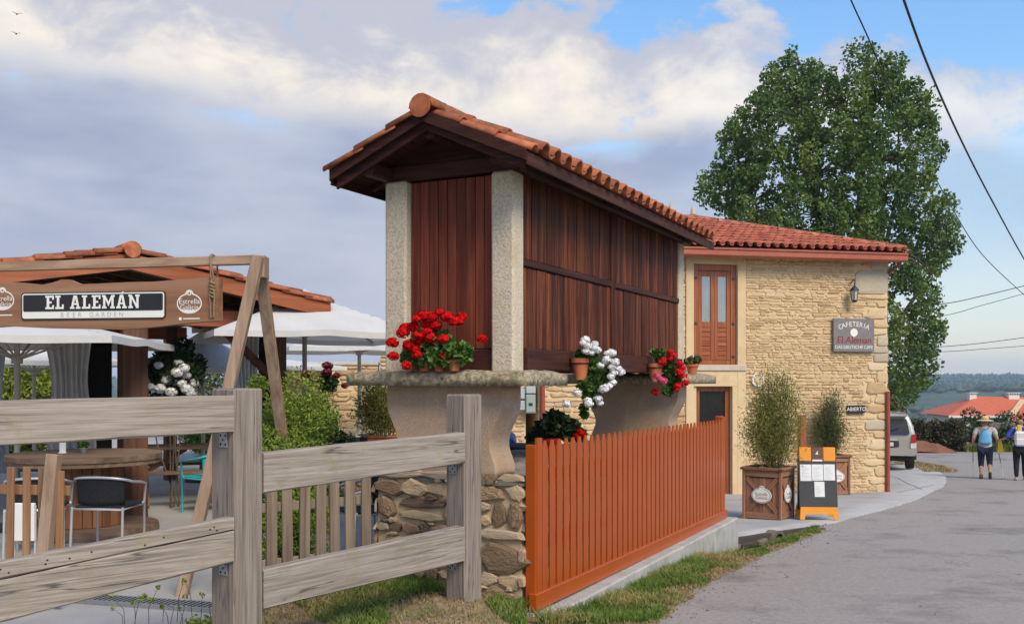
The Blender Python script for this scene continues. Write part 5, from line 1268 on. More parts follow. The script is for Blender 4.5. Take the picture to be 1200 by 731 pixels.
# low terrace wall with brown coping, things on it
w0, w1 = at(300, HY, 13.9), at(505, HY, 14.2)
lw = empty('terrace_wall', 'low dark terrace wall with a brown timber coping behind the shrubs', 'wall', (w0.x, w0.y, .05), math.atan2(w1.y-w0.y, w1.x-w0.x)); LW = (w1-w0).length
MB().box((0, .03, 0), (LW, .5, .60)).build('masonry', 'rubble_mortar', lw); lay_stones(lw, courses(0, LW, .0, .6, .09, .15, .15, .4, .02, rs_), T(0, .03, 0), stone_set('rubble', 'rubble', round_=.26, jit=.12), 40, proud=.04, rng=rs_)
for i in range(3): MB().box((0, -.03+i*.20, .602), (LW, -.03+i*.20+.192, .64), .005).build('coping_board', 'table_wood', lw)
def on_low(px, dy=.18): p = at(px, HY, 14.05); return V(p.x, p.y+dy, .05+.641)
t = empty('terracotta_trough', 'terracotta trough with a feathery green shrub beside the granary pier', 'planter', on_low(447), 0)
MB().box((-.25, -.10, 0), (.25, .10, .15), .012).build('trough', 'terracotta', t); MB().box((-.27, -.12, .13), (.27, .12, .165), .01).build('rim', 'terracotta', t)
def feathery(parent, n, z0, h, r0, r1, seed, m, leaf=.035, stems=14, name='foliage', top=.0, asp=.22, lowz=.25):
    rg = np.random.RandomState(seed); L_ = []; C = []
    for i in range(stems):
        a = rg.rand()*2*PI; q = rg.rand()**.5; b0 = np.array([math.cos(a)*r0*q, math.sin(a)*r0*q, z0]); e = np.array([math.cos(a)*r1*q*1.1, math.sin(a)*r1*q*1.1, z0+h*(1-.55*q*q)*(.80+.26*rg.rand())])
        mid = b0*.5+e*.5+np.array([math.cos(a), math.sin(a), 0])*r1*.08*rg.normal(); L_.append([b0, mid, e])
        k = n//stems; tt_ = lowz+(1-lowz)*rg.rand(k)**.8; P = (1-tt_)[:, None]**2*b0+2*((1-tt_)*tt_)[:, None]*mid+(tt_**2)[:, None]*e
        sp__ = (.05+.16*r1*np.sin(np.clip(tt_, 0, 1)*PI*.85)+.02)[:, None]
        C.append(P+rg.normal(size=(k, 3))*sp__*np.array([1, 1, .9]))
    C = np.concatenate(C); stems_mb(L_, .006, 4).build('stems', 'twig', parent)
    dirs = C*np.array([1, 1, 0]); dirs = dirs/(np.linalg.norm(dirs, axis=1)[:, None]+.05)
    return link(name, leaf_mesh(name, C, leaf, m, aspect=asp, up=.9, outward=dirs*.6, rng=rg), parent)
feathery(t, 4200, .12, .95, .12, .26, 3, 'leaf_bamboo', .07, 18)
t = empty('metal_pail', 'black metal pail standing on the low terrace wall under a parasol pole', 'pail', on_low(425, .1), 0)
MB().lathe([(0, 0), (.05, 0), (.065, .14), (.068, .145), (.06, .14), (0, .02)], 16).build('body', 'black_paint', t); MB().tube([(-.066, 0, .13), (-.04, 0, .19), (.04, 0, .19), (.066, 0, .13)], .004, 5).build('handle', 'steel', t)
t = empty('flower_pot', 'round terracotta face shaped pot in front of the dark rose bush', 'pot', on_low(385, -.02), 0)
MB().lathe([(0, 0), (.07, 0), (.115, .08), (.11, .16), (.085, .19), (.08, .18), (0, .15)], 18).build('pot', 'terracotta', t)
for s in (-1, 1): MB().lathe([(0, -.03), (.045, -.02), (.05, 0), (0, .03)], 10, M=T(s*.115, -.02, .09) @ RY(s*.6)).build('side_ear', 'petal_white', t)
# round bistro bits: pole tables are hidden behind the shrubs

# ------------------------------------------------------------------ shrubs of the terrace
def shrub(px, Y, z0, rx, rz_, n, leaf, m, label, cat='shrub', seed=1, clumps=22, name='shrub', asp=.5, lift=0.0, ry=None):
    p = at(px, HY, Y); t = empty(name, label, cat, (p.x, p.y, z0), 0); rg = np.random.RandomState(seed); C = []; D = []; st_ = []
    for k in range(clumps):
        d = rg.normal(size=3); d /= np.linalg.norm(d); q = .35+.6*rg.rand(); c = np.array([d[0]*rx*q, d[1]*(ry or rx*.8)*q, rz_*1.02+d[2]*rz_*q])
        c[2] = max(c[2], rz_*.18)+lift; r = (.34+.22*rg.rand())*min(rx, rz_)
        a, b = ball_pts(n//clumps, c, (r, r, r*1.1), .25, rg); C.append(a); D.append(b); st_.append([(rg.normal()*.05, rg.normal()*.05, 0), (c[0]*.5, c[1]*.5, c[2]*.45), tuple(c)])
    if lift: st_ = st_[::4]
    stems_mb(st_, .010, 5).build('stems', 'twig', t)
    link('foliage', leaf_mesh('foliage', np.concatenate(C), leaf, m, aspect=asp, up=.5, outward=np.concatenate(D)*.8, rng=rg), t); return t, rg
def blooms(t, pts, m, r, n=26, name='bloom'):
    for i, p in enumerate(pts): link(name, bloom_mesh(m, r, n, i % 3), t, T(*p) @ RZ(i*1.3) @ SC(*(3*[.85+.35*((i*37 % 10)/10)])))
t, rg = shrub(338, 8.45, .05, .42, .80, 30000, .034, 'leaf_shrub', 'bright yellow green rounded shrub behind the big fence post', seed=4, clumps=44, ry=.30)
t, rg = shrub(298, 8.3, .05, .2, .80, 6000, .042, 'leaf_shrub', 'narrow yellow green shrub close against the fence post', seed=14, clumps=18)
t, rg = shrub(374, 10.3, .05, .24, .60, 5000, .045, 'leaf_bamboo', 'olive green shrub in front of the dark rose bush', seed=15, clumps=16)
t, rg = shrub(381, 11.4, .05, .27, .86, 5200, .075, 'leaf_dark', 'tall dark bush with deep wine red roses', seed=5, clumps=24)
blooms(t, [(rg.uniform(-.26, .26), rg.uniform(-.3, 0), 1.62+rg.uniform(-.12, .18)) for _ in range(11)], 'petal_wine', .05)
t, rg = shrub(201, 12.4, .05, .36, .36, 4200, .075, 'leaf_dark', 'bush of large white blooms left of the entrance frame leg', seed=6, clumps=18, lift=1.34)
wp = [(186, 428), (208, 436), (216, 431), (176, 453), (187, 455), (201, 459), (213, 449), (219, 455), (224, 460), (218, 440), (209, 425), (196, 445), (172, 446), (206, 447), (226, 449)]
blooms(t, [tuple(at(a, b, 12.0+.02*i)-V(*t.location)) for i, (a, b) in enumerate(wp)], 'petal_white', .066)
t, rg = shrub(246, 19.5, .05, .85, .66, 8000, .08, 'leaf_geranium', 'mid green bush behind the white blooms', seed=7, clumps=26)
t, rg = shrub(20, 20.5, .05, 1.9, 1.02, 26000, .11, 'leaf_hedge', 'clipped yellow green hedge behind the left parasol pole', cat='hedge', seed=8, clumps=70, name='hedge', ry=.5)
t, rg = shrub(-110, 20.0, .05, 1.7, 1.02, 12000, .11, 'leaf_hedge', 'hedge continuing out of the left edge of the view', cat='hedge', seed=18, clumps=45, name='hedge', ry=.5)
t, rg = shrub(250, 26.0, .05, 1.2, 1.5, 3000, .12, 'leaf_olive', 'olive green tree top glimpsed between two parasols', seed=9, clumps=26)
# thin dry weeds by the big fence post
wd = empty('dry_weed', 'thin dry weed stalks and leaves on the concrete below the fence', 'weed', V(-2.05, 6.5, .03), 0)
rgw = np.random.RandomState(9); ST = []
for i in range(14): x, y = rgw.uniform(-.5, .12), rgw.uniform(-.25, .15); h = rgw.uniform(.12, .30); ST.append([(x, y, 0), (x+rgw.normal()*.02, y, h*.6), (x+rgw.normal()*.06, y+rgw.normal()*.03, h)])
stems_mb(ST, .0025, 4).build('stalks', 'twig', wd)['kind'] = 'stuff'
cp = np.concatenate([ball_pts(7, s[-1], (.02, .02, .02), .2, rgw)[0] for s in ST]+[np.stack([rgw.uniform(-.1, .4, 900), rgw.uniform(-.3, .15, 900), np.abs(rgw.normal(size=900))*.025+.005], 1)])
link('leaves', leaf_mesh('leaves', cp, .03, 'leaf_shrub', .6, rng=rgw), wd)

# ------------------------------------------------------------------ geraniums and pots at the granary
def geranium(name, label, p, potr, poth, rx, ry, rz_, off, n, leaf, fl, flr, flpts, seed, rot=0.0, hang=False, m='leaf_geranium', potm='terracotta', npots=1, cat='potted flowers', group=None):
    t = empty(name, label, cat, p, rot, group); rg = np.random.RandomState(seed)
    for i in range(npots):
        po = pot_mb(potr*.68, potr, poth).build('pot', potm, t, T((i-(npots-1)/2)*potr*2.7, 0, 0))
        MB().lathe([(0, poth*.905), (potr*.88, poth*.905)], 14).build('soil', 'soil', t, T((i-(npots-1)/2)*potr*2.7, 0, 0))
    C = []; D = []; st_ = []
    for (cx, cy, cz, r) in off:
        a, b = ball_pts(n, (cx, cy, cz), (r, r*.85, r*.9), .35, rg); C.append(a); D.append(b); st_.append([(cx*.15, cy*.3, poth*.85), (cx*.6, cy*.8, (cz+poth)*.55), (cx, cy, cz)])
    stems_mb(st_, .005, 5).build('stems', 'leaf_olive', t)
    link('foliage', leaf_mesh('foliage', np.concatenate(C), leaf, m, aspect=.95, up=.15, outward=np.concatenate(D)*1.2, rng=rg), t)
    if hang:
        hb = MB(); hb.tube([(potr*1.0*math.cos(2*PI*i/16), potr*1.0*math.sin(2*PI*i/16), poth*.76) for i in range(17)], .004, 5, cap=False)
        hb.tube([(-potr*1.0, 0, poth*.76), (-.16, 0, poth*.76), (-.16, 0, poth*.5)], .005, 5); hb.build('hanger', 'dark_metal', t)
    if fl:
        for k, (mm, pts) in enumerate(flpts): blooms(t, pts, mm, flr)
    return t
Rm = RZ(-HROT).to_3x3()
def to_loc(px, py, Y, p, rot=HROT): return tuple(RZ(-rot).to_3x3() @ (at(px, py, Y)-Vector(p)))
# red geranium on the capstone in front of the door
Yr = 7.62; p = at(506, 434.5, Yr); p.z = 1.728
reds = [(488, 374), (495, 369), (506, 371), (515, 366), (524, 371), (484, 383), (499, 380), (510, 380), (475, 384), (490, 393), (500, 388), (460, 401), (461, 417), (476, 428), (479, 404), (487, 409), (493, 400), (513, 401), (519, 397), (521, 417), (565, 397), (503, 395), (531, 376), (489, 415), (472, 390), (538, 375), (541, 371)]
fo = [(-.16, 0, .15, .09), (-.08, -.03, .20, .10), (.02, -.02, .20, .11), (.12, 0, .19, .10), (.20, -.03, .15, .09), (.27, 0, .12, .085), (-.10, -.05, .09, .08), (.05, -.06, .10, .09), (.16, -.05, .09, .08), (.30, 0, .17, .06), (-.22, 0, .10, .06), (0, .04, .27, .09), (.10, .03, .26, .07), (-.12, .03, .27, .07)]
geranium('geranium', 'bushy scarlet geraniums in clay pots on the granary slab before the door', p, .05, .085, 0, 0, 0, fo, 90, .048, True, .046, [('petal_red', [to_loc(a, b, Yr-.12+.012*(i % 9), p) for i, (a, b) in enumerate(reds)])], 2, HROT, npots=4)
# hanging white geranium
Yw = 8.42; p = at(680, 445, Yw)
whites = [(683, 402), (689, 405), (696, 407), (693, 413), (686, 398), (700, 410), (712, 414), (717, 413), (711, 421), (704, 428), (709, 424), (721, 424), (717, 430), (725, 432), (719, 436), (728, 436), (716, 441), (708, 455), (713, 452), (718, 448), (705, 457), (701, 467), (689, 469), (703, 472), (690, 473), (676, 460), (697, 403), (687, 411), (664, 473)]
fo = [tuple(V(*to_loc(a, b, Yw, p)))+(r,) for a, b, r in ((688, 412, .055), (695, 420, .07), (702, 430, .08), (697, 440, .085), (706, 442, .08), (700, 452, .085), (692, 455, .07), (708, 452, .06), (690, 464, .06), (697, 470, .06), (684, 478, .035), (712, 436, .06), (684, 450, .06), (680, 415, .04), (695, 488, .0)) if r > 0]
fo += [tuple(V(*to_loc(685, 486, Yw, p)))+(.03,)]
geranium('hanging_geranium', 'white geranium trailing from a clay pot hung on the dark beam', p, .076, .185, 0, 0, 0, fo, 80, .048, True, .036, [('petal_white', [to_loc(a, b, Yw-.13+.01*(i % 8), p) for i, (a, b) in enumerate(whites)])], 3, HROT, hang=True)
# hanging red geranium
Yc = 10.3; p = at(768, 447, Yc)
cor = [(785, 412), (789, 416), (786, 419), (778, 421), (776, 424), (796, 426), (799, 431), (797, 436), (800, 440), (794, 452), (793, 456), (768, 459), (797, 450), (804, 448)]
pk_ = [(773, 444), (777, 446), (770, 440)]
fo = [tuple(V(*to_loc(a, b, Yc, p)))+(r,) for a, b, r in ((775, 415, .07), (780, 424, .08), (786, 430, .09), (790, 438, .09), (784, 444, .08), (788, 452, .07), (782, 458, .05), (793, 445, .06), (774, 422, .05), (768, 414, .05), (787, 418, .06))]
geranium('hanging_geranium', 'coral red geranium trailing from a clay pot near the far stone post', p, .078, .19, 0, 0, 0, fo, 80, .052, True, .042, [('petal_coral', [to_loc(a, b, Yc-.13+.012*(i % 7), p) for i, (a, b) in enumerate(cor)]), ('petal_pink', [to_loc(a, b, Yc-.2, p) for a, b in pk_])], 4, HROT, hang=True)
p = loc(-.10, 4.75, 1.728)
geranium('potted_succulent', 'small succulent in a clay pot on the far slab of the granary', p, .072, .115, 0, 0, 0, [(0, 0, .16, .06), (-.05, 0, .15, .05), (.06, 0, .17, .05)], 60, .045, False, .03, [], 5, HROT, m='leaf_olive', cat='potted plant')
# pot holders of the two hanging pots
# dark plant in a red pot on the plinth behind the gate
p = loc(-.62, 1.75, PZ+.02); Yd = p.y
fo = [tuple(V(*to_loc(a, b, Yd, p)))+(r,) for a, b, r in ((640, 500, .10), (650, 493, .12), (662, 496, .11), (672, 503, .09), (630, 508, .08), (624, 514, .06), (646, 505, .10), (660, 506, .09), (635, 520, .06), (680, 510, .05))]
geranium('potted_begonia', 'dark leaved plant in a red pot just behind the orange gate', p, .10, .17, 0, 0, 0, fo, 70, .085, True, .035, [('petal_red', [to_loc(a, b, Yd-.1, p) for a, b in ((679, 505), (682, 508), (676, 511))])], 6, HROT, m='leaf_dark', potm='red_glaze', cat='potted plant')
# thin twig plant
# blue motorcycle behind the plinth
mc = empty('motorcycle', 'blue motorcycle parked on the terrace beyond the granary piers', 'motorcycle', V(-.02, 12.7, .05), .95)
for y, nm in ((.68, 'wheel'), (-.68, 'wheel')):
    wh = MB().lathe([(.25, -.05), (.31, -.045), (.32, 0), (.31, .045), (.25, .05), (.25, -.05)], 24, M=T(0, y, .32) @ RY(PI/2)).build('wheel', 'rubber', mc)
    MB().lathe([(0, -.03), (.05, -.03), (.05, .03), (0, .03)], 10, M=T(0, y, .32) @ RY(PI/2)).build('hub', 'steel', wh)
    sk = MB()
    for i in range(6): a = PI*i/3; sk.tube([(0, y, .32), (0, y+.25*math.cos(a), .32+.25*math.sin(a))], .012, 5)
    sk.build('spokes', 'steel', wh)
for s in (-1, 1): MB().tube([(s*.06, .68, .32), (s*.06, .45, .95)], .022, 8).build('fork', 'steel', mc)
MB().lathe([(0, -.22), (.10, -.20), (.17, -.05), (.15, .10), (.08, .22), (0, .24)], 14, M=T(0, .18, .82) @ RX(-PI/2) @ SC(.8, 1.05, 1.1)).build('tank', 'blue_paint', mc)
MB().box((-.14, -.62, .70), (.14, -.02, .80), .04).build('seat', 'black_paint', mc); MB().box((-.12, -.25, .25), (.12, .32, .62), .05).build('engine', 'dark_metal', mc)
MB().box((-.13, -.75, .62), (.13, -.35, .70), .03).build('tail', 'blue_paint', mc)
MB().tube([(-.36, .30, 1.06), (-.2, .42, 1.02), (.2, .42, 1.02), (.36, .30, 1.06)], .014, 8).build('handlebar', 'dark_metal', mc)
MB().lathe([(0, -.08), (.07, -.06), (.10, .02), (.095, .03), (0, .035)], 16, M=T(0, .55, .95) @ RX(-PI/2)).build('headlamp', 'lens_clear', mc)
MB().box((-.11, .46, .98), (.11, .52, 1.16), .02).build('windshield', 'cabinet_grey', mc)
MB().tube([(0, .42, .92), (0, .1, .55), (0, -.35, .6), (0, -.68, .32)], .03, 8).build('frame', 'dark_metal', mc)
# ------------------------------------------------------------------ planters and the menu board on the pavement
def planter(x, y, rz, label, seed, h=.80, wd=.58):
    z = zr(y)+.032; t = empty('planter_box', label, 'planter', (x, y, z), rz, 'wooden planter boxes'); w = wd/2
    for sx in (-1, 1):
        for sy in (-1, 1): MB().box((sx*w-.045 if sx > 0 else -w, sy*w-.045 if sy > 0 else -w, 0), (w if sx > 0 else -w+.045, w if sy > 0 else -w+.045, h-.04), .006).build('corner_post', 'planter_wood_z', t, T(0, 0, 0))
    for k in range(4):
        R = RZ(k*PI/2)
        for i in range(5):
            a = -w+.05+(2*w-.1)*i/5; b = -w+.05+(2*w-.1)*(i+1)/5; MB().box((a+.002, -w+.035, .03), (b-.002, -w+.05, h-.05), .004).build('panel_board', 'planter_wood_z', t, R)
        MB().box((-w+.046, -w+.012, .02), (w-.046, -w+.034, .11), .004).build('crosspiece', 'planter_wood_x', t, R); MB().box((-w+.046, -w+.012, h-.14), (w-.046, -w+.034, h-.045), .004).build('crosspiece', 'planter_wood_x', t, R)
        L_ = math.hypot(2*w-.1, h-.25)
        for s in (-1, 1):
            a = math.atan2(h-.25, 2*w-.1)*s; MB().box((-L_/2+.02, -w+.016+.003*s, -.035), (L_/2-.02, -w+.030+.003*s, .035), .003).build('diagonal_slat', 'planter_wood_x', t, R @ T(0, 0, h/2-.02) @ RY(-a))
        MB().box((-w-.025, -w-.025, h-.04), (w+.025-.0, -w+.05, h), .006).build('top_rim', 'planter_wood_x', t, R @ T(0, 0, .0008*k))
    for k in (0, 1):
        R = RZ(k*PI/2); pb = MB(); n = 60; o = []
        for i in range(n):
            a = 2*PI*i/n; x_, z_ = .155*math.cos(a), .115*math.sin(a)
            if z_ > 0 and abs(x_) < .045: z_ = max(z_, .105+math.sqrt(.045**2-x_*x_))
            o.append((x_, z_+h*.47))
        pl_ = pb.prism(o, -w-.006, -w+.010).build('plaque', 'sign_cream', t, R)
        em = MB(); em_k = 1.18; ring(em, [(x_*.94, (z_-h*.47)*.93+h*.47) for x_, z_ in o], [(x_*.89, (z_-h*.47)*.87+h*.47) for x_, z_ in o], -w-.0075)
        add_text(em, 'Estrella', .066, 0, h*.47+.022, -w-.0078); add_text(em, 'Galicia', .072, 0, h*.47-.034, -w-.0078); em.build('emblem', 'planter_wood_x', pl_)
    MB().box((-w+.03, -w+.03, h-.16), (w-.03, w-.03, h-.09)).build('soil', 'soil', t)
    MB().box((-w+.055, -w+.055, .0), (w-.055, w-.055, h-.17)).build('liner', 'hole', t)
    return t
p1 = at(899, 612, 14.95)
pb1 = planter(p1.x+.10, p1.y+.30, -.60, 'front wooden planter box with crossed slats and a cream oval plaque', 1, wd=.62)
w2 = on_wall(-1.64, -.47, 0); pb2 = planter(w2.x, w2.y, CRZ-.10, 'rear wooden planter box against the stone house wall behind the menu board', 2, h=.84)
def bamboo(p, z, n, h, r0, r1, seed, m, label, lw_=.25):
    t = empty('planter_shrub', label, 'shrub', (p.x, p.y, z), 0); feathery(t, n, 0, h, r0, r1, seed, m, .058, 34, lowz=lw_, asp=.2)
    rg = np.random.RandomState(seed+50); MB().tube([(0, -r0-.05, .42), (r0+.04, 0, .42), (0, r0+.05, .42), (-r0-.04, 0, .42), (0, -r0-.05, .42)], .006, 5).build('tie_wire', 'galvanised', t)
    stems_mb([[(rg.uniform(-r0, r0), rg.uniform(-r0, r0), 0), (rg.uniform(-r0, r0)*1.2, rg.uniform(-r0, r0), .4), (rg.uniform(-r1, r1)*.5, rg.uniform(-r0, r0), .85)] for _ in range(26)], .007, 5).build('canes', 'twig', t)
    return t
bamboo(V(p1.x+.19, p1.y+.30, 0), zr(p1.y)+.032+.70, 11000, 1.66, .13, .38, 21, 'leaf_bamboo', 'tall feathery yellow green shrub growing in the front planter box', .22)
bamboo(w2, zr(w2.y)+.032+.74, 7000, 1.52, .13, .25, 22, 'leaf_olive', 'darker feathery shrub growing in the rear planter box by the wall', .28)
pp = at(939.5, 600, 16.6); rpst = empty('rust_post', 'rust red square post standing between the planter box and menu board', 'post', (pp.x, pp.y, zr(16.6)+.03), CRZ)
MB().box((-.055, -.055, .01), (.055, .055, 1.60), .006).build('shaft', 'shutter_wood_z', rpst); MB().box((-.09, -.09, 0), (.09, .09, .012), .002).build('foot_plate', 'rust_pipe', rpst); MB().box((-.062, -.062, 1.60), (.062, .062, 1.615), .003).build('cap', 'rust_pipe', rpst)
# A-board
pa = at(961, 612.5, 14.85); ab_ = empty('menu_board', 'orange and charcoal folding menu board with white paper sheets', 'menu board', (pa.x, pa.y+.05, zr(14.85)+.032), -.07)
tiltA = math.radians(8); MF = RX(-tiltA); w = .285
bd = MB().box((-w, -.012, .17), (w, .012, .93), .004).build('board_panel', 'charcoal_board', ab_, MF)
MB().box((-w+.01, -.018, .88), (-.085, .016, 1.10), .012).build('top_grip', 'orange_plastic', ab_, MF); MB().box((.085, -.018, .88), (w-.01, .016, 1.10), .012).build('top_grip', 'orange_plastic', ab_, MF)
MB().box((-.084, -.017, .87), (.084, .012, 1.10), .004).build('top_badge', 'brown_print', ab_, MF)
tx = MB(); tx.add([(-.03, -.0178, .99), (.035, -.0178, .985), (.01, -.0178, 1.01), (.012, -.0178, 1.05), (-.012, -.0178, 1.01)], [(0, 1, 2, 3, 4)]); tx.box((-.075, -.0182, .885), (.075, -.0174, .91)); tx.build('badge_mark', 'sign_cream', ab_, MF)
for i in range(3): 
    x0 = -.262+i*.176; pg = MB().box((x0, -.0155, .585+.005*i), (x0+.168, -.0125, .835+.002*i), .0005).build('paper_sheet', 'paper', ab_, MF)
    ln = MB()
    for k in range(9): ln.box((x0+.02, -.0162, .61+k*.022), (x0+.02+.13*(.5+.5*((k*7+i*3) % 5)/5), -.0157, .615+k*.022))
    if i == 0: ln.prism(ellipse(x0+.035, .81, .022, .016, 10), -.0162, -.0157)
    ln.build('print_line', 'print_grey', pg)
pg = MB().box((-.055, -.0155, .345), (.095, -.0125, .575), .0005).build('paper_sheet', 'paper', ab_, MF); ln = MB()
for k in range(7): ln.box((-.035, -.0162, .37+k*.022), (-.035+.10*(.5+.5*((k*5) % 4)/4), -.0157, .375+k*.022))
ln.build('print_line', 'print_grey', pg)
ft = MB()
ft.prism([(-w-.005, .0), (-w+.06, .0), (-w+.085, .085), (w-.085, .085), (w-.06, .0), (w+.005, .0), (w-.01, .19), (-w+.01, .19)], -.035, -.0135); ft.build('foot', 'orange_plastic', ab_, MF)
MB().box((-w+.02, -.01, .12), (w-.02, .012, 1.05), .004).build('back_panel', 'charcoal_board', ab_, T(0, .30, 0) @ RX(tiltA))
ft = MB(); ft.prism([(-w-.005, .0), (-w+.06, .0), (-w+.085, .085), (w-.085, .085), (w-.06, .0), (w+.005, .0), (w-.01, .19), (-w+.01, .19)], .013, .035); ft.build('foot', 'orange_plastic', ab_, T(0, .30, 0) @ RX(tiltA))

# ------------------------------------------------------------------ parked car (rear view)
cp_ = at(1047, HY, 30.2); crz = -.30
car = empty('parked_car', 'champagne grey off road estate car parked behind the house corner', 'car', (cp_.x-.28, cp_.y, zr(30.2)+.03), crz)
ST = [  # y, then (half width, z) from sill to roof centre
 (0.00, [(.78, .62), (.88, .66), (.90, .88), (.885, 1.08), (.80, 1.40), (.70, 1.66), (.55, 1.715), (0, 1.735)]),
 (.06, [(.82, .50), (.915, .60), (.93, .88), (.91, 1.09), (.82, 1.42), (.72, 1.70), (.57, 1.755), (0, 1.775)]),
 (.55, [(.86, .42), (.925, .55), (.935, .88), (.92, 1.10), (.83, 1.44), (.74, 1.73), (.58, 1.785), (0, 1.805)]),
 (1.6, [(.86, .40), (.925, .55), (.935, .88), (.92, 1.10), (.84, 1.44), (.74, 1.735), (.58, 1.79), (0, 1.81)]),
 (2.6, [(.86, .40), (.925, .55), (.935, .88), (.92, 1.10), (.83, 1.42), (.71, 1.70), (.56, 1.755), (0, 1.775)]),
 (3.2, [(.86, .40), (.925, .55), (.93, .88), (.91, 1.08), (.82, 1.20), (.74, 1.30), (.56, 1.35), (0, 1.37)]),
 (3.6, [(.86, .40), (.925, .55), (.925, .86), (.89, 1.02), (.80, 1.07), (.66, 1.09), (.5, 1.10), (0, 1.11)]),
 (4.5, [(.84, .42), (.90, .55), (.90, .78), (.86, .94), (.76, .99), (.6, 1.01), (.45, 1.02), (0, 1.03)]),
 (4.66, [(.72, .48), (.78, .58), (.78, .74), (.74, .86), (.66, .90), (.5, .92), (.4, .93), (0, .94)])]
mb = MB(); rows = []
for y, pr_ in ST: yo = (lambda z: y+.13*max(0, (z-1.05)/.7)) if y < .5 else (lambda z: y); rows.append([(-a, yo(z), z) for a, z in pr_]+[(a, yo(z), z) for a, z in pr_[:-1][::-1]])
k = len(rows[0]); vs = [p for r in rows for p in r]; fs = [(i*k+j, i*k+j+1, (i+1)*k+j+1, (i+1)*k+j) for i in range(len(rows)-1) for j in range(k-1)]
fs += [((i+1)*k, (i+1)*k+k-1, i*k+k-1, i*k) for i in range(len(rows)-1)]; fs += [tuple(range(k))[::-1], tuple(range((len(rows)-1)*k, len(rows)*k))]
bo = mb.add(vs, fs, True).build('body', 'car_paint', car)
sb = bo.modifiers.new('sub', 'SUBSURF'); sb.levels = 2; sb.render_levels = 2
def panel(pts, d, name, m, parent=car): return MB().prism(pts, -d, .02).build(name, m, parent)
def smooth_poly(pts, r=.04, n=4):
    o = []
    for i, p in enumerate(pts):
        p = Vector((*p, 0)); a = Vector((*pts[i-1], 0)); b = Vector((*pts[(i+1) % len(pts)], 0)); u, v = (a-p), (b-p); q = min(r, u.length*.4, v.length*.4); u.normalize(); v.normalize()
        s0, s1 = p+u*q, p+v*q
        for j in range(n+1): t = j/n; x = s0*(1-t)**2+p*2*t*(1-t)+s1*t*t; o.append((x.x, x.y))
    return o
# rear window follows the raked tailgate
rw = MB(); o = smooth_poly([(-.74, 1.10), (.74, 1.10), (.64, 1.60), (-.64, 1.60)], .10)
yk = lambda x, z: -.005+.13*max(0, (z-1.05)/.7)+.05*abs(x/.8)**4
cvx = MB(); n_ = len(o); cvx.add([(x, yk(x, z)-.025, z) for x, z in o]+[(0, yk(0, 1.35)-.03, 1.35)], [(i, (i+1) % n_, n_) for i in range(n_)], True); cvx.build('rear_window', 'car_glass', car)
MB().tube([(-.02, -.03, 1.13), (.12, -.03, 1.20), (.42, .0, 1.32)], .012, 6).build('wiper', 'black_paint', car)
MB().box((-.66, -.05, 1.66), (.66, .18, 1.705), .018).build('spoiler', 'car_paint', car)
for s in (-1, 1):
    MB().prism(smooth_poly([(s*.755, .86), (s*.915, .88), (s*.90, 1.13), (s*.80, 1.13)][::s], .03), -.022, .14).build('tail_light', 'tail_red', car)
    MB().prism(smooth_poly([(s*.755, .70), (s*.915, .71), (s*.915, .865), (s*.755, .845)][::s], .02), -.024, .12).build('reverse_light', 'lens_clear', car)
    MB().prism(ellipse(s*.72, .56, .045, .045, 14), -.075, -.02).build('fog_light', 'tail_red', car)
    MB().tube([(s*.66, .35, 1.80), (s*.66, .45, 1.86), (s*.66, 2.3, 1.87), (s*.66, 2.4, 1.80)], .02, 8).build('roof_rail', 'dark_metal', car)
    for y0, y1, nm in ((.42, 1.12, 'side_window'), (1.2, 2.0, 'side_window'), (2.08, 2.85, 'side_window')):
        ws = MB().add([(s*(.925), y0, 1.12), (s*.925, y1, 1.12), (s*(.775 if y1 < 2.5 else .80), y1-(.0 if y1 < 2.5 else .35), 1.62), (s*.775, y0+.05, 1.62)], [(0, 1, 2, 3)]); ws.build(nm, 'car_glass', car)
    MB().box((s*1.0-.09, 2.75, 1.10), (s*1.0+.09, 2.86, 1.28), .03).build('mirror', 'car_paint', car)
    for y in (.93, 3.78):
        M = T(s*.80, y, .355) @ RY(PI/2); wh = MB().lathe([(.22, -.12), (.335, -.12), (.355, -.09), (.355, .09), (.335, .12), (.22, .12), (.22, -.12)], 28, M=M).build('wheel', 'rubber', car)
        MB().lathe([(0, .07*s), (.05, .09*s), (.20, .06*s), (.225, .11*s), (.225, -.05*s)], 20, M=M).build('rim', 'steel', wh)
    MB().box((s*.80-.12, .02, .35), (s*.80+.12, .03, .62)).build('mud_flap', 'rubber', car)
MB().prism(smooth_poly([(-.88, .47), (.88, .47), (.935, .58), (.92, .70), (-.92, .70), (-.935, .58)], .05), -.085, .10).build('bumper', 'car_paint', car)
MB().box((-.42, -.035, .73), (.42, .0, .92), .02).build('plate_recess', 'dark_metal', car); MB().box((-.26, -.05, .755), (.26, -.036, .875), .006).build('number_plate', 'plate_white', car); MB().box((-.36, -.06, .925), (.36, -.0, .965), .012).build('handle_trim', 'steel', car)
MB().box((-.76, .06, .30), (.76, 4.3, .47), .05).build('underbody', 'rubber', car)

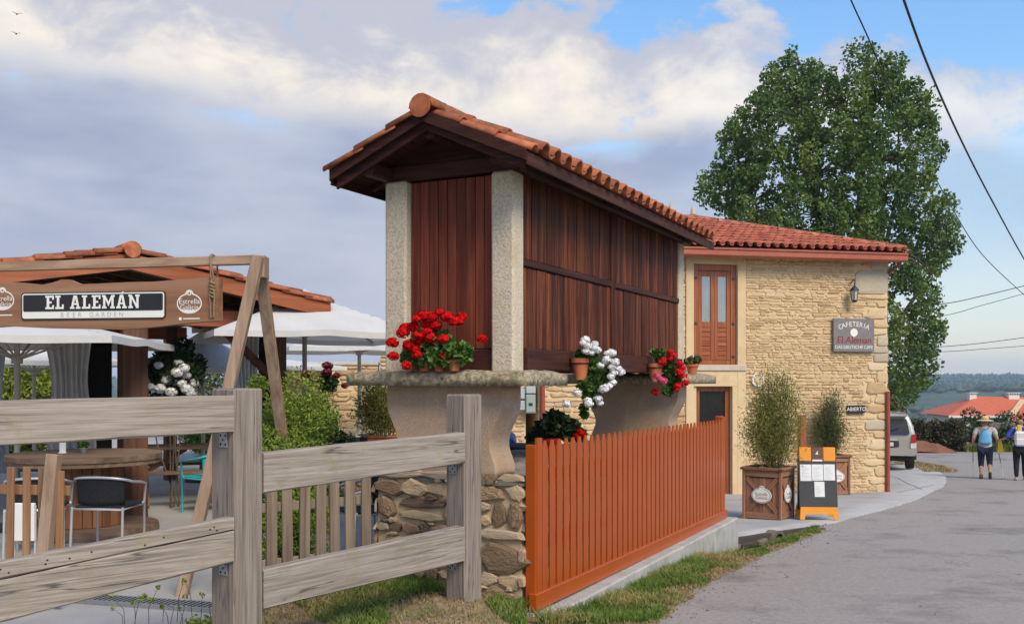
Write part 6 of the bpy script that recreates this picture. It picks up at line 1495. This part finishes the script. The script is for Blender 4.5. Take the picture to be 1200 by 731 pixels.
# ------------------------------------------------------------------ walkers
def skinned(name, J, E, m, parent, lv=2):
    me = bpy.data.meshes.new(name); names = list(J); ix = {k: i for i, k in enumerate(names)}
    me.from_pydata([J[k][0] for k in names], [(ix[a], ix[b]) for a, b in E if a in ix and b in ix], []); o = bpy.data.objects.new(name, me); COL.objects.link(o)
    md = o.modifiers.new('skin', 'SKIN'); md.use_smooth_shade = True; md.branch_smoothing = .6
    for i, k in enumerate(names): r = J[k][1]; me.skin_vertices[0].data[i].radius = r if isinstance(r, tuple) else (r, r)
    me.skin_vertices[0].data[0].use_root = True
    ss_ = o.modifiers.new('sub', 'SUBSURF'); ss_.levels = lv; ss_.render_levels = lv
    dg = bpy.context.evaluated_depsgraph_get(); m2 = bpy.data.meshes.new_from_object(o.evaluated_get(dg)); bpy.data.objects.remove(o)
    m2.materials.clear(); m2.materials.append(MATS[m]); m2.polygons.foreach_set('use_smooth', [True]*len(m2.polygons)); return link(name, m2, parent)
def hand(J, E, side, wrist, palm, fwd, curl=1.0, pre='h'):
    """five separate bent fingers from a palm; fwd = direction of the fingers"""
    f = Vector(fwd).normalized(); p = Vector(palm); lat = Vector((0, 0, 1)).cross(f); lat = lat.normalized() if lat.length > .1 else Vector((1, 0, 0)); dn = Vector((0, 0, -1)) if abs(f.z) < .8 else Vector((-side, 0, 0))
    J[pre+'palm'] = (tuple(p), (.030, .018)); E.append((wrist, pre+'palm'))
    for i, (o, ln) in enumerate(((-.027, .058), (-.009, .066), (.009, .062), (.026, .050))):
        a = p+lat*o+f*.045; b = a+f*ln*.5+dn*ln*.35*curl; c = b+f*ln*.1+dn*ln*.5*curl
        for q, (v, r) in enumerate(((a, .0095), (b, .0088), (c, .0075))): J[f'{pre}f{i}{q}'] = (tuple(v), r)
        E += [(pre+'palm', f'{pre}f{i}0'), (f'{pre}f{i}0', f'{pre}f{i}1'), (f'{pre}f{i}1', f'{pre}f{i}2')]
    a = p-lat*.034*side+f*.01+dn*.012; b = a+f*.032-lat*.006*side+dn*.02; J[pre+'t0'] = (tuple(a), .011); J[pre+'t1'] = (tuple(b), .0085); E += [(pre+'palm', pre+'t0'), (pre+'t0', pre+'t1')]
def person(loc_, rz, label, legs, arms, lean=0.0, heavy=1.0):
    t = empty('person', label, 'person', loc_, rz); J = {}; E = []
    k = heavy; ly = lambda z: (z-.9)*math.tan(lean) if z > .9 else 0
    J['pelvis'] = ((0, 0, .90), (.155*k, .125*k)); J['waist'] = ((0, ly(1.05), 1.05), (.145*k, .11*k)); J['chest'] = ((0, ly(1.26), 1.26), (.155*k, .115*k)); J['upper'] = ((0, ly(1.36), 1.36), (.13*k, .095)); J['neck'] = ((0, ly(1.45)+.01, 1.45), .055); J['jaw'] = ((0, ly(1.5)+.03, 1.50), (.062, .07)); J['skull'] = ((0, ly(1.57)+.02, 1.575), (.078, .095)); J['crown'] = ((0, ly(1.62)+.015, 1.635), (.055, .07))
    E += [('pelvis', 'waist'), ('waist', 'chest'), ('chest', 'upper'), ('upper', 'neck'), ('neck', 'jaw'), ('jaw', 'skull'), ('skull', 'crown')]
    for s, L in ((-1, legs[0]), (1, legs[1])):
        n = 'l' if s < 0 else 'r'; hip, knee, ank, heel, toe = L
        J[n+'hip'] = ((s*.095, 0, .82), .10*k); J[n+'knee'] = (knee, .062*k); J[n+'calf'] = (tuple(Vector(knee).lerp(Vector(ank), .35)+Vector((0, -.015, 0))), .056*k); J[n+'ank'] = (ank, .038); J[n+'toe'] = (toe, .034)
        E += [('pelvis', n+'hip'), (n+'hip', n+'knee'), (n+'knee', n+'calf'), (n+'calf', n+'ank'), (n+'ank', n+'toe')]
    for s, A in ((-1, arms[0]), (1, arms[1])):
        n = 'l' if s < 0 else 'r'; el, wr, pm, fw = A
        J[n+'sho'] = ((s*.185*k, ly(1.38), 1.385), .062*k); J[n+'elb'] = (el, .044*k); J[n+'wri'] = (wr, .028)
        E += [('upper', n+'sho'), (n+'sho', n+'elb'), (n+'elb', n+'wri')]; hand(J, E, s, n+'wri', pm, fw, 1.0, n+'h')
    body = skinned('body', J, E, 'skin', t)
    # the face looks to +y
    fc = MB().lathe([(0, .0), (.014, -.004), (.009, .02), (0, .03)], 8, M=T(0, ly(1.55)+.108, 1.545)).build('nose', 'skin', t)
    for s in (-1, 1):
        MB().lathe([(0, -.02), (.012, -.01), (.013, .012), (0, .022)], 8, M=T(s*.080, ly(1.56)+.015, 1.56)).build('ear', 'skin', t)
        MB().lathe([(0, -.008), (.009, 0), (0, .008)], 8, M=T(s*.03, ly(1.57)+.100, 1.575)).build('eye', 'black_paint', t)
    MB().box((-.022, ly(1.5)+.098, 1.503), (.022, ly(1.5)+.104, 1.511), .002).build('mouth', 'petal_wine', t)
    return t, J, E
def grow(J, add): return {k: (p, tuple(x+add for x in r) if isinstance(r, tuple) else r+add) for k, (p, r) in J.items()}
def cloth(name, J, E, keep, m, t, add=.014, over=None):
    g = grow({k: J[k] for k in keep}, add)
    if over: g.update(over)
    return skinned(name, g, [(a, b) for a, b in E if a in g and b in g], m, t)
# --- woman with a straw hat, blue sack and two poles, walking away
wpos = at(1154.5, HY, 26.9); wz = zr(26.9)+.0; wr_ = -.42
legsW = [[None, (-.10, .045, .47), (-.10, -.01, .085), None, (-.105, .13, .038)], [None, (.11, .03, .485), (.115, -.13, .17), None, (.12, -.07, .055)]]
armsW = [[(-.29, -.05, 1.12), (-.30, .10, .93), (-.30, .155, .905), (0, .8, -.3)], [(.29, -.03, 1.12), (.31, .13, .95), (.31, .185, .925), (0, .8, -.3)]]
t, J, E = person((wpos.x, wpos.y, wz), wr_, 'person walking away in a straw hat, grey top and navy capris, blue sack on back', legsW, armsW, .05, 1.10)
sh_over = {'lsl': (tuple(Vector(J['lsho'][0]).lerp(Vector(J['lelb'][0]), .75)), .066), 'rsl': (tuple(Vector(J['rsho'][0]).lerp(Vector(J['relb'][0]), .75)), .066), 'hem': ((0, 0, .80), (.185, .155))}
skinned('shirt', {**grow({k: J[k] for k in ('chest', 'upper', 'waist', 'pelvis', 'lsho', 'rsho')}, .020), **sh_over}, [('chest', 'waist'), ('waist', 'pelvis'), ('pelvis', 'hem'), ('chest', 'upper'), ('upper', 'lsho'), ('upper', 'rsho'), ('lsho', 'lsl'), ('rsho', 'rsl')], 'shirt_grey', t)
tr_over = {'lend': (tuple(Vector(J['lknee'][0]).lerp(Vector(J['lank'][0]), .45)), .072), 'rend': (tuple(Vector(J['rknee'][0]).lerp(Vector(J['rank'][0]), .45)), .072)}
skinned('trousers', {**grow({k: J[k] for k in ('pelvis', 'lhip', 'rhip', 'lknee', 'rknee')}, .014), **tr_over}, [('pelvis', 'lhip'), ('pelvis', 'rhip'), ('lhip', 'lknee'), ('rhip', 'rknee'), ('lknee', 'lend'), ('rknee', 'rend')], 'navy_cloth', t)
for n in 'lr':
    a = Vector(J[n+'ank'][0]); b = Vector(J[n+'toe'][0]); d = (b-a); skinned('shoe', {'a': (tuple(a+V(0, -.03, -.025)), (.045, .045)), 'b': (tuple(a.lerp(b, .5)+V(0, 0, -.02)), (.048, .04)), 'c': (tuple(b+d.normalized()*.05+V(0, 0, -.005)), (.042, .03)), 'd': (tuple(a+V(0, -.01, .04)), .048)}, [('a', 'b'), ('b', 'c'), ('a', 'd')], 'shoe', t)
hy = (1.6-.9)*math.tan(.05)
MB().lathe([(.0, 1.735), (.06, 1.73), (.092, 1.70), (.098, 1.635), (.215, 1.605), (.222, 1.60), (.215, 1.598), (.09, 1.625), (.09, 1.60)], 28, M=T(0, hy+.015, 0)).build('hat', 'straw', t)
MB().lathe([(.100, 1.637), (.0995, 1.665)], 28, M=T(0, hy+.015, 0)).build('hat_band', 'beam_wood_z', t)
skinned('hair', {'a': ((0, hy-.03, 1.58), (.075, .06)), 'b': ((0, hy-.045, 1.50), (.06, .04))}, [('a', 'b')], 'hair_grey', t)
sk = empty('sack', 'sky blue drawstring sack on the back of the walker in the straw hat', 'bag', t.matrix_basis @ V(0, -.17, 1.02), wr_); sk.rotation_euler = (0, 0, wr_)
skm = MB().lathe([(0, -.06), (.10, -.055), (.165, -.02), (.17, .06), (.145, .16), (.09, .26), (.03, .335), (.035, .36), (0, .36)], 20, M=T(0, .02, 0) @ SC(1, .52, 1)); 
for i, v in enumerate(skm.v): v.x += .012*nz(v.z*8, v.x*8, 1.5, 4); v.y += .018*nz(v.x*9, v.z*7, 1.7, 6)
skm.build('bag', 'sky_bag', sk)
st_ = MB()
for s in (-1, 1): st_.tube([(s*.03, -.0, .34), (s*.10, .03, .42), (s*.13, .16, .42), (s*.16, .22, .2), (s*.14, .12, -.0)], .006, 5)
st_.build('strap', 'black_cloth', sk)
def pole(hand_l, tip_l, T_, label):
    a = T_.matrix_basis @ Vector(hand_l); b = T_.matrix_basis @ Vector(tip_l); b.z = zr(b.y)+.004
    o = empty('walking_pole', label, 'walking pole', b, 0, 'walking poles'); d = a-b
    MB().tube([(0, 0, 0), d*.5], .008, 8).build('shaft', 'steel', o); MB().tube([d*.5, d*.92], .0095, 8).build('upper_shaft', 'dark_metal', o); MB().tube([d*.9, d*1.06], .016, 8).build('grip', 'black_paint', o); MB().lathe([(0, .04), (.028, .045), (.03, .05), (0, .055)], 10).build('basket', 'black_paint', o)
pole((-.30, .19, .89), (-.30, .12, 0), t, 'walking pole in the left hand of the walker in the straw hat')
pole((.31, .22, .91), (.46, -.06, 0), t, 'walking pole in the right hand of the walker in the straw hat')
# --- second walker in a blue jacket
w2p = at(1196, HY, 26.4)
legs2 = [[None, (-.10, .03, .46), (-.10, -.03, .08), None, (-.11, .11, .036)], [None, (.10, .06, .47), (.10, .12, .085), None, (.105, .26, .036)]]
arms2 = [[(-.31, -.06, 1.16), (-.42, .08, 1.10), (-.465, .11, 1.09), (-.7, .5, -.2)], [(.30, -.04, 1.13), (.30, .12, .98), (.30, .17, .96), (0, .9, -.2)]]
t2, J, E = person((w2p.x, w2p.y, zr(26.4)), -.44, 'person walking away in a blue jacket and black trousers with a white backpack', legs2, arms2, .16, 1.02)
jk = {'lcuff': (tuple(Vector(J['lelb'][0]).lerp(Vector(J['lwri'][0]), .18)), .055), 'rcuff': (tuple(Vector(J['relb'][0]).lerp(Vector(J['rwri'][0]), .85)), .045), 'hem': ((0, 0, .86), (.175, .145))}
skinned('jacket', {**grow({k: J[k] for k in ('chest', 'upper', 'waist', 'pelvis', 'lsho', 'rsho', 'lelb', 'relb')}, .022), **jk}, [('chest', 'waist'), ('waist', 'pelvis'), ('pelvis', 'hem'), ('chest', 'upper'), ('upper', 'lsho'), ('upper', 'rsho'), ('lsho', 'lelb'), ('rsho', 'relb'), ('lelb', 'lcuff'), ('relb', 'rcuff')], 'blue_cloth', t2)
skinned('trousers', grow({k: J[k] for k in ('pelvis', 'lhip', 'rhip', 'lknee', 'rknee', 'lcalf', 'rcalf', 'lank', 'rank')}, .016), [(a, b) for a, b in E if 'toe' not in a+b], 'black_cloth', t2)
for n in 'lr':
    a = Vector(J[n+'ank'][0]); b = Vector(J[n+'toe'][0]); d = (b-a); skinned('shoe', {'a': (tuple(a+V(0, -.03, -.03)), (.045, .042)), 'b': (tuple(a.lerp(b, .5)+V(0, 0, -.02)), (.046, .038)), 'c': (tuple(b+d.normalized()*.05+V(0, 0, -.002)), (.042, .03))}, [('a', 'b'), ('b', 'c')], 'pale_shoe', t2)
hy = (1.58-.9)*math.tan(.16)
skinned('hair', {'a': ((0, hy-.005, 1.60), (.085, .095)), 'b': ((0, hy-.04, 1.52), (.078, .06)), 'c': ((0, hy-.05, 1.46), (.05, .04))}, [('a', 'b'), ('b', 'c')], 'hair_grey', t2)
bp = empty('backpack', 'white backpack on the walker in the blue jacket', 'backpack', t2.matrix_basis @ V(.0, -.11, 1.03), -.44)
MB().box((-.15, -.13, -.10), (.15, .02, .30), .05).build('bag', 'white_paint', bp); MB().box((-.11, -.155, -.07), (.11, -.131, .10), .015).build('pocket', 'paper', bp)
st_ = MB()
for s in (-1, 1): st_.tube([(s*.10, .0, .28), (s*.11, .10, .40), (s*.12, .24, .34), (s*.14, .22, .1), (s*.13, .1, -.05)], .014, 6)
st_.build('strap', 'paper', bp)
sc_ = empty('scarf', 'yellow scarf hanging over the white backpack of the second walker', 'scarf', t2.matrix_basis @ V(-.03, -.0, 1.30), -.44)
MB().box((-.07, -.17, -.04), (.05, -.10, .20), .025).build('cloth', 'yellow_cloth', sc_)
gl = empty('yellow_cloth', 'yellow cloth hanging from the outstretched left hand of the second walker', 'cloth', t2.matrix_basis @ V(-.49, .13, 1.05), -.44)
gm = MB().prism([(-.05, -.34), (.09, -.30), (.06, -.12), (.03, .02), (-.03, .02), (-.06, -.14)], -.012, .012)
gm.build('cloth', 'yellow_cloth', gl, RX(.05))

# ------------------------------------------------------------------ wall, hedgerow and house beyond the bend
rw_ = random.Random(8)
def wall_y(x): return 45.0-.10*(x-18)
xw0, xw1 = 13.5, 34.0; aw = math.atan2(-.10, 1)
dw = empty('dry_stone_wall', 'grey dry stone wall at the bend of the road behind the walkers', 'wall', (xw0, wall_y(xw0), zr(45)-.12), aw)
MB().box((0, .06, 0), (xw1-xw0, .7, 1.15)).build('wall_core', 'hole', dw)
big = courses(0, xw1-xw0, 0, 1.28, .20, .40, .3, .95, .03, rw_)
lay_stones(dw, big, T(0, .06, 0), stone_set('dry', 'drystone', jit=.12), 220, proud=.12, rng=rw_)
for (a, b, c, d) in ((8.0, .95, 9.35, 1.50), (10.1, 1.0, 11.0, 1.35)): link('stone', stone_set('dry', 'drystone', jit=.12)[3][2], dw, T((a+c)/2, .12, (b+d)/2) @ SC(c-a, .35, d-b))
def hedge_run(name, x0, x1, h, n, label, m, seed, yoff=.3, z0=0.0, depth=.5, leaf=.16, dens_top=1.0, cat='hedge'):
    rg = np.random.RandomState(seed); L = x1-x0; t = empty(name, label, cat, ((x0+x1)/2, wall_y((x0+x1)/2)+yoff, zr(45)+z0), aw); C = []; D = []; k = int(L*3.2); st_ = []
    for i in range(k):
        cx = -L/2+L*(i+.5)/k+rg.normal()*.1; hh = h*(.75+.4*rg.rand())
        for j in range(3):
            cz = hh*(.2+.33*j); r = .42+.12*rg.rand(); a, b = ball_pts(n//(k*3), (cx, rg.normal()*.12-(.12 if j < 2 else 0), cz), (r, depth*.7, r*.85), .45, rg); C.append(a); D.append(b)
        st_.append([(cx, 0, 0), (cx+.1, 0, hh*.5), (cx-.1, 0, hh)])
    stems_mb(st_, .03, 5).build('stems', 'twig', t); link('foliage', leaf_mesh('foliage', np.concatenate(C), leaf, m, .6, .3, np.concatenate(D)*.8, rg), t)
hedge_run('hedgerow', 15.0, 20.6, 1.45, 9000, 'dark brownish hedgerow covering the wall left of the straw hat walker', 'leaf_hedgerow', 3, yoff=-.25)
hedge_run('hedgerow', 20.8, 22.6, 1.2, 2600, 'low green creeper on the stone wall between the two walkers', 'leaf_dark', 4, yoff=.1, z0=.45, leaf=.14)
hedge_run('dry_bush', 14.5, 18.2, .9, 3000, 'straw coloured dry bushes on top of the dark hedgerow', 'leaf_straw', 5, yoff=.6, z0=1.35, cat='bush')
hedge_run('hedgerow', 22.8, 30.0, .8, 3600, 'low green hedge along the stone wall right of the second walker', 'leaf_dark', 6, yoff=.5, z0=.75)
hs_ = MB(); q = []
for i in range(9):
    for j in range(25):
        u_, v_ = j/24, i/8; q.append((-2.2+4.4*u_, -.9+1.4*v_, -.05+.62*max(0, math.sin(PI*u_))**.7*max(0, math.sin(PI*min(1, v_*.75+.05)))**.8*(1+.3*nz(u_*6, v_*4, 1, 2)+.25*nz(u_*17, v_*9, 1, 3))))
hs_.add(q, [(i*25+j, i*25+j+1, (i+1)*25+j+1, (i+1)*25+j) for i in range(8) for j in range(24)], True)
em_ = hs_.build('earth_mound', 'hedge_soil'); em_.location = (17.6, 43.9, zr(44)); em_.rotation_euler = (0, 0, aw); tag(em_, 'reddish mound of earth at the foot of the dark hedgerow', 'mound')
blades('bend_weeds', 2500, lambda rg: (rg.uniform(20.4, 25), 44.1+rg.uniform(-.2, .35), 1), lambda x, y: zr(y), 'grass_blade', .15, .45, 'yellow green weeds at the foot of the wall beside the second walker', 19, .02)
# the house in the valley
YH = 105.0; hp_ = at(1113, 488, YH)
hs2 = empty('valley_house', 'long white house with an orange hipped roof and two chimneys in the valley', 'house', (hp_.x, hp_.y, -5.6), -.08)
ez = hp_.z+5.6+.1; EW = 12.5
zz_ = lambda py, Y=YH: EYE-(py-HY)/F*Y+5.6
MB().box((.6, .6, 0), (EW, 9, ez)).build('wall', 'white_wall', hs2); MB().box((5.2, -2.2, 0), (EW-.001, .595, ez-.55)).build('wall', 'white_wall', hs2)
rm = MB(); r0 = [(-.1, .1, ez), (EW, .1, ez), (EW, 9.6, ez), (-.1, 9.6, ez), (4.6, 4.8, ez+2.0), (EW, 4.8, ez+1.9)]
rm.add(r0, [(0, 1, 5, 4), (0, 4, 3), (3, 4, 5, 2), (1, 2, 5)]); mrf = rm.build('roof', 'far_tile', hs2)
r2 = MB(); e2 = ez-.5; r2.add([(4.75, -2.7, e2), (EW+.3, -2.7, e2-.0), (EW+.3, 3.6, ez+1.55), (9.0, 3.6, ez+1.55)], [(0, 1, 2, 3)]); r2.build('front_roof', 'far_tile', hs2)
MB().beam((4.8, -2.72, e2+.06), (9.05, 3.62, ez+1.62), .55, .22, .02, up=(0, 0, 1)).build('pale_verge', 'cream_plaster', hs2)
MB().box((-.1, .0, ez-.22), (EW, .12, ez+.02)).build('eave', 'white_wall', hs2)
for x, wq in ((3.62, .75), (7.8, 1.15)):
    c = MB().box((x, 4.2, ez+.9), (x+wq, 5.0, ez+2.12), .02).build('chimney', 'white_wall', hs2)
    cw = MB(); n_ = 4 if wq < 1 else 5
    for i in range(n_): cw.box((x+.02+i*(wq-.16)/(n_-1), 4.2, ez+2.13), (x+.14+i*(wq-.16)/(n_-1), 5.0, ez+2.33))
    cw.build('chimney_cap_posts', 'white_wall', c); MB().box((x-.1, 4.1, ez+2.34), (x+wq+.1, 5.1, ez+2.41), .01).build('chimney_slab', 'white_wall', c)
for x, wq, h0 in ((1.25, .6, 1.5), (2.55, .35, .9), (3.75, .5, 1.4), (4.6, .35, .9)):
    f = MB().box((x, .55, ez-.5-h0), (x+wq, .60, ez-.5)).build('window', 'grey_wood_z', hs2); MB().box((x+.06, .53, ez-.5-h0+.06), (x+wq-.06, .548, ez-.56)).build('pane', 'glass_dark', f)
for x in (6.5, 8.6, 10.6): f = MB().box((x, -2.26, ez-2.6), (x+.8, -2.205, ez-1.5)).build('window', 'grey_wood_z', hs2); MB().box((x+.07, -2.275, ez-2.53), (x+.73, -2.262, ez-1.57)).build('pane', 'glass_dark', f)

# ------------------------------------------------------------------ the big tree behind the house
def big_tree():
    Y0 = 33.0; base = at(1003, HY, Y0); gz = zr(33)-.1; t = empty('poplar_tree', 'tall dark green poplar rising behind the stone house', 'tree', (base.x, base.y, gz), 0)
    OUT = [(905, 62), (938, 55), (955, 68), (985, 72), (1016, 42), (1030, 62), (1068, 66), (1078, 92), (1098, 112), (1106, 150), (1112, 182), (1096, 200), (1118, 230), (1124, 262), (1130, 285), (1112, 305), (1096, 330), (1104, 365), (1108, 395), (1100, 425), (1088, 455), (1075, 480), (1040, 490), (980, 470), (930, 380), (870, 300), (845, 255), (812, 236), (808, 212), (832, 205), (846, 188), (840, 165), (850, 142), (868, 120), (890, 100), (902, 84)]
    def inside(x, y):
        c = False; n = len(OUT)
        for i in range(n):
            (x1, y1), (x2, y2) = OUT[i], OUT[(i+1) % n]
            if (y1 > y) != (y2 > y) and x < (x2-x1)*(y-y1)/(y2-y1)+x1: c = not c
        return c
    rg = np.random.RandomState(17); P = []; tries = 0
    for rad, tgt in ((25, 34), (17, 130), (10, 420)):
        k = 0; tr = 0
        while k < tgt and tr < 6000:
            tr += 1; x, y = rg.uniform(805, 1132), rg.uniform(42, 490)
            if not inside(x, y) or any(not inside(x+rad*.5*math.cos(a), y+rad*.5*math.sin(a)) for a in np.arange(0, 6.28, .7)): continue
            half = 3.3*math.sin(PI*min(1, max(0.05, (y-20)/490)))**.6*max(.25, 1-((x-975)/175)**2)**.5
            yy = Y0+half*(rg.rand()**.6)*rg.choice((-1, -1, 1))
            if any((x-q[0])**2+(y-q[1])**2+((yy-q[2])*30)**2 < (rad*1.05+q[3]*.35)**2 for q in P): continue
            P.append((x, y, yy, rad)); k += 1
    P += [(x, y, Y0-.8+.3*(i % 5), 17) for i, (x, y) in enumerate(((828, 214), (848, 190), (846, 236), (868, 252), (862, 160), (884, 126), (880, 205), (905, 92), (890, 262), (905, 240), (930, 280), (918, 180), (960, 90), (1018, 66)))]
    C = []; D = []; tw = []
    lim = [((1003, 470), (1003, 360), (1008, 240), (1014, 120), (1018, 70)), ((1000, 400), (975, 330), (950, 250), (930, 150), (925, 90)), ((1003, 390), (1035, 320), (1060, 220), (1066, 110)), ((998, 420), (940, 340), (890, 260), (862, 190)), ((1004, 430), (1050, 370), (1090, 300)), ((1000, 380), (965, 250), (975, 120))]
    dz = [0, -.8, .6, -.3, -.9, 1.0]; br = MB(); nodes = []; ori = V(base.x, base.y, gz)
    for L_, d in zip(lim, dz):
        pts = []
        for i, (x, y) in enumerate(L_): v = at(x, y, Y0); v.y += d*i/len(L_)*2; pts.append(v-ori)
        if L_ is lim[0]: pts = [V(0, 0, 0)]+pts
        r0 = .26 if L_ is lim[0] else .13; rs = [r0*(1-.88*i/(len(pts)-1)) for i in range(len(pts))]; br.tube(pts, rs, 9)
        for p, q in zip(pts, pts[1:]): nodes += [p.lerp(q, f) for f in (0, .33, .66, 1)]
    for x, y, yy, r in P:
        c = at(x, y, yy); R = r/F*yy; n = int(100*(R/.33)**2*.80)+14
        a, b = ball_pts(n, tuple(c-ori), (R*.9, R*.9, R*1.12), .25, rg); C.append(a); D.append(b)
        cc = c-ori; nd = min((q for q in nodes if q.z < cc.z+.2), key=lambda q: (q-cc).length, default=nodes[0]); mid = nd.lerp(cc, .55)+V(0, 0, .15); br.tube([nd, mid, cc], [.028, .018, .006], 5, cap=False)
    br.build('trunk', 'bark', t)
    link('crown', leaf_mesh('crown', np.concatenate(C), .125, 'leaf_tree', .8, .05, np.concatenate(D)*.9, rg, droop=.35), t)
big_tree()
# trees and bushes far left, beyond the terrace
def far_tree(px, Y, top, rx, label, seed, m='leaf_olive'):
    rg = np.random.RandomState(seed); p = at(px, HY, Y); t = empty('far_tree', label, 'tree', (p.x, p.y, -.3), 0); H = at(px, top, Y).z+.3; C = []; D = []
    MB().tube([(0, 0, 0), (.1, 0, H*.5), (0, 0, H*.9)], [.16, .10, .03], 8).build('trunk', 'bark', t)
    for k in range(26):
        d = rg.normal(size=3); d /= np.linalg.norm(d); c = np.array([d[0]*rx*.75, d[1]*rx*.7, H*.62+d[2]*H*.30]); a, b = ball_pts(150, c, (rx*.32,)*3, .3, rg); C.append(a); D.append(b)
    link('crown', leaf_mesh('crown', np.concatenate(C), .17, m, .7, .2, np.concatenate(D), rg), t)
# ------------------------------------------------------------------ wires and birds
def cable(pts, r, label):
    P = [at(*p) for p in pts]; k = []      # smooth sagging curve
    n = len(P)
    for i in range(n-1):
        p0, p1, p2, p3 = P[max(i-1, 0)], P[i], P[i+1], P[min(i+2, n-1)]
        for s in range(8):
            q = s/8; k.append(.5*((2*p1)+(p2-p0)*q+(2*p0-5*p1+4*p2-p3)*q*q+(3*p1-p0-3*p2+p3)*q**3))
    k.append(P[-1]); o = MB().tube([v-P[0] for v in k], r, 6).build('power_cable', 'cable'); o.location = P[0]; tag(o, label, 'cable', 'overhead power cables')
cable([(1030, -90, 9), (1059, 0, 10.2), (1091, 86, 12), (1128, 168, 14.5), (1164, 238, 17.5), (1204, 310, 22), (1240, 365, 28)], .014, 'thick black cable sweeping down across the sky at the upper right')
cable([(965, -75, 22), (997, 0, 23), (1018, 46, 24.5), (1046, 112, 28), (1075, 168, 33), (1108, 230, 38), (1150, 297, 44), (1204, 349, 52)], .018, 'thin cable that dips behind the top of the poplar')
cable([(1010, 366, 30), (1105, 356, 31), (1150, 347, 32), (1204, 334, 33)], .014, 'upper one of two thin cables crossing under the poplar branches')
cable([(1010, 384, 30), (1105, 370, 31), (1150, 358, 32), (1204, 343, 33)], .010, 'lower one of two thin cables crossing under the poplar branches')
cable([(1010, 412, 30), (1105, 406, 31), (1150, 402, 32), (1204, 395, 33)], .012, 'upper one of the lowest pair of cables above the hills')
cable([(1010, 415, 30), (1105, 412, 31), (1150, 409, 32), (1204, 405, 33)], .010, 'lowest cable of all, just above the hills')
for px, py, lb in ((27/1.0*.74, 17*1.0, 'upper of two tiny dark birds high in the cloudy sky'), (19, 40, 'lower of two tiny dark birds high in the cloudy sky')):
    p = at(px, py, 60); b = empty('bird', lb, 'bird', p, .6, 'birds in the sky'); MB().lathe([(0, -.16), (.035, -.08), (.04, .02), (.028, .10), (.02, .14), (0, .18)], 10, M=RX(-PI/2)).build('body', 'black_paint', b)
    for s in (-1, 1): MB().add([(s*.02, .05, .02), (s*.20, .07, .10), (s*.38, -.06, .06), (s*.18, -.05, .08), (s*.02, -.06, .02), (s*.2, 0, .085)], [(0, 1, 5), (1, 2, 5), (2, 3, 5), (3, 4, 5), (4, 0, 5)]).build('wing', 'black_paint', b)

# ------------------------------------------------------------------ haze over the valley
hm = bpy.data.materials.new('haze_air'); hm.use_nodes = True; hn = hm.node_tree; hn.nodes.clear()
ho = hn.nodes.new('ShaderNodeOutputMaterial'); hv = hn.nodes.new('ShaderNodeVolumePrincipled'); hv.inputs['Color'].default_value = (.62, .80, 1.0, 1); hv.inputs['Density'].default_value = .00024; hv.inputs['Anisotropy'].default_value = .0
hn.links.new(hv.outputs[0], ho.inputs['Volume']); MATS['haze_air'] = hm
tag(MB().box((-3500, -3500, -75), (3500, 3500, 62)).build('haze', 'haze_air'), 'pale blue haze hanging over the far wooded hills', 'haze', kind='stuff')
